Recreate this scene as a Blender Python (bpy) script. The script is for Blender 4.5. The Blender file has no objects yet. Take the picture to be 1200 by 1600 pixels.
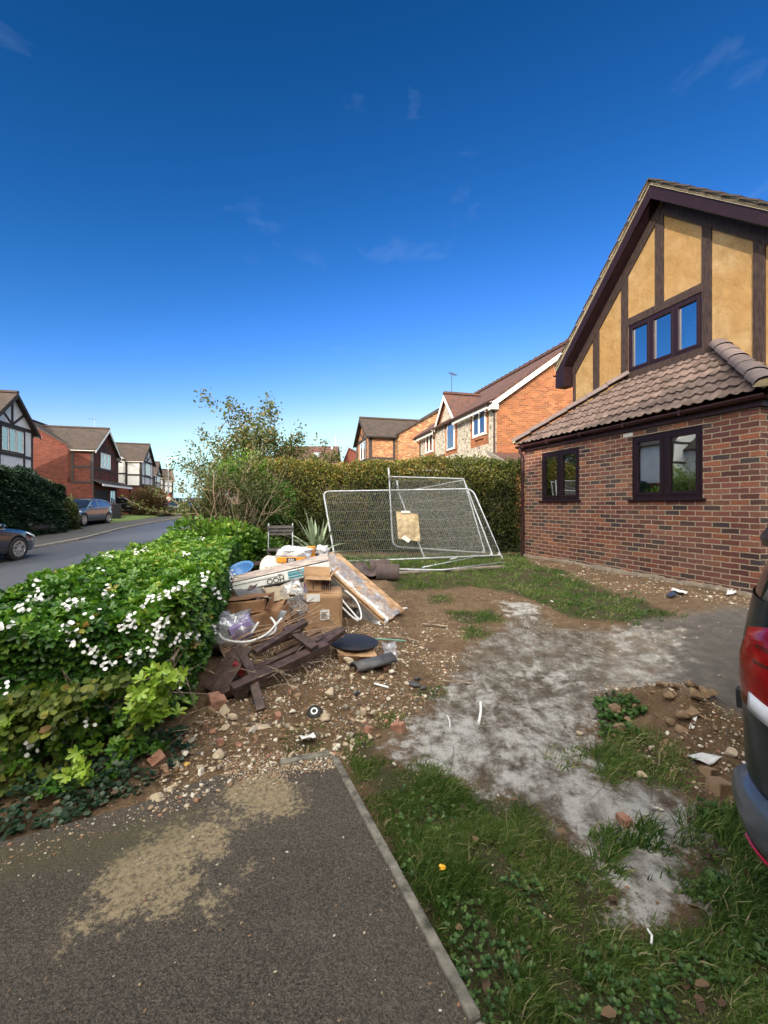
import bpy, bmesh, math, random
import numpy as np
from mathutils import Vector, Matrix, Euler
random.seed(7); RNG = np.random.default_rng(11)
R = math.radians
scene = bpy.context.scene
COL = scene.collection

# ---------------------------------------------------------------- camera
FPX, CXP, HYP, CAMZ = 660.0, 600.0, 790.0, 1.5      # focal length and horizon in photo pixels (1200 x 1600)
cam_d = bpy.data.cameras.new("camera"); cam = bpy.data.objects.new("camera", cam_d); COL.objects.link(cam)
cam_d.sensor_fit = 'VERTICAL'; cam_d.sensor_height = 36; cam_d.sensor_width = 27
cam_d.lens = FPX/1600*36; cam_d.shift_y = -10/1600
cam_d.clip_start = 0.02; cam_d.clip_end = 3000
cam.location = (0, 0, CAMZ); cam.rotation_euler = (R(90), 0, 0)
scene.camera = cam

# ---------------------------------------------------------------- sky, sun, exposure
SUN_EL = R(19); SUN_DIR = Vector((-0.35, -0.94, 0)).normalized()*math.cos(SUN_EL) + Vector((0, 0, math.sin(SUN_EL)))
world = bpy.data.worlds.new("World"); scene.world = world; world.use_nodes = True
wn, wl = world.node_tree.nodes, world.node_tree.links
bg = wn['Background']; bg.inputs['Strength'].default_value = 0.15
sky = wn.new('ShaderNodeTexSky'); sky.sky_type = 'NISHITA'; sky.sun_disc = False
sky.sun_elevation = SUN_EL; sky.sun_rotation = math.atan2(SUN_DIR.x, SUN_DIR.y)
sky.altitude = 300; sky.air_density = 1.0; sky.dust_density = 0.15; sky.ozone_density = 3.2
def wmath(op, x, y=None, clamp=False):
    n = wn.new('ShaderNodeMath'); n.operation = op; n.use_clamp = clamp
    for i, v in enumerate((x, y)):
        if v is None: continue
        if isinstance(v, (int, float)): n.inputs[i].default_value = v
        else: wl.new(v, n.inputs[i])
    return n.outputs[0]
# polarised deep blue: the sky texture graded channel by channel
sps = wn.new('ShaderNodeSeparateColor'); wl.new(sky.outputs[0], sps.inputs[0])
cbs = wn.new('ShaderNodeCombineColor'); chan = []
for i, (k_, g_) in enumerate(((1.75, 2.9), (.68, 1.68), (.76, 1.65))):
    v_ = wmath('MINIMUM', wmath('MULTIPLY', sps.outputs[i], .28), 1.5 if i < 2 else 1.35)
    chan.append(wmath('MULTIPLY', wmath('POWER', v_, g_), k_/.28))
chan[1] = wmath('MAXIMUM', chan[1], 0.0)
wl.new(wmath('MINIMUM', chan[0], wmath('MULTIPLY', chan[1], .62)), cbs.inputs[0]); wl.new(chan[1], cbs.inputs[1]); wl.new(wmath('MAXIMUM', chan[2], wmath('MULTIPLY', chan[1], 1.06)), cbs.inputs[2])
tcw = wn.new('ShaderNodeTexCoord')
CLOC = (12.1, 3.3, 0.2)
def wnoise(scale, rot, sc, det, dist, lo, hi, amt):
    mp = wn.new('ShaderNodeMapping'); mp.inputs['Scale'].default_value = scale; mp.inputs['Rotation'].default_value = rot; mp.inputs['Location'].default_value = CLOC; wl.new(tcw.outputs['Generated'], mp.inputs[0])
    nz = wn.new('ShaderNodeTexNoise'); nz.inputs['Scale'].default_value = sc; nz.inputs['Detail'].default_value = det; nz.inputs['Roughness'].default_value = .55; nz.inputs['Distortion'].default_value = dist; wl.new(mp.outputs[0], nz.inputs[0])
    mr = wn.new('ShaderNodeMapRange'); mr.inputs[1].default_value = lo; mr.inputs[2].default_value = hi; mr.inputs[4].default_value = amt; wl.new(nz.outputs[0], mr.inputs[0]); return mr.outputs[0]
def wmix(f, a_, b_):
    n = wn.new('ShaderNodeMix'); n.data_type = 'RGBA'; wl.new(f, n.inputs[0]); wl.new(a_, n.inputs[6]); n.inputs[7].default_value = b_; return n.outputs[2]
col_ = wmix(wnoise((1.7, 1.7, 5.0), (R(14), R(28), R(75)), 2.3, 8, .5, .62, .84, .18), cbs.outputs[0], (1.9, 2.4, 3.4, 1))
# unseen bright cloud bank, added behind the camera as fill for the shaded ground
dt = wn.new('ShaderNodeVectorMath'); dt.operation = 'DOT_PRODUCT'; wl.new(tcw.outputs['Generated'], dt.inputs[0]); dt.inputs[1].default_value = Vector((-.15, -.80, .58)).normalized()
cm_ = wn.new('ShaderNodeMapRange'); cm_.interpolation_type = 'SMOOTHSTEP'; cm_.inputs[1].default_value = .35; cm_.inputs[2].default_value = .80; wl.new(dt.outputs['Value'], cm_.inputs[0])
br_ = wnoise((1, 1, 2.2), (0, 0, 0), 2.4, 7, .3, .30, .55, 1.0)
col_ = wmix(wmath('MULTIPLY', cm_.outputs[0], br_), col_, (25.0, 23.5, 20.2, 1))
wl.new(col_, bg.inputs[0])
sun_d = bpy.data.lights.new("sun", 'SUN'); sun_d.energy = 3.4; sun_d.angle = R(0.55); sun_d.color = (1.0, .86, .68)
sun = bpy.data.objects.new("sun", sun_d); COL.objects.link(sun); sun.location = (-20, -40, 30)
sun.rotation_euler = SUN_DIR.to_track_quat('Z', 'Y').to_euler()
scene.view_settings.view_transform = 'Standard'; scene.view_settings.look = 'None'
scene.view_settings.exposure = 0.9; scene.view_settings.gamma = 1.0
scene.render.engine = 'CYCLES'
scene.render.resolution_x = 768; scene.render.resolution_y = 1024
scene.cycles.max_bounces = 6; scene.cycles.transparent_max_bounces = 12

# ---------------------------------------------------------------- ground shape and pixel helpers
def S(t):
    t = np.clip(t, 0, 1); return t*t*(3-2*t)
def T(y):                                            # level of the street: rises gently away from the camera
    y = np.asarray(y, float)
    return -.07 + .04*np.clip(y-12, 0, 13) + .02*np.clip(y-25, 0, 25)
_g = RNG.random((64, 64))
def vn(x, y, sc, off=0.0):                           # tiling value noise, 0..1
    x = np.asarray(x, float)/sc + off; y = np.asarray(y, float)/sc + off*1.7
    xi = np.floor(x).astype(int); yi = np.floor(y).astype(int); fx = x-xi; fy = y-yi
    fx = fx*fx*(3-2*fx); fy = fy*fy*(3-2*fy)
    a = _g[xi % 64, yi % 64]; b = _g[(xi+1) % 64, yi % 64]; c = _g[xi % 64, (yi+1) % 64]; d = _g[(xi+1) % 64, (yi+1) % 64]
    return (a*(1-fx)+b*fx)*(1-fy) + (c*(1-fx)+d*fx)*fy
def G0(x, y):
    x = np.asarray(x, float); y = np.asarray(y, float)
    g = .37*np.maximum(S((y-2.8)/5.2), S((x-.9)/2.8)*S((y-1.9)/3.2))
    g = g + .13*np.exp(-(((x+.95)/.85)**2+((y-3.75)/.75)**2)) + .17*np.exp(-(((x-2.05)/.42)**2+((y-2.95)/.33)**2))*(.7+.6*vn(x, y, .12, 9))
    w = S((x+3.9)/.8)
    far = S((y-11)/4)
    g = g*(1-far) + (T(y)+.35)*far
    return g*w + T(y)*(1-w)
def at(px, py, d): return Vector(((px-CXP)/FPX*d, d, CAMZ-(py-HYP)/FPX*d))
def gp(px, py, dz=0.0):                              # ground point seen at a photo pixel
    lo, hi = .3, 60.
    f = lambda d: CAMZ-(py-HYP)/FPX*d - float(G0((px-CXP)/FPX*d, d)) - dz
    for _ in range(50):
        m = (lo+hi)/2
        if f(m) > 0: lo = m
        else: hi = m
    d = (lo+hi)/2
    return Vector(((px-CXP)/FPX*d, d, CAMZ-(py-HYP)/FPX*d))

# ---------------------------------------------------------------- objects
MW = {}
def tag(o, label=None, cat=None, group=None, kind=None):
    if label: o['label'] = label
    if cat: o['category'] = cat
    if group: o['group'] = group
    if kind: o['kind'] = kind
    return o
def thing(name, label, cat, loc=(0, 0, 0), rotz=0.0, group=None):
    o = bpy.data.objects.new(name, None); COL.objects.link(o); o.empty_display_size = .2
    o.location = loc; o.rotation_euler = (0, 0, rotz)
    MW[o.name] = Matrix.Translation(Vector(loc)) @ Matrix.Rotation(rotz, 4, 'Z')
    return tag(o, label, cat, group)
def link_mesh(name, me, m, parent, world):
    o = bpy.data.objects.new(name, me); COL.objects.link(o)
    if m is not None:
        for mm in (m if isinstance(m, (list, tuple)) else [m]): me.materials.append(mm)
    if parent is not None:
        o.parent = parent
        pm_ = MW[parent.name]
        if world: me.transform(pm_.inverted())
        MW[o.name] = pm_.copy()
    else:
        n = len(me.vertices); co = np.empty(n*3, np.float32); me.vertices.foreach_get('co', co); co = co.reshape(-1, 3)
        c = Vector((float((co[:, 0].min()+co[:, 0].max())/2), float((co[:, 1].min()+co[:, 1].max())/2), float(co[:, 2].min())))
        if name not in STRUCT_NAMES: me.transform(Matrix.Translation(-c)); o.location = c; MW[o.name] = Matrix.Translation(c)
        else: MW[o.name] = Matrix.Identity(4)
    return o
STRUCT_NAMES = ('ground', 'road', 'pavement', 'driveway')
class MB:
    """collects shapes, links them as ONE mesh object"""
    def __init__(s): s.v = []; s.f = []; s.mi = []; s.cur = 0
    def add(s, vs, fs):
        n = len(s.v); s.v += [tuple(p) for p in vs]; s.f += [tuple(i+n for i in f) for f in fs]; s.mi += [s.cur]*len(fs); return s
    def box(s, c, size, rot=None):
        hx, hy, hz = size[0]/2, size[1]/2, size[2]/2
        P = [Vector((x*hx, y*hy, z*hz)) for x in (-1, 1) for y in (-1, 1) for z in (-1, 1)]
        if rot is not None:
            M = rot if isinstance(rot, Matrix) else Euler(rot).to_matrix()
            P = [M @ p for p in P]
        c = Vector(c)
        return s.add([p+c for p in P], [(0, 1, 3, 2), (4, 6, 7, 5), (0, 4, 5, 1), (2, 3, 7, 6), (0, 2, 6, 4), (1, 5, 7, 3)])
    def bx(s, x0, x1, y0, y1, z0, z1): return s.box(((x0+x1)/2, (y0+y1)/2, (z0+z1)/2), (abs(x1-x0), abs(y1-y0), abs(z1-z0)))
    def beam(s, a, b, w, h, up=(0, 0, 1), ext=0.0):
        a = Vector(a); b = Vector(b); d = (b-a).normalized(); a = a-d*ext; b = b+d*ext
        u = Vector(up); sd = d.cross(u)
        if sd.length < 1e-4: sd = d.cross(Vector((1, 0, 0)))
        sd.normalize(); u = sd.cross(d)
        P = [p+sd*(i*w/2)+u*(j*h/2) for p in (a, b) for i, j in ((-1, -1), (1, -1), (1, 1), (-1, 1))]
        return s.add(P, [(3, 2, 1, 0), (4, 5, 6, 7), (0, 1, 5, 4), (1, 2, 6, 5), (2, 3, 7, 6), (3, 0, 4, 7)])
    def tube(s, pts, r, n=8, cap=True):
        pts = [Vector(p) for p in pts]; rs = r if isinstance(r, (list, tuple)) else [r]*len(pts)
        V, Fc = [], []; prev = None
        for i, p in enumerate(pts):
            d = (pts[min(i+1, len(pts)-1)]-pts[max(i-1, 0)])
            d = d.normalized() if d.length > 1e-9 else Vector((0, 0, 1))
            if prev is None:
                a = d.orthogonal().normalized()
            else:
                a = prev - d*prev.dot(d); a = a.normalized() if a.length > 1e-6 else d.orthogonal().normalized()
            prev = a; b = d.cross(a)
            for k in range(n):
                t = 2*math.pi*k/n; V.append(p+(a*math.cos(t)+b*math.sin(t))*rs[i])
        for i in range(len(pts)-1):
            for k in range(n):
                k2 = (k+1) % n; Fc.append((i*n+k, i*n+k2, (i+1)*n+k2, (i+1)*n+k))
        if cap: Fc.append(tuple(range(n))[::-1]); Fc.append(tuple((len(pts)-1)*n+k for k in range(n)))
        return s.add(V, Fc)
    def prism(s, poly, vec):                          # planar polygon (list of 3D) swept along vec
        poly = [Vector(p) for p in poly]; vec = Vector(vec); n = len(poly)
        nrm = Vector((0, 0, 0))
        for i in range(n): nrm += poly[i].cross(poly[(i+1) % n])
        if nrm.dot(vec) > 0: poly = poly[::-1]
        V = poly+[p+vec for p in poly]
        return s.add(V, [tuple(range(n)), tuple(range(2*n-1, n-1, -1))]+[(i+n, (i+1) % n+n, (i+1) % n, i) for i in range(n)])
    def lathe(s, prof, c, axis='Z', n=24, M=None):    # prof: (radius, height)
        V, Fc = [], []
        for r, h in prof:
            for k in range(n):
                t = 2*math.pi*k/n
                p = Vector((r*math.cos(t), r*math.sin(t), h))
                if axis == 'Y': p = Vector((p.x, p.z, p.y))
                if axis == 'X': p = Vector((p.z, p.x, p.y))
                if M is not None: p = M @ p
                V.append(p+Vector(c))
        for i in range(len(prof)-1):
            for k in range(n):
                k2 = (k+1) % n; Fc.append((i*n+k, i*n+k2, (i+1)*n+k2, (i+1)*n+k))
        return s.add(V, Fc)
    def grid(s, P):                                   # P: 2D list of points
        nu, nv = len(P), len(P[0]); V = [p for row in P for p in row]
        return s.add(V, [(i*nv+j, (i+1)*nv+j, (i+1)*nv+j+1, i*nv+j+1) for i in range(nu-1) for j in range(nv-1)])
    def build(s, name, m, parent=None, world=False, smooth=False, uv=False, bevel=0, solid=0, autosm=None):
        me = bpy.data.meshes.new(name); me.from_pydata(s.v, [], s.f); 
        if any(s.mi): me.polygons.foreach_set('material_index', s.mi)
        bm = bmesh.new(); bm.from_mesh(me); bmesh.ops.recalc_face_normals(bm, faces=bm.faces); bm.to_mesh(me); bm.free()
        me.update()
        o = link_mesh(name, me, m, parent, world)
        if uv: box_uv(me)
        if smooth: me.polygons.foreach_set('use_smooth', [True]*len(me.polygons))
        if autosm is not None:
            me.polygons.foreach_set('use_smooth', [True]*len(me.polygons))
            me.set_sharp_from_angle(angle=R(autosm))
        if solid:
            md = o.modifiers.new('solid', 'SOLIDIFY'); md.thickness = solid; md.offset = 0
        if bevel:
            md = o.modifiers.new('bevel', 'BEVEL'); md.width = bevel; md.segments = 2; md.limit_method = 'ANGLE'; md.angle_limit = R(35); md.harden_normals = False
        return o
def box_uv(me):                                       # metre-scaled UVs following each face's own plane
    ul = me.uv_layers.new(name='UVMap')
    for p in me.polygons:
        n = p.normal
        if abs(n.z) > .985: t = Vector((1, 0, 0))
        else: t = Vector((-n.y, n.x, 0)).normalized()
        b = n.cross(t)
        for li in p.loop_indices:
            c = me.vertices[me.loops[li].vertex_index].co
            ul.data[li].uv = (c.dot(t), c.dot(b))
def mesh_np(name, V, faces, m, parent=None, rnd=None, world=True, smooth=False):
    """V (n,3); faces: list of int arrays (k, sides)"""
    me = bpy.data.meshes.new(name); V = np.asarray(V, np.float32)
    me.vertices.add(len(V)); me.vertices.foreach_set('co', V.ravel())
    tot = sum(f.size for f in faces); nf = sum(len(f) for f in faces)
    me.loops.add(tot); me.polygons.add(nf)
    me.loops.foreach_set('vertex_index', np.concatenate([f.ravel() for f in faces]).astype(np.int32))
    sizes = np.concatenate([np.full(len(f), f.shape[1]) for f in faces]); st = np.concatenate([[0], np.cumsum(sizes)[:-1]])
    me.polygons.foreach_set('loop_start', st.astype(np.int32))
    me.update(calc_edges=True); me.validate()
    if rnd is not None:
        at_ = me.attributes.new('rnd', 'FLOAT', 'FACE'); at_.data.foreach_set('value', np.asarray(rnd, np.float32))
    if smooth: me.polygons.foreach_set('use_smooth', [True]*len(me.polygons))
    return link_mesh(name, me, m, parent, world)

# ---------------------------------------------------------------- materials
def newmat(name):
    m = bpy.data.materials.new(name); m.use_nodes = True; nt = m.node_tree
    return m, nt, nt.nodes['Principled BSDF']
def N(nt, typ, **kw):
    n = nt.nodes.new(typ)
    for k, v in kw.items():
        if k.startswith('i_'):
            key = k[2:]; key = int(key) if key.isdigit() else key.replace('_', ' ')
            n.inputs[key].default_value = v
        else: setattr(n, k, v)
    return n
def Lk(nt, a, b): nt.links.new(a, b)
def math_(nt, op, a, b=None, c=None, clamp=False):
    n = nt.nodes.new('ShaderNodeMath'); n.operation = op; n.use_clamp = clamp
    for i, x in enumerate((a, b, c)):
        if x is None: continue
        if isinstance(x, (int, float)): n.inputs[i].default_value = x
        else: nt.links.new(x, n.inputs[i])
    return n.outputs[0]
def mixc(nt, f, a, b, bt='MIX'):
    n = nt.nodes.new('ShaderNodeMix'); n.data_type = 'RGBA'; n.blend_type = bt
    for i, x in ((0, f), (6, a), (7, b)):
        if isinstance(x, (int, float)): n.inputs[i].default_value = x
        elif isinstance(x, (tuple, list)): n.inputs[i].default_value = (*x[:3], 1)
        else: nt.links.new(x, n.inputs[i])
    return n.outputs[2]
def ramp(nt, f, stops, interp='LINEAR'):
    n = nt.nodes.new('ShaderNodeValToRGB'); cr = n.color_ramp; cr.interpolation = interp
    while len(cr.elements) < len(stops): cr.elements.new(.5)
    for e, (p, c) in zip(cr.elements, stops): e.position = p; e.color = (*c[:3], 1)
    nt.links.new(f, n.inputs[0]); return n.outputs[0]
def noise(nt, vec, sc, det=4, rough=.55, dist=0.0):
    n = N(nt, 'ShaderNodeTexNoise'); n.inputs['Scale'].default_value = sc; n.inputs['Detail'].default_value = det
    n.inputs['Roughness'].default_value = rough; n.inputs['Distortion'].default_value = dist
    if vec is not None: nt.links.new(vec, n.inputs[0])
    return n.outputs[0]
def mrange(nt, x, a, b, c=0.0, d=1.0):
    n = nt.nodes.new('ShaderNodeMapRange'); nt.links.new(x, n.inputs[0])
    for i, v in ((1, a), (2, b), (3, c), (4, d)): n.inputs[i].default_value = v
    return n.outputs[0]
def bump(nt, h, strength, dist, bs, normal=None):
    n = nt.nodes.new('ShaderNodeBump'); n.inputs['Strength'].default_value = strength; n.inputs['Distance'].default_value = dist
    nt.links.new(h, n.inputs['Height'])
    if normal is not None: nt.links.new(normal, n.inputs['Normal'])
    if bs is not None: nt.links.new(n.outputs[0], bs.inputs['Normal'])
    return n.outputs[0]
def objco(nt): return nt.nodes.new('ShaderNodeTexCoord').outputs['Object']
def pm(name, base, rough=.7, var=.25, sc=6.0, bmp=0.0, bsc=60.0, metal=0.0, coat=0.0, spec=.5, c2=None, stretch=None, alpha=None, trans=0.0):
    m, nt, bs = newmat(name); co = objco(nt)
    if stretch:
        mp = N(nt, 'ShaderNodeMapping'); mp.inputs['Scale'].default_value = stretch; Lk(nt, co, mp.inputs[0]); co = mp.outputs[0]
    n1 = noise(nt, co, sc, 6, .6)
    a = tuple(c*(1-var) for c in base); b = tuple(min(1, c*(1+var)) for c in (c2 or base))
    Lk(nt, ramp(nt, n1, [(.32, a), (.68, b)]), bs.inputs['Base Color'])
    bs.inputs['Roughness'].default_value = rough; bs.inputs['Metallic'].default_value = metal
    bs.inputs['Coat Weight'].default_value = coat; bs.inputs['Specular IOR Level'].default_value = spec
    if bmp: bump(nt, noise(nt, co, bsc, 5, .6), .6, bmp, bs)
    if alpha is not None: bs.inputs['Alpha'].default_value = alpha
    if trans: bs.inputs['Transmission Weight'].default_value = trans
    return m
def brick_mat(name, pal, mortar=(.46, .40, .31), bw=.225, bh=.075, mj=.011, bumpd=.006, seed=0.0, dirt=.35, jitter=.004):
    m, nt, bs = newmat(name)
    uv = nt.nodes.new('ShaderNodeTexCoord').outputs['UV']
    nz = N(nt, 'ShaderNodeTexNoise'); nz.inputs['Scale'].default_value = 13; nz.inputs['Detail'].default_value = 3; Lk(nt, uv, nz.inputs[0])
    sb = N(nt, 'ShaderNodeVectorMath', operation='SUBTRACT'); Lk(nt, nz.outputs['Color'], sb.inputs[0]); sb.inputs[1].default_value = (.5, .5, .5)
    scl = N(nt, 'ShaderNodeVectorMath', operation='SCALE'); Lk(nt, sb.outputs[0], scl.inputs[0]); scl.inputs['Scale'].default_value = jitter*3
    ad = N(nt, 'ShaderNodeVectorMath', operation='ADD'); Lk(nt, uv, ad.inputs[0]); Lk(nt, scl.outputs[0], ad.inputs[1])
    sx = N(nt, 'ShaderNodeSeparateXYZ'); Lk(nt, ad.outputs[0], sx.inputs[0])
    v = math_(nt, 'DIVIDE', sx.outputs[1], bh); row = math_(nt, 'FLOOR', v); fv = math_(nt, 'SUBTRACT', v, row)
    u0 = math_(nt, 'DIVIDE', sx.outputs[0], bw); off = math_(nt, 'MULTIPLY', math_(nt, 'FLOORED_MODULO', row, 2.0), .5)
    u = math_(nt, 'ADD', u0, off); colm = math_(nt, 'FLOOR', u); fu = math_(nt, 'SUBTRACT', u, colm)
    du = math_(nt, 'MULTIPLY', math_(nt, 'SUBTRACT', .5, math_(nt, 'ABSOLUTE', math_(nt, 'SUBTRACT', fu, .5))), bw)
    dv = math_(nt, 'MULTIPLY', math_(nt, 'SUBTRACT', .5, math_(nt, 'ABSOLUTE', math_(nt, 'SUBTRACT', fv, .5))), bh)
    d = math_(nt, 'MINIMUM', du, dv)
    fine = noise(nt, uv, 60, 4, .65)
    d2 = math_(nt, 'ADD', d, math_(nt, 'MULTIPLY', math_(nt, 'SUBTRACT', fine, .5), .006))
    msk = mrange(nt, d2, mj*.35, mj*.75)                   # 0 mortar, 1 brick
    cx = N(nt, 'ShaderNodeCombineXYZ'); Lk(nt, colm, cx.inputs[0]); Lk(nt, row, cx.inputs[1]); cx.inputs[2].default_value = seed
    wn_ = N(nt, 'ShaderNodeTexWhiteNoise', noise_dimensions='3D'); Lk(nt, cx.outputs[0], wn_.inputs[0])
    k = len(pal); stops = []
    for i, c in enumerate(pal): stops.append((i/k, c))
    base = ramp(nt, wn_.outputs['Value'], stops, 'CONSTANT')
    sy = N(nt, 'ShaderNodeSeparateXYZ'); Lk(nt, wn_.outputs['Color'], sy.inputs[0])
    vr = mrange(nt, sy.outputs[1], 0, 1, .7, 1.28)
    base = mixc(nt, 1.0, base, (1, 1, 1), 'MULTIPLY')
    vm = N(nt, 'ShaderNodeVectorMath', operation='SCALE'); Lk(nt, base, vm.inputs[0]); Lk(nt, vr, vm.inputs['Scale']); base = vm.outputs[0]
    blot = mrange(nt, noise(nt, uv, 28, 5, .7), .42, .68)
    base = mixc(nt, math_(nt, 'MULTIPLY', blot, dirt), base, pal[1])
    spk = mrange(nt, noise(nt, uv, 150, 2, .5), .62, .72)
    base = mixc(nt, math_(nt, 'MULTIPLY', spk, .35), base, mortar)
    mc = ramp(nt, noise(nt, uv, 20, 5, .6), [(.3, tuple(c*.72 for c in mortar)), (.7, tuple(min(1, c*1.15) for c in mortar))])
    big = mrange(nt, noise(nt, uv, 1.1, 4, .6), .45, .72)
    base = mixc(nt, math_(nt, 'MULTIPLY', big, .12), base, mortar)
    base = mixc(nt, mrange(nt, noise(nt, uv, .9, 5, .7, .5), .52, .70, 0, .35), base, pal[3])
    Lk(nt, mixc(nt, msk, mc, base), bs.inputs['Base Color'])
    bs.inputs['Roughness'].default_value = .88; bs.inputs['Specular IOR Level'].default_value = .25
    h = math_(nt, 'ADD', msk, math_(nt, 'MULTIPLY', fine, .5))
    bump(nt, h, .9, bumpd, bs)
    return m
def tile_mat(name, c, c2, moss=(.10, .11, .05), rw=.30, rh=.30, bd=.02, mossamt=.3):
    m, nt, bs = newmat(name)
    uv = nt.nodes.new('ShaderNodeTexCoord').outputs['UV']
    sx = N(nt, 'ShaderNodeSeparateXYZ'); Lk(nt, uv, sx.inputs[0])
    v = math_(nt, 'DIVIDE', sx.outputs[1], rh); row = math_(nt, 'FLOOR', v); fv = math_(nt, 'SUBTRACT', v, row)
    u = math_(nt, 'ADD', math_(nt, 'DIVIDE', sx.outputs[0], rw), math_(nt, 'MULTIPLY', math_(nt, 'FLOORED_MODULO', row, 2.0), .5)); cl = math_(nt, 'FLOOR', u); fu = math_(nt, 'SUBTRACT', u, cl)
    cx = N(nt, 'ShaderNodeCombineXYZ'); Lk(nt, cl, cx.inputs[0]); Lk(nt, row, cx.inputs[1])
    w = N(nt, 'ShaderNodeTexWhiteNoise', noise_dimensions='2D'); Lk(nt, cx.outputs[0], w.inputs[0])
    base = mixc(nt, w.outputs['Value'], c, c2)
    nz = mrange(nt, noise(nt, uv, 2.2, 6, .7), .5, .72)
    base = mixc(nt, math_(nt, 'MULTIPLY', nz, mossamt), base, moss)
    edge = math_(nt, 'MULTIPLY', mrange(nt, fv, 0, .10, 1, 0), .55)
    edgeu = math_(nt, 'MULTIPLY', mrange(nt, math_(nt, 'ABSOLUTE', math_(nt, 'SUBTRACT', fu, .5)), .44, .5), .5)
    Lk(nt, base, bs.inputs['Base Color']); bs.inputs['Roughness'].default_value = .85
    wv = math_(nt, 'SINE', math_(nt, 'MULTIPLY', u, 6.2832))
    h = math_(nt, 'SUBTRACT', math_(nt, 'ADD', math_(nt, 'MULTIPLY', wv, .35), math_(nt, 'SUBTRACT', 1.0, fv)), math_(nt, 'ADD', edge, edgeu))
    bump(nt, h, 1.0, bd, bs)
    return m
def leaf_mat(name, stops, rough=.45, trl=.35, spec=.4, vein=True):
    m, nt, bs = newmat(name)
    a = N(nt, 'ShaderNodeAttribute', attribute_name='rnd')
    c = ramp(nt, a.outputs['Fac'], stops)
    n = noise(nt, objco(nt), 30, 3); c = mixc(nt, mrange(nt, n, .35, .75, 0, .25), c, tuple(x*.55 for x in stops[0][1]))
    Lk(nt, c, bs.inputs['Base Color']); bs.inputs['Roughness'].default_value = rough; bs.inputs['Specular IOR Level'].default_value = spec
    tr = N(nt, 'ShaderNodeBsdfTranslucent'); Lk(nt, mixc(nt, 1.0, c, (1.0, 1.15, .5), 'MULTIPLY'), tr.inputs[0])
    mx = N(nt, 'ShaderNodeMixShader'); mx.inputs[0].default_value = trl; Lk(nt, bs.outputs[0], mx.inputs[1]); Lk(nt, tr.outputs[0], mx.inputs[2])
    Lk(nt, mx.outputs[0], nt.nodes['Material Output'].inputs[0])
    return m
def glass_mat(name, refl=.35, tint=(.75, .82, .80)):
    m, nt, bs = newmat(name); nt.nodes.remove(bs)
    gl = N(nt, 'ShaderNodeBsdfGlossy'); gl.inputs['Roughness'].default_value = .01; gl.inputs['Color'].default_value = (.92, .95, 1, 1)
    tr = N(nt, 'ShaderNodeBsdfTransparent'); tr.inputs[0].default_value = (*tint, 1)
    fr = N(nt, 'ShaderNodeFresnel'); fr.inputs[0].default_value = 1.5
    nm = bump(nt, noise(nt, objco(nt), 1.6, 2), .08, .01, None); Lk(nt, nm, gl.inputs['Normal'])
    f = math_(nt, 'ADD', math_(nt, 'MULTIPLY', fr.outputs[0], 1.3), refl, clamp=True)
    mx = N(nt, 'ShaderNodeMixShader'); Lk(nt, f, mx.inputs[0]); Lk(nt, tr.outputs[0], mx.inputs[1]); Lk(nt, gl.outputs[0], mx.inputs[2])
    Lk(nt, mx.outputs[0], nt.nodes['Material Output'].inputs[0]); return m
def film_mat(name, col=(.62, .64, .68), op=.42, rough=.3):           # wrinkled clear plastic
    m, nt, bs = newmat(name); nt.nodes.remove(bs)
    co = objco(nt); h = noise(nt, co, 11, 4, .5, .8)
    gl = N(nt, 'ShaderNodeBsdfGlossy'); gl.inputs['Roughness'].default_value = rough; gl.inputs[0].default_value = (.9, .93, 1, 1)
    df = N(nt, 'ShaderNodeBsdfDiffuse'); df.inputs[0].default_value = (*col, 1)
    tr = N(nt, 'ShaderNodeBsdfTransparent'); nm = bump(nt, h, .8, .02, None); Lk(nt, nm, gl.inputs['Normal']); Lk(nt, nm, df.inputs['Normal'])
    a = N(nt, 'ShaderNodeMixShader'); a.inputs[0].default_value = .45; Lk(nt, df.outputs[0], a.inputs[1]); Lk(nt, gl.outputs[0], a.inputs[2])
    b = N(nt, 'ShaderNodeMixShader'); Lk(nt, mrange(nt, noise(nt, co, 14, 4, .6, .8), .35, .65, op*.45, min(1, op*1.6)), b.inputs[0]); Lk(nt, tr.outputs[0], b.inputs[1]); Lk(nt, a.outputs[0], b.inputs[2])
    Lk(nt, b.outputs[0], nt.nodes['Material Output'].inputs[0]); return m

M = {}
M['brick_near'] = brick_mat('brick_near', [(.17, .058, .045), (.115, .040, .036), (.22, .080, .052), (.055, .036, .038), (.145, .052, .044), (.27, .10, .055), (.10, .045, .042), (.20, .085, .062), (.13, .048, .042), (.036, .032, .036), (.17, .062, .05), (.20, .085, .058)], mortar=(.40, .325, .235), mj=.0125, jitter=.006, dirt=.45, bumpd=.009)
M['brick_orange'] = brick_mat('brick_orange', [(.29, .098, .040), (.25, .083, .036), (.32, .11, .046), (.235, .075, .034), (.28, .105, .046)], mortar=(.30, .20, .12), dirt=.1, seed=3.0, bumpd=.004)
M['brick_multi'] = brick_mat('brick_multi', [(.34, .135, .055), (.28, .10, .045), (.38, .19, .085), (.22, .09, .05), (.42, .24, .12)], mortar=(.36, .27, .18), dirt=.2, seed=5.0)
M['brick_red'] = brick_mat('brick_red', [(.115, .029, .021), (.10, .026, .019), (.13, .034, .023), (.09, .024, .018)], mortar=(.15, .07, .05), dirt=.15, seed=8.0, bumpd=.003)
M['tile_red'] = tile_mat('tile_red', (.095, .040, .030), (.060, .030, .026), moss=(.06, .055, .038), rh=.27, rw=.26)
M['tile_dark'] = tile_mat('tile_dark', (.034, .025, .022), (.052, .036, .030), moss=(.062, .052, .030), rh=.27, rw=.3, mossamt=.35)
M['render_white'] = pm('render_white', (.70, .69, .66), .9, .08, 3, .003, 60)
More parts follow.
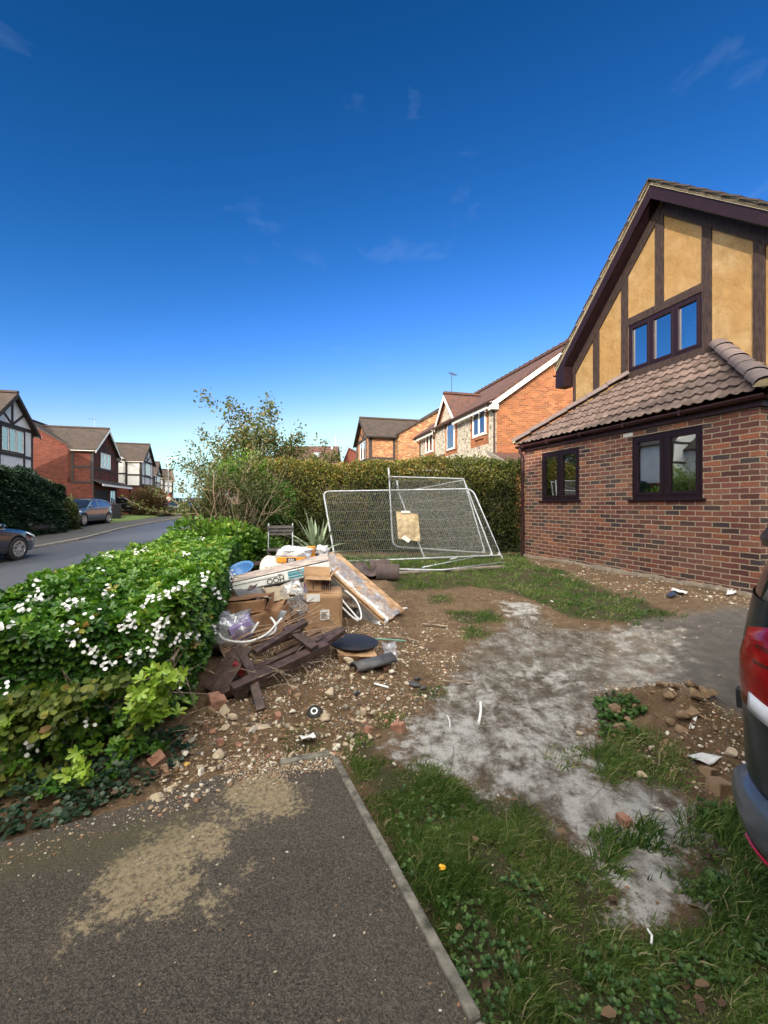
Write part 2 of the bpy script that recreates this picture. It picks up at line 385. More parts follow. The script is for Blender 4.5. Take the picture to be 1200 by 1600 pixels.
M['timber_black'] = pm('timber_black', (.030, .021, .020), .8, .3, 8, .003, 50, stretch=(6, 6, 1))
M['timber_dark'] = pm('timber_dark', (.026, .017, .017), .75, .35, 7, .003, 40, spec=.25, c2=(.042, .027, .025), stretch=(5, 5, 1))
M['ochre'] = None
M['upvc'] = pm('upvc', (.016, .007, .011), .42, .2, 10, 0, spec=.3)
M['upvc_white'] = pm('upvc_white', (.75, .75, .74), .4, .04)
M['gutter'] = pm('gutter', (.038, .014, .016), .45, .2, 12, spec=.35)
M['white_paint'] = pm('white_paint', (.78, .76, .72), .5, .07, 5)
M['glass'] = glass_mat('glass', .30)
M['glass_far'] = glass_mat('glass_far', .18, (.35, .38, .42))
M['glass_up'] = glass_mat('glass_up', .62)
M['plaster'] = pm('plaster', (.62, .60, .56), .9, .08, 3)
M['steel'] = pm('steel', (.42, .44, .47), .38, .2, 20, metal=.75)
M['rubber'] = pm('rubber', (.02, .02, .021), .8, .2, 30)
M['black_plastic'] = pm('black_plastic', (.022, .023, .026), .5, .3, 20)
M['concrete'] = pm('concrete', (.15, .14, .12), .95, .4, 16, .010, 60, c2=(.22, .205, .18))
def ochre():
    m, nt, bs = newmat('ochre_render'); co = objco(nt)
    n1 = noise(nt, co, 3.2, 6, .6, .4)
    Lk(nt, ramp(nt, n1, [(.28, (.215, .130, .048)), (.5, (.285, .185, .082)), (.72, (.35, .245, .125))]), bs.inputs['Base Color'])
    c0_ = bs.inputs['Base Color'].links[0].from_socket; Lk(nt, mixc(nt, mrange(nt, noise(nt, co, .7, 2), .42, .6, 0, .55), c0_, (.27, .145, .04)), bs.inputs['Base Color'])
    bs.inputs['Roughness'].default_value = .9
    h = math_(nt, 'ADD', noise(nt, co, 5.5, 5, .6, .3), math_(nt, 'MULTIPLY', noise(nt, co, 50, 3), .12))
    bump(nt, h, .8, .03, bs); return m
M['ochre'] = ochre()
def flint():
    m, nt, bs = newmat('flint'); uv = nt.nodes.new('ShaderNodeTexCoord').outputs['UV']
    vo = N(nt, 'ShaderNodeTexVoronoi'); vo.inputs['Scale'].default_value = 11; Lk(nt, uv, vo.inputs[0])
    ve = N(nt, 'ShaderNodeTexVoronoi', feature='DISTANCE_TO_EDGE'); ve.inputs['Scale'].default_value = 11; Lk(nt, uv, ve.inputs[0])
    sp = N(nt, 'ShaderNodeSeparateXYZ'); Lk(nt, vo.outputs['Color'], sp.inputs[0])
    c = ramp(nt, sp.outputs[0], [(0, (.10, .10, .10)), (.3, (.42, .40, .36)), (.6, (.55, .50, .42)), (.8, (.22, .20, .18)), (1, (.66, .62, .55))])
    k = mrange(nt, ve.outputs['Distance'], .04, .12)
    Lk(nt, mixc(nt, k, (.50, .42, .31), c), bs.inputs['Base Color']); bs.inputs['Roughness'].default_value = .8
    bump(nt, k, .8, .02, bs); return m
M['flint'] = flint()
# ================================================================ GROUND, ROAD, PAVEMENT, DRIVE
def poly_px(pts): return np.array([[p.x, p.y] for p in (gp(*q) for q in pts)])
def sdist(poly, X, Y):                               # signed distance (negative inside)
    P = np.asarray(poly, float); Q = np.roll(P, -1, 0)
    d2 = np.full(X.shape, 1e9); ins = np.zeros(X.shape, bool)
    for (ax, ay), (bx_, by_) in zip(P, Q):
        ex, ey = bx_-ax, by_-ay; L2 = ex*ex+ey*ey+1e-12
        t = np.clip(((X-ax)*ex+(Y-ay)*ey)/L2, 0, 1)
        d2 = np.minimum(d2, (X-ax-t*ex)**2+(Y-ay-t*ey)**2)
        c = ((ay > Y) != (by_ > Y)) & (X < (bx_-ax)*(Y-ay)/((by_-ay) if abs(by_-ay) > 1e-12 else 1e-12)+ax)
        ins ^= c
    d = np.sqrt(d2); return np.where(ins, -d, d)
CEMENT = poly_px([(785, 942), (835, 945), (860, 982), (960, 985), (1060, 985), (1060, 1075), (960, 1075), (925, 1130), (930, 1200), (1060, 1250), (1110, 1300), (1050, 1420), (1000, 1432), (950, 1390), (880, 1300), (760, 1232), (680, 1208), (618, 1180), (640, 1130), (690, 1085), (735, 1010), (800, 975)])
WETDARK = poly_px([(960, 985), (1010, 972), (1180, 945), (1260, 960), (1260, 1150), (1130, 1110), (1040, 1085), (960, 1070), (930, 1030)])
GRASS_FRONT = poly_px([(560, 1196), (700, 1212), (780, 1240), (890, 1320), (960, 1420), (1010, 1460), (1080, 1480), (1300, 1500), (1300, 1700), (790, 1700), (700, 1500), (610, 1340)])
GRASS_RIGHT = poly_px([(1075, 1290), (1140, 1270), (1300, 1330), (1300, 1700), (1080, 1560), (1040, 1480), (1090, 1390)])
GRASS_TUFT = poly_px([(925, 1165), (1000, 1150), (1065, 1185), (1050, 1232), (950, 1225), (915, 1190)])
GRASS_MID = poly_px([(600, 902), (735, 884), (800, 878), (880, 890), (960, 932), (1060, 962), (1000, 980), (900, 965), (840, 938), (790, 925), (740, 915), (620, 922)])
GRASS_HEDGE = poly_px([(520, 872), (640, 868), (815, 866), (830, 880), (800, 892), (700, 893), (540, 893)])
GRASS_BITS = [poly_px([(700, 958), (770, 952), (785, 972), (720, 975)]), poly_px([(715, 985), (755, 980), (765, 998), (722, 1000)]), poly_px([(590, 1115), (620, 1112), (622, 1130), (595, 1132)]), poly_px([(540, 1150), (575, 1145), (590, 1200), (560, 1205)]), poly_px([(670, 930), (700, 928), (705, 942), (672, 942)]), poly_px([(945, 1310), (1010, 1300), (1025, 1345), (960, 1350)]), poly_px([(860, 1175), (905, 1175), (900, 1205), (865, 1200)]), poly_px([(450, 1150), (490, 1140), (500, 1165), (460, 1172)]), poly_px([(650,1075),(690,1068),(700,1092),(660,1095)])]
RUBBLE = poly_px([(240, 1250), (330, 1100), (400, 1020), (520, 985), (640, 975), (720, 990), (690, 1060), (640, 1110), (560, 1160), (520, 1185), (400, 1200), (260, 1270)])
SOIL = poly_px([(930, 1080), (1000, 1068), (1130, 1110), (1180, 1130), (1180, 1290), (1100, 1240), (1000, 1180), (940, 1130)])
DRIVE = [Vector((-.31, 2.51)), Vector((.245, 1.222)), Vector((1.68, -2.2)), Vector((-7.5, -2.2)), Vector((-5.2, .9)), Vector((-3.6, 1.45)), Vector((-2.2, 1.72)), Vector((-1.67, 1.88)), Vector((-1.2, 2.12)), Vector((-.95, 2.32))]
def axis(lo, f0, f1, hi, st, grow=1.35):
    a = list(np.arange(f0, f1, st)); s = st; x = f0; L = []
    while x > lo: s *= grow; x -= s; L.append(max(x, lo))
    s = st; x = a[-1]; H = []
    while x < hi: s *= grow; x += s; H.append(min(x, hi))
    return np.array(L[::-1]+a+H)
xs = axis(-500, -3.9, 6.4, 500, .028); ys = axis(-300, .7, 11.2, 900, .028)
X, Y = np.meshgrid(xs, ys, indexing='ij')
def gfine(X, Y):                                     # small bumps of bare soil
    near = S((X+3.6)/.6)*S((11.5-Y)/1.5)
    r = np.clip(.5-sdist(RUBBLE, X, Y)/.5, 0, 1); so = np.clip(.5-sdist(SOIL, X, Y)/.3, 0, 1)
    dr = np.clip(sdist(np.array([[p.x, p.y] for p in DRIVE]), X, Y)/.15, 0, 1)
    b = (vn(X, Y, .45)-.5)*.05 + (vn(X, Y, .16, 5)-.5)*.022 + (vn(X, Y, .06, 3)-.5)*.010
    b = b + r*((vn(X, Y, .13, 7)-.4)*.05+(vn(X, Y, .05, 2)-.5)*.02) + so*((vn(X, Y, .14, 4)-.3)*.10+(vn(X, Y, .05, 6)-.5)*.03)
    return b*near*dr - (1-dr)*.02*near
def Gs(x, y): return float(G0(x, y)+gfine(np.array([float(x)]), np.array([float(y)]))[0])
def kerb_x(y): return np.interp(y, [-300, 8, 14, 17, 21, 28, 40, 60, 100, 300], [-12, -12, -11.9, -12.1, -13.2, -14.2, -17.0, -23, -38, -110])
Z = G0(X, Y)+gfine(X, Y)
Kx = kerb_x(Y)
und = S((X-(Kx-5.0))/.6)*S((-4.0-X)/.3)*(Y < 200)
Z = Z - .09*und + .10*(1-S((X-(Kx-5.2))/.6))
nx, ny = X.shape
idx = np.arange(nx*ny).reshape(nx, ny)
Fq = np.stack([idx[:-1, :-1], idx[1:, :-1], idx[1:, 1:], idx[:-1, 1:]], -1).reshape(-1, 4)

def ground_mat():
    m, nt, bs = newmat('ground'); co = objco(nt)
    def A(n): return N(nt, 'ShaderNodeAttribute', attribute_name=n).outputs['Fac']
    nbig = noise(nt, co, 2.2, 5, .6); nmid = noise(nt, co, 8, 10, .72); nfin = noise(nt, co, 70, 5, .7); nvf = noise(nt, co, 260, 3, .6)
    dirt = ramp(nt, nmid, [(.25, (.085, .052, .030)), (.5, (.20, .130, .075)), (.75, (.31, .215, .13))])
    dirt = mixc(nt, mrange(nt, nfin, .35, .7, 0, .5), dirt, (.10, .065, .04))
    # small pale grit scattered over the soil
    vo = N(nt, 'ShaderNodeTexVoronoi'); vo.inputs['Scale'].default_value = 75; Lk(nt, co, vo.inputs[0]); vo.inputs['Randomness'].default_value = 1
    spv = N(nt, 'ShaderNodeSeparateXYZ'); Lk(nt, vo.outputs['Color'], spv.inputs[0])
    g = math_(nt, 'MULTIPLY', math_(nt, 'GREATER_THAN', spv.outputs[0], .80), mrange(nt, vo.outputs['Distance'], .30, .36, 1, 0))
    dirt = mixc(nt, math_(nt, 'MULTIPLY', g, mrange(nt, nbig, .3, .6, .25, 1)), dirt, ramp(nt, spv.outputs[1], [(0, (.22, .14, .09)), (.5, (.40, .33, .24)), (1, (.54, .48, .39))]))
    col = dirt
    # soil under grass
    gr = mrange(nt, math_(nt, 'ADD', A('grass'), math_(nt, 'MULTIPLY', math_(nt, 'SUBTRACT', nmid, .5), .9)), .42, .62)
    col = mixc(nt, math_(nt, 'MULTIPLY', gr, .85), col, ramp(nt, nfin, [(.3, (.022, .026, .012)), (.7, (.075, .085, .030))]))
    # wet dark screed and grey cement slurry
    nstr = N(nt, 'ShaderNodeMapping'); nstr.inputs['Scale'].default_value = (3.2, 1.7, 3); nstr.inputs['Rotation'].default_value = (0, 0, R(-32)); Lk(nt, co, nstr.inputs[0])
    ns = noise(nt, nstr.outputs[0], 3.2, 8, .68, .6)
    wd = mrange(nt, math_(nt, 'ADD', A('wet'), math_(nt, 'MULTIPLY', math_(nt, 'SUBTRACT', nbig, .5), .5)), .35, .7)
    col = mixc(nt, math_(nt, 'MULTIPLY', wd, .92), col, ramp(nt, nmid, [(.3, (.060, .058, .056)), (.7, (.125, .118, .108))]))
    cm = math_(nt, 'ADD', A('cement'), math_(nt, 'ADD', math_(nt, 'MULTIPLY', math_(nt, 'SUBTRACT', nmid, .5), 1.5), math_(nt, 'MULTIPLY', math_(nt, 'SUBTRACT', nfin, .5), .5)))
    cmask = mrange(nt, cm, .38, .66)
    grey = ramp(nt, math_(nt, 'ADD', math_(nt, 'MULTIPLY', ns, .55), math_(nt, 'MULTIPLY', nmid, .45)), [(.36, (.06, .048, .038)), (.44, (.15, .132, .11)), (.52, (.29, .275, .25)), (.60, (.47, .46, .44))])
    grey = mixc(nt, mrange(nt, nfin, .5, .72, 0, .4), grey, (.12, .10, .08))
    grey = mixc(nt, mrange(nt, noise(nt, co, 3.1, 8, .7, .3), .50, .60, 0, .75), grey, ramp(nt, nmid, [(.35, (.085, .062, .042)), (.65, (.18, .14, .10))]))
    col = mixc(nt, math_(nt, 'MULTIPLY', cmask, .93), col, grey)
    white = mrange(nt, math_(nt, 'ADD', math_(nt, 'MULTIPLY', A('white'), .34), math_(nt, 'ADD', math_(nt, 'MULTIPLY', ns, .55), math_(nt, 'MULTIPLY', nmid, .45))), .60, .76)
    white = math_(nt, 'MULTIPLY', white, mrange(nt, nfin, .22, .46, .35, 1))
    col = mixc(nt, math_(nt, 'MULTIPLY', math_(nt, 'MULTIPLY', white, cmask), mrange(nt, nmid, .40, .56, .15, .85)), col, (.66, .65, .63))
    sm_ = N(nt, 'ShaderNodeMapping'); sm_.inputs['Scale'].default_value = (9, 2.6, 3); sm_.inputs['Rotation'].default_value = (0, 0, R(-28)); Lk(nt, co, sm_.inputs[0])
    rut = noise(nt, sm_.outputs[0], 1.0, 7, .7, .4)
    col = mixc(nt, math_(nt, 'MULTIPLY', cmask, mrange(nt, rut, .52, .66, 0, .42)), col, (.13, .108, .085))
    vc = N(nt, 'ShaderNodeTexVoronoi', feature='DISTANCE_TO_EDGE'); vc.inputs['Scale'].default_value = 7; Lk(nt, mixc(nt, .12, co, noise(nt, co, 6, 4)), vc.inputs[0])
    crack = math_(nt, 'MULTIPLY', math_(nt, 'MULTIPLY', mrange(nt, vc.outputs['Distance'], .0, .03, 1, 0), cmask), mrange(nt, nbig, .45, .6))
    col = mixc(nt, math_(nt, 'MULTIPLY', crack, .55), col, (.07, .055, .04))
    # left verge lawn far away
    col = mixc(nt, A('lawn'), col, ramp(nt, nmid, [(.3, (.045, .065, .018)), (.7, (.11, .125, .04))]))
    Lk(nt, col, bs.inputs['Base Color'])
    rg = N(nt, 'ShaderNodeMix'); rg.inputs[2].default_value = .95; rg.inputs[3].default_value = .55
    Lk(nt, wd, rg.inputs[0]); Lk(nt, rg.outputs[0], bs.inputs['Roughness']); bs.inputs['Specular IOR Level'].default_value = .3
    h = math_(nt, 'ADD', math_(nt, 'ADD', math_(nt, 'MULTIPLY', nmid, 1.2), math_(nt, 'MULTIPLY', nfin, .9)), math_(nt, 'ADD', math_(nt, 'MULTIPLY', nvf, .35), math_(nt, 'MULTIPLY', ns, 1.0)))
    h = math_(nt, 'ADD', h, math_(nt, 'MULTIPLY', g, .35)); h = math_(nt, 'SUBTRACT', math_(nt, 'SUBTRACT', h, math_(nt, 'MULTIPLY', rut, .4)), math_(nt, 'MULTIPLY', crack, .4))
    hs_ = N(nt, 'ShaderNodeBump'); hs_.inputs['Distance'].default_value = .035; Lk(nt, h, hs_.inputs['Height'])
    Lk(nt, mrange(nt, wd, 0, 1, .9, .35), hs_.inputs['Strength']); Lk(nt, hs_.outputs[0], bs.inputs['Normal'])
    return m
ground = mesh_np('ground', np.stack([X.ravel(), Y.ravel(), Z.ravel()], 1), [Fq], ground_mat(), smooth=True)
tag(ground, kind='structure')
def gattr(name, arr):
    a = ground.data.attributes.new(name, 'FLOAT', 'POINT'); a.data.foreach_set('value', arr.ravel().astype(np.float32))
def soft(poly, w): return np.clip(.5-sdist(poly, X, Y)/(2*w), 0, 1)
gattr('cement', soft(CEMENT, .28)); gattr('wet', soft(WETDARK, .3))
gr_ = np.maximum.reduce([soft(p, .22) for p in [GRASS_FRONT, GRASS_RIGHT, GRASS_TUFT, GRASS_MID, GRASS_HEDGE]+GRASS_BITS]); gattr('grass', gr_)
wt = np.zeros_like(X)
for px_, py_, r_, w_ in [(805, 950, .35, 1), (860, 1060, .3, .6), (860, 1195, .45, .8), (700, 1160, .45, .9), (960, 1285, .28, 1.1), (1010, 1400, .3, .8), (780, 1100, .4, .5), (880, 1130, .3, .8), (1060, 1290, .16, 1.0), (700, 1200, .2, 1), (640, 1180, .2, .8), (760, 1080, .5, .4), (820, 1170, .4, .7)]:
    p = gp(px_, py_); wt = np.maximum(wt, w_*np.exp(-((X-p.x)**2+(Y-p.y)**2)/(r_*r_)))
gattr('white', wt)
lawn = (1-S((X-(Kx-4.4))/.3))*(Y > 14) + (X > 8)*1.0 + (Y > 12)*(X > -3)
gattr('lawn', np.clip(lawn, 0, 1))

def asphalt(name, c1, c2, grit=120, sand=False, gritamt=.35):
    m, nt, bs = newmat(name); co = objco(nt)
    n1 = noise(nt, co, 1.3, 5, .6); n2 = noise(nt, co, grit, 3, .6)
    col = ramp(nt, n1, [(.3, c1), (.7, c2)])
    vo = N(nt, 'ShaderNodeTexVoronoi'); vo.inputs['Scale'].default_value = grit; Lk(nt, co, vo.inputs[0])
    sp = N(nt, 'ShaderNodeSeparateXYZ'); Lk(nt, vo.outputs['Color'], sp.inputs[0])
    col = mixc(nt, mrange(nt, sp.outputs[0], .2, 1, 0, gritamt), col, tuple(min(1, c*3.0) for c in c2))
    col = mixc(nt, mrange(nt, sp.outputs[1], .62, 1, 0, .68), col, tuple(c*.3 for c in c1))
    wv = math_(nt, 'MULTIPLY', math_(nt, 'GREATER_THAN', sp.outputs[2], .988), mrange(nt, vo.outputs['Distance'], .3, .4, 1, 0))
    col = mixc(nt, wv, col, (.55, .50, .44))
    h = math_(nt, 'ADD', vo.outputs['Distance'], n2)
    if sand:
        co2 = N(nt, 'ShaderNodeMapping'); Lk(nt, co, co2.inputs[0]); co2.inputs['Scale'].default_value = (1, 1, 1)
        big = noise(nt, co, 5.5, 7, .68, .4); fn = noise(nt, co, 55, 4, .7)
        a = N(nt, 'ShaderNodeAttribute', attribute_name='sand').outputs['Fac']
        k = math_(nt, 'ADD', a, math_(nt, 'ADD', math_(nt, 'MULTIPLY', math_(nt, 'SUBTRACT', big, .5), 1.9), math_(nt, 'MULTIPLY', math_(nt, 'SUBTRACT', fn, .5), 1.3)))
        k = mrange(nt, k, .44, .74)
        k = math_(nt, 'MULTIPLY', k, mrange(nt, fn, .30, .52, .35, .95))
        col = mixc(nt, k, col, ramp(nt, fn, [(.3, (.17, .13, .08)), (.7, (.33, .27, .17))]))
        mo = N(nt, 'ShaderNodeAttribute', attribute_name='moss').outputs['Fac']
        mk = mrange(nt, math_(nt, 'ADD', mo, math_(nt, 'MULTIPLY', math_(nt, 'SUBTRACT', big, .5), 1.2)), .45, .8, 0, .35)
        col = mixc(nt, mk, col, (.075, .072, .028))
    Lk(nt, col, bs.inputs['Base Color']); bs.inputs['Roughness'].default_value = .82; bs.inputs['Specular IOR Level'].default_value = .35
    bump(nt, h, .75, .8/grit, bs); return m
# driveway slab: fine sheet, sand and moss stains of its own
dp = np.array([[p.x, p.y] for p in DRIVE])
dxs = np.concatenate([np.linspace(-7.5, -2.6, 30), np.arange(-2.55, 1.8, .04)]); dys = np.concatenate([np.linspace(-2.2, .6, 20), np.arange(.65, 2.6, .04)])
def inside(poly, x, y): return sdist(poly, np.array([x]), np.array([y]))[0] < 0
bm = bmesh.new(); top = [bm.verts.new((p.x, p.y, .012)) for p in DRIVE]
fc = bm.faces.new(top); 
if fc.normal.z < 0: fc.normal_flip()
for v_, ax in [(float(t), 0) for t in np.arange(-3, 1.8, .06)]+[(float(t), 1) for t in np.arange(0, 2.5, .06)]:
    co_ = (v_, 0, 0) if ax == 0 else (0, v_, 0); no_ = (1, 0, 0) if ax == 0 else (0, 1, 0)
    bmesh.ops.bisect_plane(bm, geom=bm.verts[:]+bm.edges[:]+bm.faces[:], plane_co=co_, plane_no=no_)
me = bpy.data.meshes.new('driveway'); bm.to_mesh(me); bm.free()
vx = np.empty(len(me.vertices)*3, np.float32); me.vertices.foreach_get('co', vx); vx = vx.reshape(-1, 3)
SAND1 = poly_px([(350, 1215), (430, 1203), (472, 1225), (475, 1262), (410, 1290), (360, 1262), (345, 1235)])
SAND2 = poly_px([(215, 1312), (290, 1285), (350, 1262), (372, 1290), (350, 1345), (305, 1362), (350, 1368), (395, 1352), (378, 1405), (330, 1442), (290, 1415), (215, 1440), (165, 1470), (108, 1478), (140, 1400)])
MOSS = poly_px([(-60, 1330), (120, 1300), (330, 1260), (300, 1310), (150, 1370), (-60, 1400)])
for nm_, pl, w_ in (('sand', [SAND1, SAND2], .11), ('moss', [MOSS], .12)):
    a = me.attributes.new(nm_, 'FLOAT', 'POINT')
    val = np.maximum.reduce([np.clip(.5-sdist(p, vx[:, 0], vx[:, 1])/(2*w_), 0, 1)*(.95 if nm_ == 'sand' and i == 1 else 1) for i, p in enumerate(pl)])
    a.data.foreach_set('value', val.astype(np.float32))
drive = link_mesh('driveway', me, asphalt('drive_tarmac', (.036, .031, .025), (.067, .057, .046), grit=210, sand=True, gritamt=.5), None, True); tag(drive, kind='structure')
# worn concrete edging along the drive
def edging(pts, w, name, label):
    b = MB(); b.cur = 0
    for a, c in zip(pts[:-1], pts[1:]):
        n = max(1, int((Vector(c)-Vector(a)).length/.9)); a = Vector(a); c = Vector(c); d = (c-a)/n
        for i in range(n):
            p0 = a+d*i+d.normalized()*.003; p1 = a+d*(i+1)-d.normalized()*.003
            jx = random.uniform(-.006, .006); b.beam((p0.x+jx, p0.y, -.047+random.uniform(-.005, .005)), (p1.x+jx*.5, p1.y, -.047), w, .15)
    return tag(b.build(name, pm('edging_concrete', (.085, .080, .066), .95, .45, 18, .012, 70, c2=(.17, .16, .135)), bevel=.008), label, 'kerb edging', kind=None)
edging([(-.295, 2.50), (.268, 1.215), (1.70, -2.2)], .040, 'kerb_edging', 'worn concrete edging strip between drive tarmac and grass')
edging([(-.32, 2.535), (-.60, 2.43)], .045, 'kerb_edging', 'short concrete edging at the far end of the drive')

road_m = asphalt('road_tarmac', (.050, .053, .060), (.070, .074, .082), grit=70); road_m.node_tree.nodes['Principled BSDF'].inputs['Roughness'].default_value = .42; road_m.node_tree.nodes['Principled BSDF'].inputs['Specular IOR Level'].default_value = .7
def strip(name, xl, xr, ylist, dz, m, kind='structure'):
    b = MB(); P = []
    for y in ylist:
        z = float(T(y))+dz; P.append([Vector((xl(y), y, z)), Vector(((xl(y)+xr(y))/2, y, z+.02*(name == 'road'))), Vector((xr(y), y, z))])
    b.grid(P); o = b.build(name, m); return tag(o, kind=kind)
yl = list(np.arange(-60, 100, 1.0))
strip('road', lambda y: kerb_x(y), lambda y: kerb_x(y)+6.7, yl, 0, road_m)
pav_m = asphalt('pavement_tarmac', (.045, .045, .046), (.07, .069, .068), grit=60)
strip('pavement', lambda y: kerb_x(y)-4.6, lambda y: kerb_x(y)-.12, yl, .05, pav_m)
strip('pavement', lambda y: kerb_x(y)+6.82, lambda y: kerb_x(y)+8.2, [y for y in yl if y < 14], .06, pav_m)
for side, off in (('far', -.06), ('near', 6.76)):
    b = MB()
    for y in np.arange(-40, 60, .915):
        p0 = Vector((float(kerb_x(y))+off, y, float(T(y))-.03)); p1 = Vector((float(kerb_x(y+.9))+off, y+.9, float(T(y+.9))-.03)); b.beam(p0, p1, .12, .22)
    tag(b.build('kerb', M['concrete'], bevel=.015), 'concrete kerb along the far side of the road' if side == 'far' else 'concrete kerb of the road behind the white-flowered hedge', 'kerb')
b = MB()                                              # raised grass verge across the road
ylg = np.arange(24.5, 38, .5); b.grid([[Vector((float(kerb_x(y))-2.1-o, y, float(T(y))+.06+h)) for o, h in ((0, 0), (.1, .07), (1.2, .10), (2.6, .10))] for y in ylg])
tag(b.build('grass_verge', pm('verge_grass', (.10, .15, .035), .9, .4, 14, .02, 50), smooth=True), kind='structure')

# ================================================================ FRAMES, WALLS, WINDOWS
ZV = Vector((0, 0, 1))
class Fr:                                            # wall plane: origin, direction along it, outward direction
    def __init__(s, o, u, w): s.o = Vector(o); s.u = Vector(u); s.w = Vector(w)
    def p(s, u, w, z): return s.o+s.u*u+s.w*w+ZV*z
    def box(s, mb, u0, u1, w0, w1, z0, z1):
        P = [s.p(u, w, z) for u in (u0, u1) for w in (w0, w1) for z in (z0, z1)]
        return mb.add(P, [(0, 1, 3, 2), (4, 6, 7, 5), (0, 4, 5, 1), (2, 3, 7, 6), (0, 2, 6, 4), (1, 5, 7, 3)])
    def beam(s, mb, u0, z0, u1, z1, wd, w0, w1):      # slanted board in the plane
        d = Vector((u1-u0, z1-z0)); d.normalize(); n = Vector((-d.y, d.x))*wd/2
        P = [(u0-n.x, z0-n.y), (u1-n.x, z1-n.y), (u1+n.x, z1+n.y), (u0+n.x, z0+n.y)]
        return mb.prism([s.p(a, w0, c) for a, c in P], s.w*(w1-w0))
def wall_open(mb, fr, u0, u1, z0, topf, th, openings, extra=()):
    """wall from u0 to u1 with rectangular openings (a,b,z0,z1); topf(u)=top height; outer face at w=0"""
    us = sorted(set([u0, u1]+[a for o in openings for a in o[:2]]+list(extra)))
    for a, c in zip(us[:-1], us[1:]):
        holes = sorted([(o[2], o[3]) for o in openings if o[0] <= a+1e-6 and o[1] >= c-1e-6])
        z = z0
        for h0, h1 in holes: fr.box(mb, a, c, -th, 0, z, h0); z = h1
        P = [fr.p(a, 0, z), fr.p(c, 0, z), fr.p(c, 0, topf(c)), fr.p(a, 0, topf(a))]
        mb.prism(P, fr.w*-th)
def window(parent, fr, u0, u1, z0, z1, fm, n=2, glass=None, w0=-.07, w1=-.015, fw=.055, sw=.05, handle=None, sill=True, sash=None, bars=None):
    b = MB(); c0, c1 = w0, w1
    fr.box(b, u0, u1, c0, c1, z0, z0+fw); fr.box(b, u0, u1, c0, c1, z1-fw, z1)
    fr.box(b, u0, u0+fw, c0, c1, z0+fw, z1-fw); fr.box(b, u1-fw, u1, c0, c1, z0+fw, z1-fw)
    us = [u0+(u1-u0)*i/n for i in range(n+1)]
    for u in us[1:-1]: fr.box(b, u-fw*.6, u+fw*.6, c0, c1, z0+fw, z1-fw)
    wf = b.build('window', fm, parent, bevel=.004 if sw > .03 else 0)
    MW[wf.name] = MW[parent.name]
    for i in range(n):
        a = us[i]+(fw if i == 0 else fw*.6); c = us[i+1]-(fw if i == n-1 else fw*.6); q0 = z0+fw; q1 = z1-fw
        if sash is not None and sw > 0:
            s_ = MB(); e = c1+.008; d0 = c0+.01
            fr.box(s_, a, c, d0, e, q0, q0+sw); fr.box(s_, a, c, d0, e, q1-sw, q1); fr.box(s_, a, a+sw, d0, e, q0+sw, q1-sw); fr.box(s_, c-sw, c, d0, e, q0+sw, q1-sw)
            if bars: fr.box(s_, a+sw, c-sw, d0, e, q0+(q1-q0)*bars-.015, q0+(q1-q0)*bars+.015)
            s_.build('sash', sash, wf, bevel=.004); a += sw; c -= sw; q0 += sw; q1 -= sw
        g = MB(); mid = (c0+c1)/2; fr.box(g, a, c, mid-.004, mid+.004, q0, q1); g.build('pane', glass or M['glass'], wf)
    if handle:
        for hu in handle:
            h = MB(); zc = (z0+z1)/2-.03
            h.tube([fr.p(hu, w0-.0, zc+.05), fr.p(hu, w0-.035, zc+.045), fr.p(hu, w0-.045, zc-.02), fr.p(hu, w0-.04, zc-.09)], .009, 8)
            h.build('handle', M['upvc_white'], wf, smooth=True)
    if sill:
        k = MB(); fr.box(k, u0-.05, u1+.05, -.08, .045, z0-.035, z0-.001); k.build('sill', fm, wf, bevel=.006)
    return wf
def slab(mb, a, b, c, d, t):                          # a,b,c,d upper surface corners, thickness t downwards along the normal
    a, b, c, d = map(Vector, (a, b, c, d)); n = (b-a).cross(d-a).normalized()
    if n.z < 0: n = -n
    return mb.prism([a, b, c, d], -n*t)

# ================================================================ NEAR HOUSE (brick bay under half-timbered gable)
NH = thing('brick_house', 'ochre rendered half-timbered house with a low brick front and brown pantile roof', 'house', (4.62, 5.19, .38), math.atan2(.308, .951))
MD, SD = Vector((.951, .308, 0)), Vector((-.308, .951, 0)); C0 = Vector((4.62, 5.19, 0))
def s_of(px, m=0.0):
    k = (px-CXP)/FPX; return (C0.x+m*MD.x-k*(C0.y+m*MD.y))/(k*SD.y-SD.x)
def z_of(px, py, m=0.0):
    s = s_of(px, m); y = C0.y+m*MD.y+s*SD.y; return CAMZ-(py-HYP)/FPX*y-.38
SF = 4.63; RISE = 1.255; MF = 1.49; EZ = 2.50
fb = Fr((0, 0, 0), (0, 1, 0), (-1, 0, 0))
wL = (s_of(905), s_of(846), 1.225, 2.235); wR = (s_of(1098), s_of(987), 1.225, 2.24)
b = MB(); wall_open(b, fb, 0, SF, -.3, lambda u: EZ, .28, [wL, wR])
Fr((0, 0, 0), (1, 0, 0), (0, -1, 0)).box(b, .28, MF, -.28, 0, -.3, EZ)
Fr((0, SF, 0), (1, 0, 0), (0, 1, 0)).box(b, .28, MF, -.28, 0, -.3, EZ)
b.build('brick_wall', M['brick_near'], NH, uv=True)
b = MB(); rr_ = random.Random(3); P_ = []
for i in range(94):
    s_ = -.03+i*.05; h_ = .0+.04*float(vn(s_, 0, .35, 2))+rr_.uniform(0, .02); o_ = .03+.03*float(vn(s_, 3, .3, 5)); P_.append([Vector((-o_-.03, s_, -.1)), Vector((-o_, s_, h_*.5)), Vector((-o_*.6, s_, h_)), Vector((.01, s_, h_+.012))])
b.grid(P_); b.build('footing', pm('footing_mortar', (.20, .165, .13), .95, .35, 14, .008, 50), NH, smooth=True)
b = MB(); b.bx(.02, 1.45, .285, SF-.285, .1, .14); b.build('floor', M['plaster'], NH)
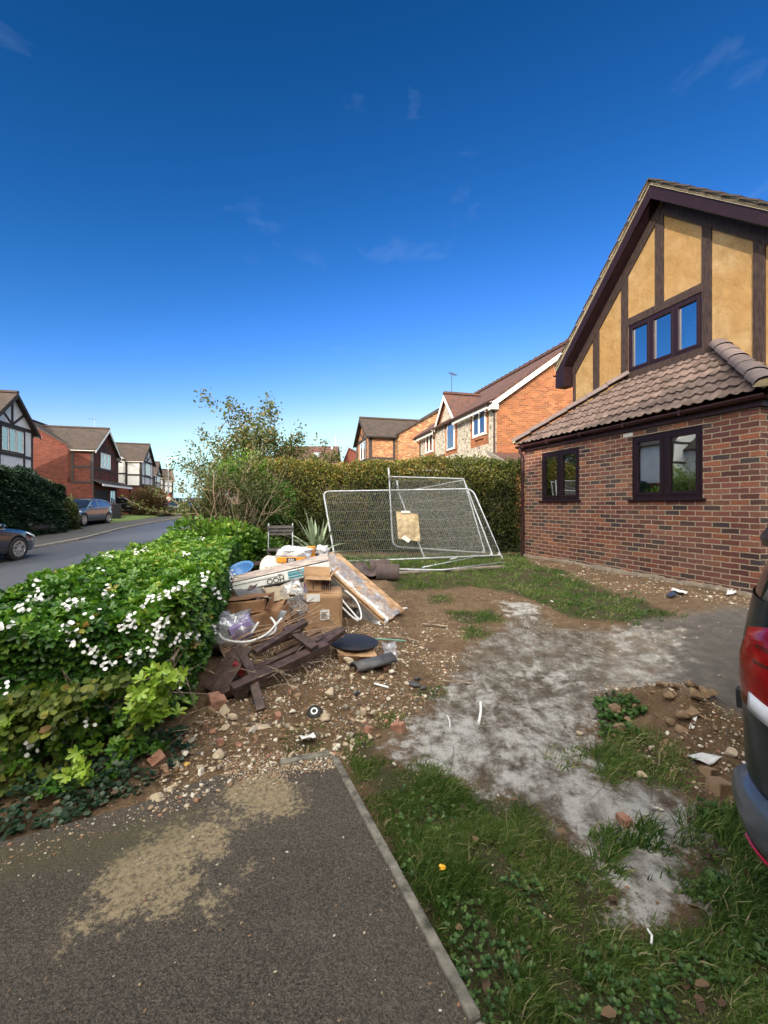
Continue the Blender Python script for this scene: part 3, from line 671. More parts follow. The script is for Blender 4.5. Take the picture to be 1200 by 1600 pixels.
def shell(m0, m1, s0, s1, z0, z1):                    # plain rooms behind the windows
    b = MB(); t = .05
    b.bx(m1, m1+t, s0, s1, z0, z1); b.bx(m0, m1, s0-t, s0, z0, z1); b.bx(m0, m1, s1, s1+t, z0, z1); b.bx(m0, m1, s0, s1, z0-t, z0); b.bx(m0, m1, s0, s1, z1, z1+t)
    b.build('room', M['plaster'], NH)
shell(.285, 3.6, .35, SF-.35, .15, 2.42)
for w, nm in ((wL, 1), (wR, 2)):
    window(NH, fb, *w, M['upvc'], 2, sash=M['upvc'], fw=.055, sw=.05, handle=[(w[0]+w[1])/2-.07])
for w in (wL, wR):
    b = MB()
    for u0_, u1_ in ((w[0]-.004, w[0]+.012), (w[1]-.012, w[1]+.004)): fb.box(b, u0_, u1_, -.36, -.075, w[2], w[3])
    b.build('reveal', M['render_white'], NH)
b = MB(); fb.box(b, wR[1]-.02, wR[1]+.16, -.02, .006, wR[3]+.02, wR[3]+.075); b.build('mortar_patch', M['render_white'], NH)
# gutter, fascia, downpipe
b = MB(); b.bx(-.05, -.02, -.05, SF+.05, EZ-.16, EZ-.02); b.bx(-.02, MF, -.05, -.02, EZ-.16, EZ-.02); b.bx(-.02, MF, SF+.02, SF+.05, EZ-.16, EZ-.02); b.build('fascia', M['gutter'], NH)
b = MB()
def half_gutter(b, p0, p1, r, up=ZV):
    p0, p1 = Vector(p0), Vector(p1); d = (p1-p0).normalized(); sd = d.cross(up).normalized(); P = []
    for q in (p0, p1): P.append([q+sd*r*math.cos(t)-up*r*math.sin(t) for t in np.linspace(0, math.pi, 9)]+[q+sd*(r-.006)*math.cos(t)-up*(r-.006)*math.sin(t) for t in np.linspace(math.pi, 0, 9)])
    b.grid(P)
half_gutter(b, (-.11, -.13, EZ-.035), (-.11, SF+.13, EZ-.035), .056); half_gutter(b, (-.13, -.11, EZ-.035), (MF, -.11, EZ-.035), .056)
b.build('gutter', M['gutter'], NH, smooth=True)
b = MB()
for s_ in (.9, 1.85, 2.8, 3.7, 4.5): b.bx(-.172, -.03, s_-.018, s_+.018, EZ-.10, EZ-.02)
b.build('gutter_bracket', M['gutter'], NH)
b = MB(); b.tube([(-.11, SF+.02, EZ-.08), (-.11, SF+.02, EZ-.16), (-.05, SF+.01, EZ-.26), (-.05, SF+.01, -.05)], .036, 12)
for z_ in (.5, 1.4, 2.15): b.lathe([(.036, -.03), (.045, -.03), (.045, .03), (.036, .03)], (-.05, SF+.01, z_), n=12)
b.build('downpipe', M['gutter'], NH, autosm=40)
# pantiled half-hipped lean-to roof: real tile relief
tile_near = pm('pantile', (.070, .046, .040), .8, .35, 5, .003, 80, c2=(.120, .084, .074))
def pantiles(name, P0, U, V_, lu, lv, lo, hi):        # P0 eave origin, U along eave, V_ up the slope; lo/hi(v) = hip limits along U
    Nn = U.cross(V_).normalized(); Nn = Nn if Nn.z > 0 else -Nn
    rows = []; cs = .30
    for c in range(int(lv/cs)+1):
        for f in (0.0, .02, .5, .97, .999): 
            v = (c+f)*cs
            if v <= lv: rows.append((v, .030*(1-f)+.004))
    us = np.arange(0, lu+.001, .0215); G = []
    for v, h in rows:
        row = []
        for u in us:
            uu = min(max(u, lo(v)), hi(v)); ph = (uu % .30)/.30
            wv = .034*math.exp(-((ph-.25)/.13)**2)*1.0 + .024*math.exp(-((ph-.80)/.10)**2)
            row.append(P0+U*uu+V_*v+Nn*(h+wv))
        G.append(row)
    b = MB(); b.grid(G); return b.build(name, tile_near, NH, smooth=False, autosm=55)
sl = Vector((MF+.16, 0, RISE)).normalized(); LV = math.hypot(MF+.16, RISE); cs_ = (MF+.16)/LV
pantiles('roof', Vector((-.16, -.16, EZ-.02)), Vector((0, 1, 0)), sl, SF+.32, LV, lambda v: v*cs_, lambda v: SF+.32-v*cs_)
sl2 = Vector((0, MF+.16, RISE)).normalized()
pantiles('roof', Vector((-.16, -.16, EZ-.02)), Vector((1, 0, 0)), sl2, MF+.16, LV, lambda v: v*cs_, lambda v: MF+.16)
pantiles('roof', Vector((-.16, SF+.16, EZ-.02)), Vector((1, 0, 0)), Vector((0, -sl2.y, sl2.z)), MF+.16, LV, lambda v: v*cs_, lambda v: MF+.16)
hipc = pm('hip_tile', (.13, .10, .10), .8, .2, 9, .003, 90); mort = pm('hip_mortar', (.48, .40, .24), .95, .2, 14, .006, 60)
def hip(p0, p1, tiles):
    p0, p1 = Vector(p0), Vector(p1); d = (p1-p0); L = d.length; d.normalize(); sd = d.cross(ZV).normalized(); up = sd.cross(d)
    for i in range(tiles):
        b = MB(); a = p0+d*(L*i/tiles); c = p0+d*(L*(i+1)/tiles-.006); lift = .012*(1 if i % 2 else .6)
        P = []
        for q, e in ((a, .012), (c, 0)):
            outr = [q+sd*.125*math.cos(t)*1.0+up*(.095*math.sin(t)**.8-.01+e+lift) for t in np.linspace(0, math.pi, 11)]
            inn = [q+sd*.105*math.cos(t)+up*(.078*math.sin(t)**.8-.02+e+lift) for t in np.linspace(math.pi, 0, 11)]
            P.append(outr+inn+[outr[0]])
        b.grid(P); b.build('hip_tile', hipc, NH, autosm=50)
    b = MB(); poly = [p0-d*.001+sd*.12*math.cos(t)+up*(.09*math.sin(t)-.02) for t in np.linspace(0, math.pi, 10)]
    b.prism(poly, d*.05); b.build('mortar', mort, NH)
    
hip((-.17, -.17, EZ+.05), (MF-.03, MF-.03, EZ+RISE+.05), 6)
hip((-.17, SF+.17, EZ+.05), (MF-.03, SF-MF+.03, EZ+RISE+.05), 6)
# gable facade
AS, AZ = 2.49, 7.17; sL, sR = 1.083, .925             # apex and slopes of the two rakes
def rake(u): return AZ-(u-AS)*sL if u > AS else AZ-(AS-u)*sR
fg = Fr((MF, 0, 0), (0, 1, 0), (-1, 0, 0))
wU = (s_of(1098, MF), s_of(983, MF), z_of(1098, 543, MF), z_of(1098, 456, MF))
b = MB(); wall_open(b, fg, -.05, 4.74, 2.0, lambda u: rake(u)-.22, .2, [wU], extra=(AS,))
b.build('gable_wall', M['ochre'], NH)
b = MB(); b.bx(MF+.2, MF+8, 4.54, 4.74, -.3, 4.45); b.bx(MF+.2, MF+8, -.05, .15, -.3, 4.65); b.bx(MF, MF+.2, 4.64, 4.74, -.3, 2.0); b.bx(MF, MF+.2, -.05, 0.0, -.3, 2.0)
fgb = Fr((MF+8.2, 0, 0), (0, 1, 0), (1, 0, 0)); wall_open(b, fgb, -.05, 4.74, -.3, lambda u: rake(u)-.22, .2, [], extra=(AS,))
b.build('brick_wall', M['brick_near'], NH, uv=True)
shell(MF+.205, MF+3.6, .35, 4.4, 2.75, 5.2)
window(NH, fg, *wU, M['upvc'], 3, glass=M['glass_up'], sash=M['upvc'], fw=.05, sw=.045, handle=[wU[0]+(wU[1]-wU[0])*.62, wU[0]+(wU[1]-wU[0])*.30], sill=False, w0=-.06, w1=.012)
tb = [(s_of(900, MF)-.0, 4.76), (s_of(937, MF), s_of(928, MF)), (s_of(982, MF), s_of(972, MF)), (s_of(1113, MF), s_of(1098, MF)), (s_of(1197, MF), s_of(1178, MF)), (-.06, .10)]
def timber(par, fr, u0, z0, u1, z1, wd, w1=.03): b = MB(); fr.beam(b, u0, z0, u1, z1, wd, -.01, w1); return b.build('timber', M['timber_dark'], par, bevel=.005)
for a, c in tb:
    mid = (a+c)/2; zt = min(rake(a), rake(c))-.33
    b = MB(); fg.box(b, a, c, 0, .028, 2.1, zt); b.build('timber', M['timber_dark'], NH, bevel=.004)
b = MB(); a, c = s_of(1038, MF), s_of(1025, MF); fg.box(b, a, c, 0, .027, wU[3]+.15, rake(c)-.33); b.build('timber', M['timber_dark'], NH, bevel=.004)
b = MB(); fg.box(b, wU[0]-.005, wU[1]+.005, 0, .03, wU[3]+.002, wU[3]+.155); b.build('timber', M['timber_dark'], NH, bevel=.004)
b = MB(); fg.box(b, wU[0]-.14, wU[1]+.05, 0, .033, EZ+RISE-.20, wU[2]-.002); b.build('timber', M['timber_dark'], NH, bevel=.004)
for (a, c) in ((AS, -.08), (AS, 4.77)):               # boards under the rakes on the wall face
    b = MB(); fg.beam(b, a, rake(a)-.40, c, rake(c)-.40, .17, 0, .036); b.build('timber', M['timber_dark'], NH)
b = MB(); b.beam((MF-.03, 1.55, EZ+RISE-.02), (MF-.03, -.1, EZ+RISE-.02-1.65*.84), .05, .15, up=(0, .6, .8)); b.build('flashing', M['timber_dark'], NH)
b = MB(); b.beam((MF-.03, SF-1.5, EZ+RISE-.0), (MF-.03, SF+.2, EZ+RISE-1.7*.84), .05, .12, up=(0, -.6, .8)); b.build('flashing', M['timber_dark'], NH)
# main roof, verge, barge boards, soffit
OV = 1.20; b = MB()
slab(b, (OV-.02, AS, AZ+.06), (MF+8.5, AS, AZ+.06), (MF+8.5, 5.05, rake(5.05)+.06), (OV-.02, 5.05, rake(5.05)+.06), .06)
slab(b, (OV-.02, AS, AZ+.06), (MF+8.5, AS, AZ+.06), (MF+8.5, -.35, rake(-.35)+.06), (OV-.02, -.35, rake(-.35)+.06), .06)
b.build('roof', M['tile_dark'], NH, uv=True)
b = MB()
for (e) in (5.03, -.33):
    n = 11
    for i in range(n):
        u0 = AS+(e-AS)*i/n; u1 = AS+(e-AS)*(i+1.02)/n
        b.beam((OV+.06, u0, rake(u0)+.075), (OV+.06, u1, rake(u1)+.105), .22, .022, up=(0, 0, 1))
b.build('verge_tile', M['tile_dark'], NH)
b = MB()
for e in (5.04, -.34): b.beam((OV+.02, AS, rake(AS)+.025), (OV+.02, e, rake(e)+.025), .08, .075)
b.build('verge_mortar', pm('verge_mortar', (.50, .43, .30), .95, .15, 12, .005, 50), NH)
for e in (5.04, -.34):
    b = MB(); P = [(AS, AZ-.02), (e, rake(e)-.02), (e, rake(e)-.24), (AS, AZ-.28)]
    b.prism([Vector((OV, a, z)) for a, z in P], (.028, 0, 0)); b.build('barge_board', M['upvc'], NH, bevel=.004)
    b = MB(); P = [(AS, AZ-.22), (e, rake(e)-.20), (e, rake(e)-.215), (AS, AZ-.235)]
    b.prism([Vector((OV+.03, a, z)) for a, z in P], (MF-OV-.032, 0, 0)); b.build('soffit', M['upvc'], NH)
b = MB(); P = [(4.76, rake(4.76)-.26), (5.04, rake(5.04)-.2), (5.04, rake(5.04)-.42), (4.76, rake(5.04)-.42)]
b.prism([Vector((OV-.004, a, z)) for a, z in P], (.3, 0, 0)); b.build('box_end', M['upvc'], NH)
b = MB(); half_gutter(b, (OV+.0, 5.09, rake(5.03)-.08), (MF+8, 5.09, rake(5.03)-.08), .055); b.build('gutter', M['gutter'], NH, smooth=True)

# ================================================================ STREET HOUSES
def street_house(label, loc, rotz, wx=(0, 4.6), wy=1.2, mx=(0, 9), D=6.4, eave=4.9, ridge=6.9, wridge=6.5, style='white', rot_side=None, porch=True, group=None, detail=True, front_win=3):
    H = thing('street_house', label, 'house', loc, rotz, group)
    low = M['brick_red']; up = M['render_white'] if style == 'white' else (M['brick_red'] if style == 'brick' else M['brick_multi'])
    if style == 'multi': low = up
    zc = 2.45; my = wy+D/2; wm = (wx[0]+wx[1])/2
    b = MB()
    b.prism([Vector((mx[0], y, z)) for y, z in ((wy, -.6), (wy+D, -.6), (wy+D, zc), (wy, zc))], (mx[1]-mx[0], 0, 0))
    b.bx(wx[0], wx[1], 0, wy, -.6, zc); b.build('wall', low, H, uv=True)
    b = MB(); e = .0 if style != 'white' else .02
    b.prism([Vector((mx[0]-e, y, z)) for y, z in ((wy-e, zc), (wy+D+e, zc), (wy+D+e, eave), (my, ridge-.05), (wy-e, eave))], (mx[1]-mx[0]+2*e, 0, 0))
    b.prism([Vector((x, -e, z)) for x, z in ((wx[0]-e, zc), (wx[1]+e, zc), (wx[1]+e, eave), (wm, wridge-.05), (wx[0]-e, eave))], (0, wy+.3, 0))
    b.build('upper_wall', up, H, uv=True)
    tl = M['tile_dark']; ov = .28; s1 = (ridge-eave)/(D/2); s2 = (wridge-eave)/((wx[1]-wx[0])/2)
    b = MB()
    for sg in (-1, 1):
        ye = my+sg*(D/2+ov); ze = eave-s1*ov+.06
        slab(b, (mx[0]-.15, my, ridge+.06), (mx[1]+.15, my, ridge+.06), (mx[1]+.15, ye, ze), (mx[0]-.15, ye, ze), .09)
    yr = wy+(wridge-eave)/s1+.1
    for sg in (-1, 1):
        xe = wm+sg*((wx[1]-wx[0])/2+ov); ze = eave-s2*ov+.07
        slab(b, (wm, -ov, wridge+.07), (wm, yr, wridge+.07), (xe, wy+.02, ze) if False else (xe, yr if sg == 0 else wy+.1+.0*sg, ze), (xe, -ov, ze), .09)
    rf = b.build('roof', tl, H, uv=True)
    b = MB(); b.beam((mx[0]-.15, my, ridge+.10), (mx[1]+.15, my, ridge+.10), .2, .10); b.beam((wm, -ov, wridge+.11), (wm, yr, wridge+.11), .2, .10); b.build('ridge_tile', M['tile_dark'], rf)
    MW[rf.name] = MW[H.name]
    tm = M['timber_black']; ff = Fr((0, -e, 0), (1, 0, 0), (0, -1, 0)); hw = (wx[1]-wx[0])/2
    bc = M['white_paint'] if style != 'multi' else M['timber_black']
    for sg in (-1, 1):
        b = MB(); xe = wm+sg*(hw+ov); P = [(wm, wridge+.0), (xe, eave-s2*ov+.0), (xe, eave-s2*ov-.16), (wm, wridge-.18)]
        b.prism([Vector((x, -ov-.02, z)) for x, z in P], (0, .03, 0)); b.build('barge_board', bc if style != 'white' else M['timber_black'], H)
    b = MB()
    def V(u, z0, z1, w=.14): ff.box(b, u-w/2, u+w/2, 0, .035, z0, z1)
    def Hh(z, u0, u1, w=.14): ff.box(b, u0, u1, 0, .036, z-w/2, z+w/2)
    x0, x1 = wx; wa, wb = wm-.95, wm+.95
    for u in (x0+.07, x1-.07): V(u, zc, eave)
    V(wa-.09, zc, eave); V(wb+.09, zc, eave); Hh(eave-.03, x0, x1, .17); Hh(zc+.05, x0-.0, x1, .17); Hh(zc+1.05, x0, x1)
    V(wm, eave, wridge-.2); ff.beam(b, wm, eave+.05, wm-.55*hw, eave+.45*(wridge-eave), .11, 0, .034); ff.beam(b, wm, eave+.05, wm+.55*hw, eave+.45*(wridge-eave), .11, 0, .034)
    for xs_, wsg in ((x0, -1), (x1, 1)):
        fs = Fr((xs_+e*wsg, 0, 0), (0, 1, 0), (wsg, 0, 0)); L = wy
        for u in (.07, L-.0): fs.box(b, u-.07, u+.07, 0, .03, zc, eave-.05)
        for z in (zc+.06, zc+1.1): fs.box(b, 0, L, 0, .028, z-.07, z+.07)
    if style == 'white':
        for xs_, wsg in ((mx[0], -1), (mx[1], 1)):
            fs = Fr((xs_+e*wsg, wy, 0), (0, 1, 0), (wsg, 0, 0))
            for u in (.05, D/4, D/2, D*.75, D-.05): fs.box(b, u-.07, u+.07, 0, .03, zc, eave-.05)
            for z in (zc+.06, zc+1.2, eave-.06): fs.box(b, 0, D, 0, .028, z-.07, z+.07)
    b.build('timber', tm, H)
    gl = M['glass_far']; wc = M['white_paint'] if style != 'multi' else M['timber_black']
    window(H, Fr((0, -e, 0), (1, 0, 0), (0, -1, 0)), wa, wb, zc+1.15, eave-.14, wc if style == 'brick' else M['timber_black'], front_win, glass=gl, w0=.0, w1=.05, fw=.06, sash=M['white_paint'] if detail else None, sw=.03, sill=False)
    f2 = Fr((0, 0, 0), (1, 0, 0), (0, -1, 0))
    g = MB(); f2.box(g, x0+.35, x0+2.75, -.02, .02, 0, 2.05); gd = g.build('garage_door', M['timber_black'], H); 
    window(H, f2, x1-1.35, x1-.35, .9, 2.05, M['white_paint'], 2, glass=gl, w0=0, w1=.04, fw=.05, sill=False)
    fm_ = Fr((0, wy, 0), (1, 0, 0), (0, -1, 0))
    if mx[1]-x1 > 2.5:
        g = MB(); fm_.box(g, x1+.5, x1+1.4, -.02, .03, 0, 2.05); g.build('front_door', M['timber_black'], H)
        window(H, fm_, x1+1.8, x1+3.3, .85, 2.05, M['white_paint'], 3, glass=gl, w0=0, w1=.04, fw=.05, sill=False)
        window(H, fm_, x1+1.2, x1+2.6, zc+1.1, eave-.2, M['white_paint'], 2, glass=gl, w0=0, w1=.04, fw=.05, sill=False)
    if porch:
        g = MB(); slab(g, (x0-.1, -.62, 2.42), (x1+1.7, -.62, 2.42), (x1+1.7, -.02, 2.75), (x0-.1, -.02, 2.75), .08); g.build('porch_roof', M['tile_dark'], H, uv=True)
        g = MB(); g.bx(x0-.1, x1+1.7, -.66, -.62, 2.26, 2.40); g.build('porch_fascia', bc, H)
        g = MB(); g.bx(x1+1.55, x1+1.7, -.6, -.45, -.3, 2.26); g.build('porch_post', M['brick_red'], H, uv=True)
    g = MB(); g.tube([(x0-.06, -.05, eave-.2), (x0-.06, -.05, 0)], .04, 8); g.build('downpipe', M['black_plastic'], H)
    g = MB(); half_gutter(g, (x0-ov-.03, -ov, eave-s2*ov), (x0-ov-.03, wy, eave-s2*ov), .06); half_gutter(g, (x1+ov+.03, -ov, eave-s2*ov), (x1+ov+.03, wy, eave-s2*ov), .06); g.build('gutter', M['white_paint'] if style != 'multi' else M['black_plastic'], H)
    return H
def aerial(parent, p, h=1.3, ang=.6, els=7, L=1.0, r=.015, m=None):
    b = MB(); p = Vector(p); b.tube([p, p+ZV*h], r, 6); d = Vector((math.cos(ang), math.sin(ang), .15)).normalized(); t = p+ZV*h
    b.tube([t-d*L*.35, t+d*L*.65], r*.8, 6); sd = d.cross(ZV).normalized()
    for i in range(els): q = t-d*L*.3+d*L*.95*i/(els-1); b.tube([q-sd*.16, q+sd*.16], r*.6, 5)
    return b.build('aerial', m or M['steel'], parent)
A105 = math.atan2(.965, -.26)
h1 = street_house('white rendered half-timbered house nearest on the left, behind the tall dark hedge', (-17.85, 19.0, .5), A105, wx=(0, 3.7), mx=(-4.5, 5.0), eave=4.95, ridge=6.7, wridge=6.5, style='white', porch=False)
aerial(h1, (5.6, 2.2, 5.6), 1.0, 2.6)
h2 = street_house('red brick house with dark timber strips behind the blue hatchback', (-20, 29, .6), A105, wx=(0, 4.6), mx=(0, 9), eave=4.85, ridge=6.8, wridge=6.5, style='brick')
h3 = street_house('white half-timbered house beyond the red brick one, rounded bush in front', (-23, 40, .85), A105+.03, wx=(0, 4.6), mx=(0, 9), eave=5.0, ridge=7.0, wridge=6.7, style='white')
aerial(h3, (1.2, 4.2, 6.9), 1.9, 1.0)
h4 = street_house('small distant half-timbered house, fourth along the left side of the street', (-28.8, 53, .9), A105+.06, wx=(0, 4.2), mx=(0, 9), eave=4.6, ridge=6.4, wridge=6.2, style='white', porch=False)
h5 = street_house('farthest house of the left row, partly hidden behind the lamp post and bare twigs', (-33, 66, 1.0), A105+.35, wx=(0, 4.2), mx=(0, 9), eave=4.6, ridge=6.4, wridge=6.2, style='white', porch=False)
h0 = street_house('half-timbered street house added out of view to shade the road, before the first one on the left', (-16.2, 7.5, .1), A105, wx=(0, 4.6), mx=(-3, 7), eave=5, ridge=7.6, wridge=7.3, style='white', porch=False)  # unseen house, added so that the street lies in shade
h00 = street_house('red brick street house added out of view to shade the road, at the near end of the left row', (-15.8, -6, .0), A105, wx=(0, 4.6), mx=(-5, 7), eave=5, ridge=7.8, wridge=7.5, style='brick', porch=False)  # second unseen house, added to throw shade over the road
# house right of centre with dark barges (mirrored: its front faces left)
RB = math.atan2(-.97, .25)
hb = street_house('orange brick house with dark barge boards and a satellite dish behind the long hedge', (-2.95, 35.0, 1.0), RB, wx=(4.0, 8.2), wy=1.6, mx=(-1, 8.2), D=8.6, eave=5.05, ridge=7.55, wridge=6.45, style='multi', porch=False, front_win=2)
aerial(hb, (7.6, 5.9, 7.5), 2.1, 2.4, L=1.5, r=.022, m=M['black_plastic'])
b = MB(); Md = Euler((R(70), 0, R(-20))).to_matrix(); b.lathe([(.0, 0), (.15, .012), (.28, .05), (.36, .09), (.35, .10), (.2, .06), (0, .03)], (8.55, 7.1, 2.95), M=Md, n=20); b.tube([(8.25, 7.1, 2.95), (8.55, 7.1, 2.95)], .02); b.build('satellite_dish', pm('dish', (.25, .25, .26), .5), hb, smooth=True)

# flint-fronted house
FA = thing('flint_house', 'orange brick house with flint front panels, arched window and white barge boards', 'house', (4.26-.245*9, 15.9+.97*9, .8), math.atan2(-.97, .245))
EA, RA_, DA = 4.8, 7.15, 6.6
b = MB(); b.prism([Vector((0, y, z)) for y, z in ((0, -.6), (DA, -.6), (DA, EA), (DA/2, RA_-.05), (0, EA))], (9, 0, 0)); b.build('wall', M['brick_orange'], FA, uv=True)
ffA = Fr((0, 0, 0), (1, 0, 0), (0, -1, 0)); t2x = lambda t: 9-t
gx0, gx1 = t2x(5.9), t2x(3.7); gm = (gx0+gx1)/2
b = MB(); b.prism([ffA.p(gx0, .012, EA-.3), ffA.p(gx1, .012, EA-.3), ffA.p(gx1, .012, EA), ffA.p(gm, .012, EA+1.25), ffA.p(gx0, .012, EA)], (0, 1.6, 0)); b.build('gable', M['brick_orange'], FA, uv=True)
b = MB(); F_ = lambda u0, u1, z0, z1: ffA.box(b, u0, u1, 0, .03, z0, z1)
wrA, waA, wlA = (t2x(1.97), t2x(.846), 3.56, 4.62), (t2x(4.72), t2x(3.81), 3.34, 4.75), (t2x(7.8), t2x(6.7), 3.6, 4.64)
F_(t2x(.6), t2x(.05), -.5, EA-.12); F_(t2x(3.55), t2x(2.25), 3.1, EA-.12); F_(t2x(6.4), t2x(5.05), 3.25, EA+.0); F_(t2x(8.7), t2x(8.05), 3.1, EA-.12)
F_(t2x(8.7), t2x(.65), -.5, 2.85); F_(t2x(5.9), t2x(.6), 2.85, 3.12)
b.prism([ffA.p(gx0+.3, .012, EA+.02), ffA.p(gx1-.3, .012, EA+.02), ffA.p(gm, .012, EA+.9)], (0, -.03, 0))
b.build('flint_panel', M['flint'], FA, uv=True)
window(FA, ffA, *wrA, M['white_paint'], 2, glass=M['glass_far'], w0=.0, w1=.06, fw=.07, sill=True); window(FA, ffA, *wlA, M['white_paint'], 2, glass=M['glass_far'], w0=.0, w1=.06, fw=.07, sill=True)
def arch_poly(u0, u1, z0, z1, w, n=12):
    c = (u0+u1)/2; r = (u1-u0)/2; zs = z1-r
    return [ffA.p(u0, w, z0), ffA.p(u1, w, z0)]+[ffA.p(c+r*math.cos(t), w, zs+r*math.sin(t)) for t in np.linspace(0, math.pi, n)]
b = MB(); b.prism(arch_poly(waA[0]-.18, waA[1]+.18, waA[2]-.02, waA[3]+.18, .012), (0, -.028, 0)); b.build('brick_surround', M['brick_orange'], FA, uv=True)
b = MB(); b.prism(arch_poly(*waA, .04), (0, -.03, 0)); aw = b.build('arched_window', M['white_paint'], FA); MW[aw.name] = MW[FA.name]
b = MB(); b.prism(arch_poly(waA[0]+.09, waA[1]-.09, waA[2]+.09, waA[3]-.09, .065), (0, -.012, 0)); b.build('pane', M['glass_far'], aw)
b = MB()
for u0, u1, z in ((wrA[0]-.1, wrA[1]+.1, wrA[2]-.16), (wlA[0]-.1, wlA[1]+.1, wlA[2]-.16)): ffA.box(b, u0+.3, u1-.3, 0, .06, z, z+.1)
b.build('brick_corbel', M['brick_orange'], FA, uv=True)
b = MB(); sA = (RA_-EA)/(DA/2)
for sg in (-1, 1):
    ye = DA/2+sg*(DA/2+.3); slab(b, (-.15, DA/2, RA_+.08), (9.2, DA/2, RA_+.08), (9.2, ye, EA-sA*.3+.08), (-.15, ye, EA-sA*.3+.08), .10)
yr = (1.25)/sA
for sg in (-1, 1):
    xe = gm+sg*1.25; slab(b, (gm, -.2, EA+1.35), (gm, yr, EA+1.35), (xe, .15, EA-.05), (xe, -.2, EA-.05), .09)
rfA = b.build('roof', M['tile_red'], FA, uv=True); MW[rfA.name] = MW[FA.name]
b = MB(); b.beam((-.15, DA/2, RA_+.12), (9.2, DA/2, RA_+.12), .22, .12); b.beam((gm, -.2, EA+1.38), (gm, yr, EA+1.38), .2, .1)
for i in range(22): b.beam((-.15+i*.425, DA/2, RA_+.15), (-.10+i*.425, DA/2, RA_+.15), .25, .13)
b.build('ridge_tile', M['tile_red'], rfA, uv=True)
b = MB()
for sg in (-1, 1): b.prism([Vector((9.17, DA/2+sg*a, z)) for a, z in ((0, RA_-.03), (DA/2+.3, EA-sA*.3-.03), (DA/2+.3, EA-sA*.3-.24), (0, RA_-.24))], (.03, 0, 0))
for sg in (-1, 1): b.prism([Vector((gm+sg*a, -.22, z)) for a, z in ((0, EA+1.26), (1.25, EA-.13), (1.25, EA-.33), (0, EA+1.06))], (0, .03, 0))
b.bx(8.85, 9.15, -.3, -.02, EA-.5, EA-.3); b.build('barge_board', M['white_paint'], FA)
b = MB(); b.bx(0, gx0-.15, -.31, -.28, EA-.42, EA-.22); b.bx(gx1+.15, 9.15, -.31, -.28, EA-.42, EA-.22); b.build('fascia', M['white_paint'], FA)
b = MB(); half_gutter(b, (gx1+.1, -.37, EA-.24), (9.2, -.37, EA-.24), .06); half_gutter(b, (0, -.37, EA-.24), (gx0-.1, -.37, EA-.24), .06); b.tube([(8.9, -.37, EA-.28), (8.9, -.06, EA-.6), (8.9, -.06, 0)], .04, 8); b.tube([(.3, -.37, EA-.28), (.3, -.06, EA-.6), (.3, -.06, 0)], .04, 8); b.build('gutter', M['gutter'], FA)
b = MB(); slab(b, (9.05, -.4, 2.7), (9.05, 3, 2.7), (10.6, 3, 2.05), (10.6, -.4, 2.05), .1); lr = b.build('lean_to_roof', M['tile_red'], FA, uv=True)
b = MB(); b.beam((9.05, -.42, 2.68), (10.6, -.42, 2.03), .06, .14); b.build('lean_to_fascia', M['concrete'], FA)
b = MB(); b.bx(9.0, 10.3, -.2, 2.8, -.5, 2.1); b.build('lean_to_wall', M['brick_orange'], FA, uv=True)

# far roofs beyond the hedge
FC = thing('distant_house', 'distant brown-tiled roof with a skylight and small white gable above the hedge', 'house', (-11.6, 44, 1.0), 0)
b = MB(); b.prism([Vector((0, y, z)) for y, z in ((0, -.5), (8, -.5), (8, 4.6), (4, 7.1), (0, 4.6))], (6.2, 0, 0)); b.build('wall', M['brick_multi'], FC, uv=True)
b = MB()
for sg in (-1, 1): slab(b, (-.2, 4, 7.25), (6.5, 4, 7.25), (6.5, 4+sg*4.4, 4.5), (-.2, 4+sg*4.4, 4.5), .1)
b.build('roof', M['tile_red'], FC, uv=True)
b = MB(); slab(b, (3.95, 2.2, 6.25), (4.7, 2.2, 6.25), (4.7, 1.4, 5.70), (3.95, 1.4, 5.70), -.06); b.build('skylight', pm('skylight_glass', (.35, .38, .42), .15, .1), FC)
b = MB(); b.prism([Vector((x, -.5, z)) for x, z in ((4.2, 4.2), (5.9, 4.2), (5.05, 5.15))], (0, 1.5, 0)); b.build('gable', M['render_white'], FC)
b = MB()
for sg in (-1, 1): b.beam((5.05, -.6, 5.27), (5.05+sg*1.05, -.6, 4.15), .12, .16)
b.bx(5.0, 5.1, -.55, -.5, 4.2, 5.1); b.build('barge_board', pm('barge_wood', (.30, .2, .13), .7), FC)
b = MB(); b.tube([(5.75, 3.4, 6.6), (5.75, 3.4, 7.1)], .1); b.build('vent_pipe', M['render_white'], FC)
aerial(FC, (6.1, 4, 7.2), 1.3, 2.8, r=.03, els=4)
FD = thing('distant_house', 'small distant roof with a red brick gable beside the orange brick house', 'house', (-5.0, 50, 1.0), R(-12))
b = MB(); b.prism([Vector((x, 0, z)) for x, z in ((0, -.5), (5, -.5), (5, 4.9), (.9, 7.2), (0, 4.9))], (0, 7, 0)); b.build('wall', M['brick_red'], FD, uv=True)
b = MB(); slab(b, (.9, -.2, 7.35), (.9, 7.2, 7.35), (5.3, 7.2, 4.8), (5.3, -.2, 4.8), .1); slab(b, (.9, -.2, 7.35), (.9, 7.2, 7.35), (-.3, 7.2, 4.5), (-.3, -.2, 4.5), .1); b.build('roof', M['tile_red'], FD, uv=True)

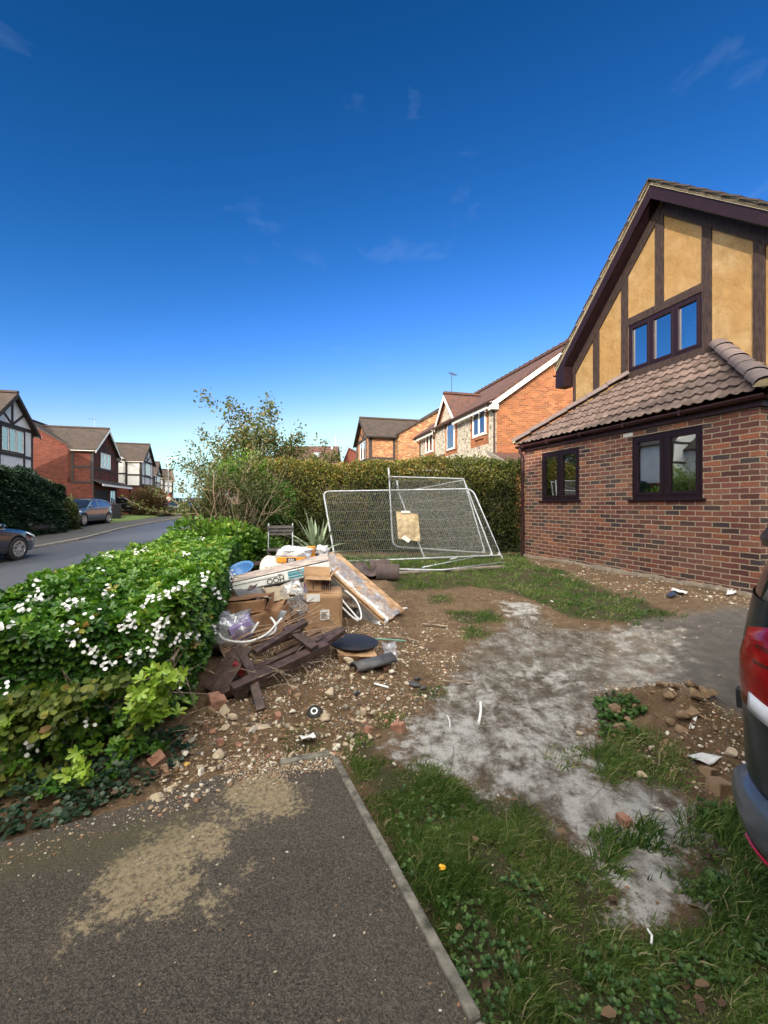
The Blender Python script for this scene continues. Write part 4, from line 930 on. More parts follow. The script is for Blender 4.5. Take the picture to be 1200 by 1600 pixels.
# the house behind the photographer, whose shade lies over the garden
FS = thing('neighbouring_house', 'brick house behind the camera whose shadow covers the garden', 'house', (-6.6, -10, 0), 0)
b = MB(); b.prism([Vector((0, y, z)) for y, z in ((0, -.3), (7, -.3), (7, 5.4), (3.5, 8.05), (0, 5.4))], (19, 0, 0)); b.build('wall', M['brick_orange'], FS, uv=True)
b = MB()
for sg in (-1, 1): slab(b, (-.3, 3.5, 8.2), (19.3, 3.5, 8.2), (19.3, 3.5+sg*3.9, 5.2), (-.3, 3.5+sg*3.9, 5.2), .1)
b.build('roof', M['tile_dark'], FS, uv=True)
fS = Fr((0, 7, 0), (1, 0, 0), (0, 1, 0))
for u, z in ((1.2, .9), (1.2, 3.4), (5, 3.4), (8.6, .9), (8.6, 3.4), (12, 3.4)): window(FS, fS, u, u+1.6, z, z+1.15, M['white_paint'], 2, glass=M['glass_far'], w0=0, w1=.05, fw=.06, sill=True)
b = MB(); fS.box(b, 4.8, 5.8, 0, .05, 0, 2.1); b.build('front_door', M['timber_black'], FS)
# ================================================================ LEAVES
def unit(a): return a/np.maximum(np.linalg.norm(a, axis=1, keepdims=True), 1e-9)
LEAF6 = np.array([[0, 0, 0], [.35, .22, .05], [.75, .26, .04], [1, 0, -.06], [.75, -.26, .04], [.35, -.22, .05]])
LEAF4 = np.array([[0, 0, 0], [.5, .30, .08], [1, 0, -.04], [.5, -.30, .08]])
def leafmesh(P, D, size, rnd, up=None, tmpl=4, widthf=1.0, roll=.6, rng=RNG):
    """P base points, D growth direction; returns verts, faces, rnd"""
    n = len(P); D = unit(D); U = up if up is not None else np.tile([0, 0, 1.0], (n, 1))
    U = U+rng.normal(0, roll, (n, 3)); Sd = unit(np.cross(D, U)); Un = np.cross(Sd, D)
    Tm = LEAF4 if tmpl == 4 else LEAF6
    L = np.asarray(size).reshape(-1, 1, 1)
    V = P[:, None, :]+L*(Tm[None, :, 0:1]*D[:, None, :]+Tm[None, :, 1:2]*widthf*Sd[:, None, :]+Tm[None, :, 2:3]*Un[:, None, :])
    k = len(Tm); base = (np.arange(n)*k)[:, None]
    if tmpl == 4: F1 = base+np.array([[0, 1, 2]]); F2 = base+np.array([[0, 2, 3]])
    else: F1 = base+np.array([[0, 1, 2, 3]]); F2 = base+np.array([[0, 3, 4, 5]])
    return V.reshape(-1, 3), np.concatenate([F1, F2]), np.concatenate([rnd, rnd])
def merge(parts):
    V, Fs, Rn, o = [], [], [], 0
    for v, f, r in parts: V.append(v); Fs.append(f+o); Rn.append(r); o += len(v)
    by = {}
    for f, r in zip(Fs, Rn): by.setdefault(f.shape[1], []).append((f, r))
    fl, rl = [], []
    for k in by: fl.append(np.concatenate([a for a, _ in by[k]])); rl.append(np.concatenate([b for _, b in by[k]]))
    return np.concatenate(V), fl, np.concatenate(rl)
def twigs(mb, base, n, h, spread, r0=.012, depth=2, seed=0, lean=(0, 0), kink=.12, up=1.0):
    """branching bare stems; returns tip points"""
    rr = random.Random(seed); tips = []
    def grow(p, d, L, r, lev):
        pts = [p]; rs = [r]; q = p; seg = 4
        for i in range(seg):
            d = (d+Vector((rr.gauss(0, kink), rr.gauss(0, kink), rr.gauss(0, kink)*.5+.03*up))).normalized()
            q = q+d*L/seg; pts.append(q); rs.append(max(.0015, r*(1-.6*(i+1)/seg)))
            tips.append((q, d, lev))
            if lev < depth and i >= 1:
                for _ in range(2 if lev == 0 else 1):
                    e = (d+Vector((rr.gauss(0, .55), rr.gauss(0, .55), rr.gauss(.1, .3)))).normalized(); grow(q, e, L*rr.uniform(.35, .6), rs[-1]*.7, lev+1)
        mb.tube(pts, rs, 5 if r > .006 else 4, cap=False)
    for i in range(n):
        a = rr.uniform(0, 2*math.pi); t = rr.uniform(.1, 1)*spread
        d = Vector((math.cos(a)*t+lean[0], math.sin(a)*t+lean[1], 1)).normalized()
        grow(Vector(base)+Vector((rr.gauss(0, .05), rr.gauss(0, .05), 0)), d, h*rr.uniform(.6, 1.0), r0*rr.uniform(.6, 1.1), 0)
    return tips
bark = pm('bark', (.16, .115, .08), .9, .35, 20, .004, 60, c2=(.30, .24, .18))
bark_pale = pm('bark_pale', (.36, .27, .19), .85, .3, 18, .003, 60)
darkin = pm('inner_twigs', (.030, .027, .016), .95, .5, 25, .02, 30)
LM = {
 'choisya': leaf_mat('choisya_leaf', [(0, (.030, .085, .018)), (.3, (.085, .22, .030)), (.55, (.19, .37, .045)), (.85, (.34, .50, .06)), (.97, (.48, .55, .10)), (1, (.40, .26, .06))], rough=.32, trl=.30, spec=.5),
 'beech': leaf_mat('hedge_leaf', [(0, (.028, .045, .014)), (.3, (.085, .115, .026)), (.58, (.19, .20, .045)), (.82, (.32, .21, .065)), (1, (.42, .20, .07))], rough=.5, trl=.3),
 'dark': leaf_mat('dark_leaf', [(0, (.010, .026, .016)), (.6, (.022, .055, .028)), (1, (.05, .085, .035))], rough=.5, trl=.15),
 'varieg': leaf_mat('variegated_leaf', [(0, (.03, .05, .02)), (.5, (.09, .12, .04)), (.8, (.25, .27, .10)), (1, (.42, .40, .20))], rough=.5),
 'rust': leaf_mat('rust_leaf', [(0, (.05, .035, .022)), (.5, (.12, .07, .035)), (1, (.17, .13, .05))], rough=.6),
 'sparse': leaf_mat('sparse_leaf', [(0, (.045, .065, .022)), (.5, (.11, .14, .045)), (.85, (.20, .19, .08)), (1, (.27, .16, .09))], rough=.5, trl=.4),
 'euon': leaf_mat('bright_leaf', [(0, (.025, .07, .014)), (.5, (.09, .20, .03)), (1, (.28, .40, .06))], rough=.35, trl=.35),
 'ivy': leaf_mat('ivy_leaf', [(0, (.012, .032, .018)), (.6, (.03, .065, .035)), (1, (.09, .13, .08))], rough=.35, trl=.15),
 'grass': leaf_mat('grass_blade', [(0, (.035, .085, .020)), (.4, (.11, .20, .045)), (.75, (.24, .32, .09)), (1, (.52, .45, .28))], rough=.5, trl=.4),
 'weed': leaf_mat('weed_leaf', [(0, (.025, .065, .018)), (.5, (.06, .135, .03)), (1, (.15, .23, .06))], rough=.5, trl=.3),
 'vine': leaf_mat('vine_leaf', [(0, (.06, .10, .02)), (.5, (.16, .22, .04)), (.85, (.36, .38, .08)), (1, (.30, .13, .05))], rough=.5, trl=.45),
 'dead': leaf_mat('dead_leaf', [(0, (.045, .028, .018)), (.6, (.11, .065, .042)), (1, (.24, .16, .09))], rough=.8, trl=.2),
}
def box_shell(n, x0, x1, y0, y1, z0, z1f, depth=.2, rng=RNG, faces=None, weights=None):
    """random points near the surface of a hedge block; z1f(x,y)=top; returns P, outward normals"""
    faces = faces or ['-y', '+y', '-x', '+x', 'top']; w = np.array(weights or [1]*len(faces), float); w /= w.sum()
    ch = rng.choice(len(faces), n, p=w); x = rng.uniform(x0, x1, n); y = rng.uniform(y0, y1, n); z = np.zeros(n); Nn = np.zeros((n, 3))
    for i, f in enumerate(faces):
        k = ch == i; m = k.sum(); dd = np.abs(rng.normal(0, depth*.6, m))
        if f == 'top': z[k] = z1f(x[k], y[k])-dd; Nn[k] = (0, 0, 1)
        else:
            if f == '-y': y[k] = y0+dd; Nn[k] = (0, -1, 0)
            if f == '+y': y[k] = y1-dd; Nn[k] = (0, 1, 0)
            if f == '-x': x[k] = x0+dd; Nn[k] = (-1, 0, 0)
            if f == '+x': x[k] = x1-dd; Nn[k] = (1, 0, 0)
            z[k] = z0+(z1f(x[k], y[k])-z0)*rng.random(m)**.9
    return np.stack([x, y, z], 1), Nn
def clump(P, sc, off): return vn(P[:, 0]+P[:, 2]*.7, P[:, 1]+P[:, 2]*1.3, sc, off)

# ---------------------------------------------------------------- long beech hedge across the back
BH = thing('beech_hedge', 'long clipped green and russet hedge standing behind the steel fence panels', 'hedge', (.2, 10.5, .35))
ztop = lambda x, y: 2.60+.10*(vn(x, y, .55, 3)-.5)+.12*(vn(x, y, .17, 8)-.5)+.03*np.sin(x*1.1)
rg = np.random.default_rng(3)
P, Nn = box_shell(80000, -3.25, 3.42, 10.05, 11.1, .30, ztop, depth=.30, rng=rg, weights=[6, .6, .8, .5, 2.4])
P += Nn*(.10*(clump(P, .5, 2)-.45)+.10*(clump(P, .18, 4)-.5))[:, None]
gap = clump(P, .16, 11) < .80; P, Nn = P[gap], Nn[gap]
n = len(P); D = Nn*.7+rg.normal(0, .55, (n, 3))+np.array([0, 0, -.1])
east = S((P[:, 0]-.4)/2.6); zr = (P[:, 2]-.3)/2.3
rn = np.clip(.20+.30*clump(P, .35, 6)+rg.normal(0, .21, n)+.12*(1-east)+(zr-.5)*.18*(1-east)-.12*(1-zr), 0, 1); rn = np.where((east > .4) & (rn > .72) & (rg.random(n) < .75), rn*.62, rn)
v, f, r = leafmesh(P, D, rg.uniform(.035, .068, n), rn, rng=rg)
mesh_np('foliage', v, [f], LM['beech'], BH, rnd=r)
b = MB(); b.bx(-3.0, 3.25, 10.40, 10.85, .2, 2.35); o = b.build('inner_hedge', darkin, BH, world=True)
b = MB(); rr = random.Random(5)
for i in range(90):
    x = rr.uniform(-3.1, 3.3); z = rr.uniform(.3, 1.6); p = Vector((x, 10.25, z)); b.tube([p, p+Vector((rr.gauss(0, .12), -.10, .25)), p+Vector((rr.gauss(0, .25), rr.uniform(-.2, 0), rr.uniform(.4, .9)))], [.007, .005, .002], 4, cap=False)
b.build('twig', bark, BH, world=True)

# ---------------------------------------------------------------- flowering hedge near the camera
HP = np.array([(-1.28, 3.05), (-1.38, 2.62), (-1.75, 2.34), (-2.3, 2.12), (-3.0, 2.15), (-3.05, 2.75), (-2.72, 3.1), (-2.72, 3.9), (-3.15, 5.3), (-3.4, 6.9), (-2.25, 6.7), (-1.90, 5.2), (-1.50, 4.0)])
CH = thing('flowering_hedge', 'glossy green mexican orange hedge with white flower clusters beside the drive', 'hedge', (-2.2, 4.0, 0))
def ctop(x, y): return .80+.17*S((y-2.1)/1.0)+.05*S((y-4)/3)+.10*(vn(x, y, .35, 3)-.5)+.07*(vn(x, y, .12, 5)-.5)-.10*S((-2.2-x)/.7)*(1-S((y-2.4)/1.2))
def poly_sample(poly, n, rng, d0, d1):               # points whose inside distance is in [d0,d1]
    out = []; lo = poly.min(0)-.2; hi = poly.max(0)+.2; tot = 0
    while tot < n:
        q = rng.uniform(lo, hi, (n*3, 2)); d = -sdist(poly, q[:, 0], q[:, 1]); q = q[(d > d0) & (d < d1)]; out.append(q); tot += len(q)
    return np.concatenate(out)[:n]
def poly_edge(poly, n, rng, wts=None):
    P0 = poly; P1 = np.roll(poly, -1, 0); L = np.linalg.norm(P1-P0, axis=1); w = L*(wts if wts is not None else 1); i = rng.choice(len(P0), n, p=w/w.sum()); t = rng.random((n, 1))
    e = (P1-P0)[i]/L[i][:, None]; nn = np.stack([e[:, 1], -e[:, 0]], 1)
    return P0[i]+(P1-P0)[i]*t, nn
area2 = sum(a[0]*b_[1]-b_[0]*a[1] for a, b_ in zip(HP, np.roll(HP, -1, 0)))
sgn = 1 if area2 > 0 else -1
rg = np.random.default_rng(21)
def rosettes(C, Nn, size, rnd, rng, k=6, spread=.9, tm=6, wf=None):
    n = len(C); parts = []
    A = unit(np.cross(Nn, rng.normal(0, 1, (n, 3)))); B = np.cross(Nn, A)
    for j in range(k):
        t = 2*math.pi*j/k+rng.normal(0, .25, n)
        d = Nn*(.45+.2*rng.random((n, 1)))+spread*(A*np.cos(t)[:, None]+B*np.sin(t)[:, None])
        parts.append(leafmesh(C, d, size*rng.uniform(.75, 1.1, n), np.clip(rnd+rng.normal(0, .06, n), 0, 1), up=Nn, tmpl=tm, roll=.15, widthf=wf or .78, rng=rng))
    return parts
nt_ = 8000; q = poly_sample(HP, nt_, rg, 0, 9); zt = ctop(q[:, 0], q[:, 1])
Ct = np.stack([q[:, 0], q[:, 1], zt-np.abs(rg.normal(0, .05, nt_))], 1); Nt = unit(np.stack([rg.normal(0, .4, nt_), rg.normal(0, .4, nt_), np.ones(nt_)], 1))
wts = np.array([1.6, 2.2, 2.4, 2.2, .6, .2, .25, .25, .25, .3, 1.0, 1.4, 1.6])
ns_ = 11000; pe, ne = poly_edge(HP, ns_, rg, wts); ne = ne*sgn
zz = rg.random(ns_)**.75; ze = ctop(pe[:, 0], pe[:, 1]); hz = .05+(ze-.05)*zz
inw = np.abs(rg.normal(0, .07, ns_)) + .13*(1-zz)**1.3
bul = .10*(vn(pe[:, 0]*1.0+pe[:, 1], hz, .22, 9)-.5)
Cs = np.stack([pe[:, 0]+ne[:, 0]*(bul-inw), pe[:, 1]+ne[:, 1]*(bul-inw), hz], 1)
Ns = unit(np.stack([ne[:, 0]+rg.normal(0, .35, ns_), ne[:, 1]+rg.normal(0, .35, ns_), .55+rg.normal(0, .3, ns_)], 1))
keepm = ~((zz < .42) & (Cs[:, 0] < -1.45) & (rg.random(ns_) < .40)) & ~((Cs[:, 0] < -2.05) & (Cs[:, 1] < 2.6) & (zz < .6) & (vn(Cs[:, 0], Cs[:, 2], .2, 3) > .42))
Cs, Ns, zz = Cs[keepm], Ns[keepm], zz[keepm]
C = np.concatenate([Ct, Cs]); Nn = np.concatenate([Nt, Ns]); n = len(C)
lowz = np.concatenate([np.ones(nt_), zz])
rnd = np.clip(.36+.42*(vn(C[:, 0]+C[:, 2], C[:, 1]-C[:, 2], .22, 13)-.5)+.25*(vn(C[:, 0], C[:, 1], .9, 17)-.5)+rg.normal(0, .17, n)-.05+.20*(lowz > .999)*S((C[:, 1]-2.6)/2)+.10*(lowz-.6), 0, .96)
rnd = np.where(rg.random(n) < .012, .99, rnd)
sz = rg.uniform(.038, .064, n)*(1-.25*S((C[:, 1]-3)/3))
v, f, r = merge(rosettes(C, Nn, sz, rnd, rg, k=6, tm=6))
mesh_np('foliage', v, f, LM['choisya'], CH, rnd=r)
# brighter young shoots low at the front
yp = [gp(x, y, dz) for x, y, dz in [(235, 1115, .28), (250, 1085, .40), (215, 1100, .36), (262, 1108, .30), (228, 1078, .46), (165, 1005, .62), (150, 990, .68), (245, 1055, .52), (270, 1060, .48), (20, 1130, .35), (12, 1105, .42), (10, 990, .72), (30, 1005, .68), (120, 1205, .12)]]
for p in yp:
    parts = []
    m = 8; cc = np.array([[p.x, p.y-.02, p.z]])+rg.normal(0, .028, (m, 3)); nn = unit(np.array([[.1, -.6, .7]])+rg.normal(0, .35, (m, 3)))
    parts += rosettes(cc, nn, np.full(m, .058), np.full(m, .80), rg, k=6, tm=6)
    v, f, r = merge(parts); mesh_np('young_shoot', v, f, LM['choisya'], CH, rnd=r)
# inner mass, thinner than the leaves
b = MB(); c_ = HP.mean(0); ins = [tuple(p+(c_-p)/np.linalg.norm(c_-p)*.30) for p in HP]
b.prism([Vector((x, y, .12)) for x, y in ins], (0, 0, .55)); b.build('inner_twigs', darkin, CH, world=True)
# stems seen in the gap at the front
b = MB(); rr = random.Random(4)
def stem(pts, r): b.tube([gp(x, y, dz)+Vector((0, o, 0)) for x, y, dz, o in pts], r, 6, cap=False)
stem([(215, 1130, .02, .15), (207, 1090, .25, .1), (203, 1040, .48, .1), (198, 1000, .62, .12)], [.011, .010, .009, .006])
stem([(225, 1150, .0, .2), (215, 1100, .2, .18), (250, 1060, .38, .12), (255, 1040, .5, .12), (268, 1020, .56, .12)], [.014, .016, .014, .011, .006])
stem([(85, 1200, .05, .25), (83, 1100, .3, .1), (75, 1040, .5, .06), (62, 1000, .62, .06), (70, 970, .75, .06)], [.012, .014, .015, .013, .008])
stem([(75, 1040, .5, .06), (90, 990, .66, .05), (85, 960, .78, .06)], [.009, .007, .004])
stem([(140, 1090, .25, .12), (142, 1040, .45, .1), (150, 1000, .6, .1)], [.006, .006, .004])
for i in range(110):
    t = rr.random(); x = -1.3-1.3*t+rr.gauss(0, .05); y = 2.75-.5*t+rr.gauss(0, .09); p = Vector((x, y, rr.uniform(.0, .4)))
    q1 = p+Vector((rr.gauss(0, .10), rr.gauss(-.02, .05), rr.uniform(.05, .2))); b.tube([p, q1, q1+Vector((rr.gauss(0, .12), rr.gauss(0, .05), rr.uniform(-.02, .2)))], [.004, .003, .0012], 4, cap=False)
b.build('stem', bark, CH, world=True)
# vine-like yellowing leaves hanging in the gap
nv = 2600; x = rg.uniform(-2.7, -1.42, nv); y = 2.40+(-1.42-x)*-.22+rg.normal(0, .07, nv); y = np.interp(x, [-2.7, -2.3, -1.75, -1.42], [2.08, 2.10, 2.30, 2.50])+rg.normal(0, .05, nv); z = rg.uniform(.02, .52, nv)
keep = vn(x, z, .18, 7) > .42; Pv = np.stack([x, y, z], 1)[keep]; nv = len(Pv)
v, f, r = leafmesh(Pv, np.stack([rg.normal(0, .7, nv), rg.normal(-.5, .3, nv), rg.normal(-.1, .4, nv)], 1), rg.uniform(.03, .06, nv), np.clip(rg.normal(.42, .25, nv), 0, 1), up=np.tile([0, -.7, .5], (nv, 1)), tmpl=6, widthf=1.35, roll=.3, rng=rg)
mesh_np('yellowing_leaves', v, [f], LM['vine'], CH, rnd=r)
# leafy growth spilling down to the ground at the near foot of the hedge
qs = poly_sample(np.array([(-1.32, 2.62), (-1.5, 2.22), (-2.0, 1.98), (-3.0, 1.85), (-3.0, 2.3), (-2.3, 2.25), (-1.75, 2.45)]), 900, rg, 0, 9); qs = qs[vn(qs[:, 0], qs[:, 1], .2, 21) > .36]; m = len(qs)
cs3 = np.stack([qs[:, 0], qs[:, 1], rg.uniform(.03, .42, m)*S(-sdist(np.array([(-1.3, 2.65), (-1.5, 2.18), (-2.0, 1.94), (-3.1, 1.8), (-3.1, 2.6), (-1.7, 2.7)]), qs[:, 0], qs[:, 1])/.2)+.03], 1)
v, f, r = merge(rosettes(cs3, unit(np.stack([rg.normal(.1, .4, m), rg.normal(-.6, .3, m), np.full(m, .7)], 1)), rg.uniform(.036, .056, m), np.clip(rg.normal(.42, .18, m), 0, .95), rg, k=6)); mesh_np('low_foliage', v, f, LM['choisya'], CH, rnd=r)
# white flower clusters
petal = pm('white_petal', (.82, .82, .80), .6, .04, 30)
def flowers(name, pts, rng, parent, num=(4, 9), s=.0125):
    parts = []
    for p, nrm in pts:
        m = rng.integers(*num); cc = p+rng.normal(0, .019, (m, 3)); nn = unit(nrm+rng.normal(0, .45, (m, 3)))
        A = unit(np.cross(nn, rng.normal(0, 1, (m, 3)))); B = np.cross(nn, A)
        for j in range(5):
            t = 2*math.pi*j/5; d = .2*nn+A*math.cos(t)+B*math.sin(t)
            parts.append(leafmesh(cc, d, np.full(m, s), np.zeros(m), up=nn, tmpl=6, widthf=1.7, roll=.05, rng=rng))
    v, f, r = merge(parts); return mesh_np(name, v, f, petal, parent, rnd=r)
fl = []
def hedge_pt(px_, py_):
    for d in np.arange(1.6, 7.5, .02):
        p = at(px_, py_, d)
        if sdist(HP, np.array([p.x]), np.array([p.y]))[0] < -.0 and p.z < float(ctop(p.x, p.y))+.02: return p
    return None
FL = [(45, 955), (28, 980), (60, 940), (125, 945), (135, 942), (118, 950), (72, 935), (112, 978), (130, 995), (128, 1005), (150, 1018), (163, 1030), (155, 1020), (175, 930), (198, 985), (207, 978), (215, 982), (213, 970), (248, 985), (252, 980), (242, 938), (250, 942), (262, 940), (268, 936), (283, 925), (290, 918), (310, 926), (318, 925), (335, 918), (345, 928), (350, 940), (328, 908), (322, 905), (300, 995), (308, 997), (285, 962), (278, 1008), (226, 1022), (246, 1024), (210, 1030), (152, 963), (205, 1022), (107, 1120), (115, 1125), (95, 1140), (88, 1145), (143, 1130), (50, 1165), (60, 1168), (24, 1075), (280, 1075), (65, 915), (230, 862), (295, 870), (12, 978), (8, 990), (262, 975), (340, 985), (232, 948), (325, 936), (30, 850)]
for px_, py_ in FL:
    p = hedge_pt(px_, py_)
    if p is not None and p.z > .1: fl.append((np.array(p)+np.array([0, -.045, .03]), np.array([[.1, -.7, .7]])))
rf_ = np.random.default_rng(8)
for i in range(8):
    q = poly_sample(HP, 1, rf_, .02, 9)[0]; fl.append((np.array([q[0], q[1], float(ctop(q[0], q[1]))+.03]), np.array([[0, -.2, 1.]])))
for i in range(9):
    pe1, ne1 = poly_edge(HP, 1, rf_, wts*(np.arange(13) < 2)+wts*(np.arange(13) > 10)*.8+.01); z = rf_.uniform(.55, .92); fl.append((np.array([pe1[0][0]+.03, pe1[0][1]-.03, z]), np.array([[.6, -.6, .5]])))
flowers('flower', fl, rf_, CH)

# ---------------------------------------------------------------- shrubs at the far end of the flowering hedge
def blob_points(n, c, r, rng, lumps=9, shell=.35):
    cs = np.array(c)+rng.normal(0, .42, (lumps, 3))*np.array(r); i = rng.integers(0, lumps, n)
    d = unit(rng.normal(0, 1, (n, 3))); rad = (1-shell*rng.random(n)**1.5)*rng.uniform(.75, 1.05, n)
    P = cs[i]+d*rad[:, None]*np.array(r)*.62; return P, d
def bush(name, label, cat, c, r, n, mat_, lsize, seed, rndf=None, tm=4, stems=True, core=None, wf=1.0, up_=.3, lumps=10):
    rng = np.random.default_rng(seed); g0 = float(G0(c[0], c[1])) if c[1] < 12 else float(T(c[1]))+.05
    t = thing(name, label, cat, (c[0], c[1], g0))
    P, d = blob_points(n, c, r, rng, lumps); P[:, 2] = np.maximum(P[:, 2], g0+.02)
    rn = np.clip(.45+.5*(clump(P, max(r)*.3, seed)-.5)+rng.normal(0, .16, n)+.15*(P[:, 2]-c[2])/r[2], 0, 1) if rndf is None else rndf(P, rng)
    v, f, q = leafmesh(P, d+np.array([0, 0, up_])+rng.normal(0, .5, (n, 3)), rng.uniform(lsize*.6, lsize*1.1, n), rn, tmpl=tm, widthf=wf, rng=rng)
    mesh_np('foliage', v, [f], mat_, t, rnd=q)
    if stems:
        b = MB(); twigs(b, (c[0], c[1], g0), 7, (c[2]-g0)+r[2]*.8, .6, .014, 1, seed); b.build('stem', bark, t, world=True)
    return t
bush('evergreen_shrub', 'bright green leafy shrub where the flowering hedge meets the back hedge', 'shrub', (-2.72, 7.2, .82), (.78, .5, .42), 8000, LM['euon'], .085, 41, tm=6, wf=1.1)
bush('laurel_shrub', 'dark green shrub at the right end of the flowering hedge behind the garden chair', 'shrub', (-2.5, 6.85, .75), (.42, .4, .55), 3600, LM['choisya'], .08, 42, tm=6, wf=1.1)
bush('climbing_shrub', 'tall dark leafy shrub between the bare stems and the long hedge', 'shrub', (-2.75, 8.9, 1.6), (.85, .55, .85), 9000, LM['euon'], .07, 43)
# pale bare-stemmed shrub
t = thing('bare_shrub', 'pale bare-stemmed shrub with a few leaf clusters rising above the road bend', 'shrub', (-3.45, 8.0, .25))
b = MB(); tips = []
for sx, ln, nn_, h_ in ((-3.05, (-.18, 0), 18, 1.45), (-2.75, (.1, .0), 12, 1.45), (-3.1, (-.5, -.1), 8, .95)): tips += twigs(b, (sx, 8.0, .45), nn_, h_, .60, .018, 2, int(-sx*10), lean=ln, kink=.10)
b.build('stem', bark_pale, t, world=True)
rng = np.random.default_rng(51); tp = [(p, d) for p, d, l in tips if l >= 1 or p.z > 1.7]
C = np.array([p for p, d in tp]); Dd = np.array([d for p, d in tp]); k = 5
Pp = np.repeat(C, k, 0)+rng.normal(0, .035, (len(C)*k, 3)); Dp = np.repeat(Dd, k, 0)+rng.normal(0, .8, (len(C)*k, 3))
sel = (vn(Pp[:, 0], Pp[:, 2], .3, 2) > .38) | (Pp[:, 2] > 2.1)
Pp, Dp = Pp[sel], Dp[sel]
v, f, q = leafmesh(Pp, Dp, rng.uniform(.035, .07, len(Pp)), rng.uniform(0, .8, len(Pp)), rng=rng); mesh_np('foliage', v, [f], LM['sparse'], t, rnd=q)
# sparse-leaved tree behind the hedge
def tree(name, label, base, h, n, seed, lmat, lsz, rad, tm=4, kleaf=7, trunk_r=.05, spread=.6):
    t = thing(name, label, 'tree', base); b = MB(); tips = twigs(b, base, n, h, spread, trunk_r, 3, seed, kink=.16); b.build('trunk', bark, t, world=True)
    rng = np.random.default_rng(seed); tp = [(p, d) for p, d, l in tips if p.z > base[2]+h*.42]
    C = np.array([p for p, d in tp]); Dd = np.array([d for p, d in tp]); m = len(C)*kleaf
    Pp = np.repeat(C, kleaf, 0)+rng.normal(0, rad, (m, 3)); v, f, q = leafmesh(Pp, np.repeat(Dd, kleaf, 0)*.5+rng.normal(0, .7, (m, 3))+np.array([0, 0, -.3]), rng.uniform(lsz*.6, lsz*1.2, m), np.clip(rng.normal(.5, .28, m), 0, 1), rng=rng)
    mesh_np('crown', v, [f], lmat, t, rnd=q); return t
tree('garden_tree', 'small thin-leaved brown and green tree rising above the left end of the long hedge', (-3.25, 12.3, .4), 2.75, 9, 12, LM['sparse'], .10, .09, kleaf=6, trunk_r=.045, spread=.42)
# spiky plant
t = thing('spiky_plant', 'grey-green sword-leaved yucca plant in front of the hedge behind the rubbish', 'plant', (-1.28, 7.7, .33))
b = MB(); rr = random.Random(3)
for i in range(46):
    a = rr.uniform(0, 2*math.pi); el = rr.uniform(.15, 1.4); L = rr.uniform(.65, 1.0); d = Vector((math.cos(a)*math.cos(el), math.sin(a)*math.cos(el), math.sin(el)))
    p = Vector((-1.22, 7.5, .52))+Vector((rr.gauss(0, .03), rr.gauss(0, .03), rr.uniform(0, .15))); sd = d.cross(ZV).normalized(); P_ = []
    for j in range(7):
        s_ = j/6; w_ = .045*(1-s_)**.6*(.55+1.2*min(s_*3, .45)); q = p+d*L*s_+Vector((0, 0, -.22*s_*s_*math.cos(el)*L/.7)); P_.append([q-sd*w_, q-ZV*.008, q+sd*w_])
    b.grid(P_)
b.build('sword_leaves', pm('yucca_leaf', (.17, .24, .16), .5, .25, 9, c2=(.30, .36, .22)), t, world=True)
b = MB(); b.tube([(-1.22, 7.5, .28), (-1.22, 7.5, .6)], .05); b.build('trunk', bark, t, world=True)
# hedges and bushes across the street
TD = thing('conifer_hedge', 'tall dark evergreen hedge in front of the nearest white house', 'hedge', (-16.4, 17.6, .1))
rg = np.random.default_rng(31)
P, Nn = box_shell(52000, -18.2, -14.6, 15.7, 19.4, .1, lambda x, y: 2.85+.5*(vn(x, y, 1.1, 2)-.5)+.25*(vn(x, y, .4, 2)-.5)-.5*S((x+15.6)/1.0)*S((y-17.5)/1.5), depth=.3, rng=rg, weights=[2, .6, .2, 2.4, 1.2])
P += Nn*(.35*(clump(P, .8, 5)-.5)+.2*(clump(P, .3, 6)-.5))[:, None]
v, f, r = leafmesh(P, Nn+rg.normal(0, .6, P.shape)+np.array([0, 0, .4]), rg.uniform(.09, .19, len(P)), np.clip(.45+.6*(clump(P, .6, 8)-.5)+rg.normal(0, .15, len(P)), 0, 1), rng=rg, widthf=.7); mesh_np('foliage', v, [f], LM['dark'], TD, rnd=r)
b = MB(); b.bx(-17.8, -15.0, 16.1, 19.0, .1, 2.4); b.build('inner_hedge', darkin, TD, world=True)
bush('variegated_bush', 'yellow-green and russet bush beside the dark evergreen hedge', 'shrub', (-15.95, 20.6, 1.25), (.72, .8, 1.25), 9000, LM['varieg'], .15, 32, rndf=lambda P, g: np.clip(.35+.45*(P[:, 2]-1.2)/1.2+g.normal(0, .25, len(P)), 0, 1), stems=False)
bush('rounded_bush', 'rounded rust-brown bush in front of the farther white house', 'shrub', (-18.7, 33.6, 1.45), (1.9, 1.4, 1.2), 12000, LM['rust'], .18, 33, stems=False)
for i, (px_, py_, d_, s_) in enumerate([(172, 800, 27, .35), (196, 806, 29, .3)]):
    p = at(px_, py_, d_); bush('low_shrub', ['low grey shrub beside the black bin across the road', 'low dry shrub right of the bin, in front of the black car'][i], 'shrub', (p.x-.5, p.y, float(T(p.y))+.35), (s_, s_, s_), 900, LM['rust'], .1, 60+i, stems=False)

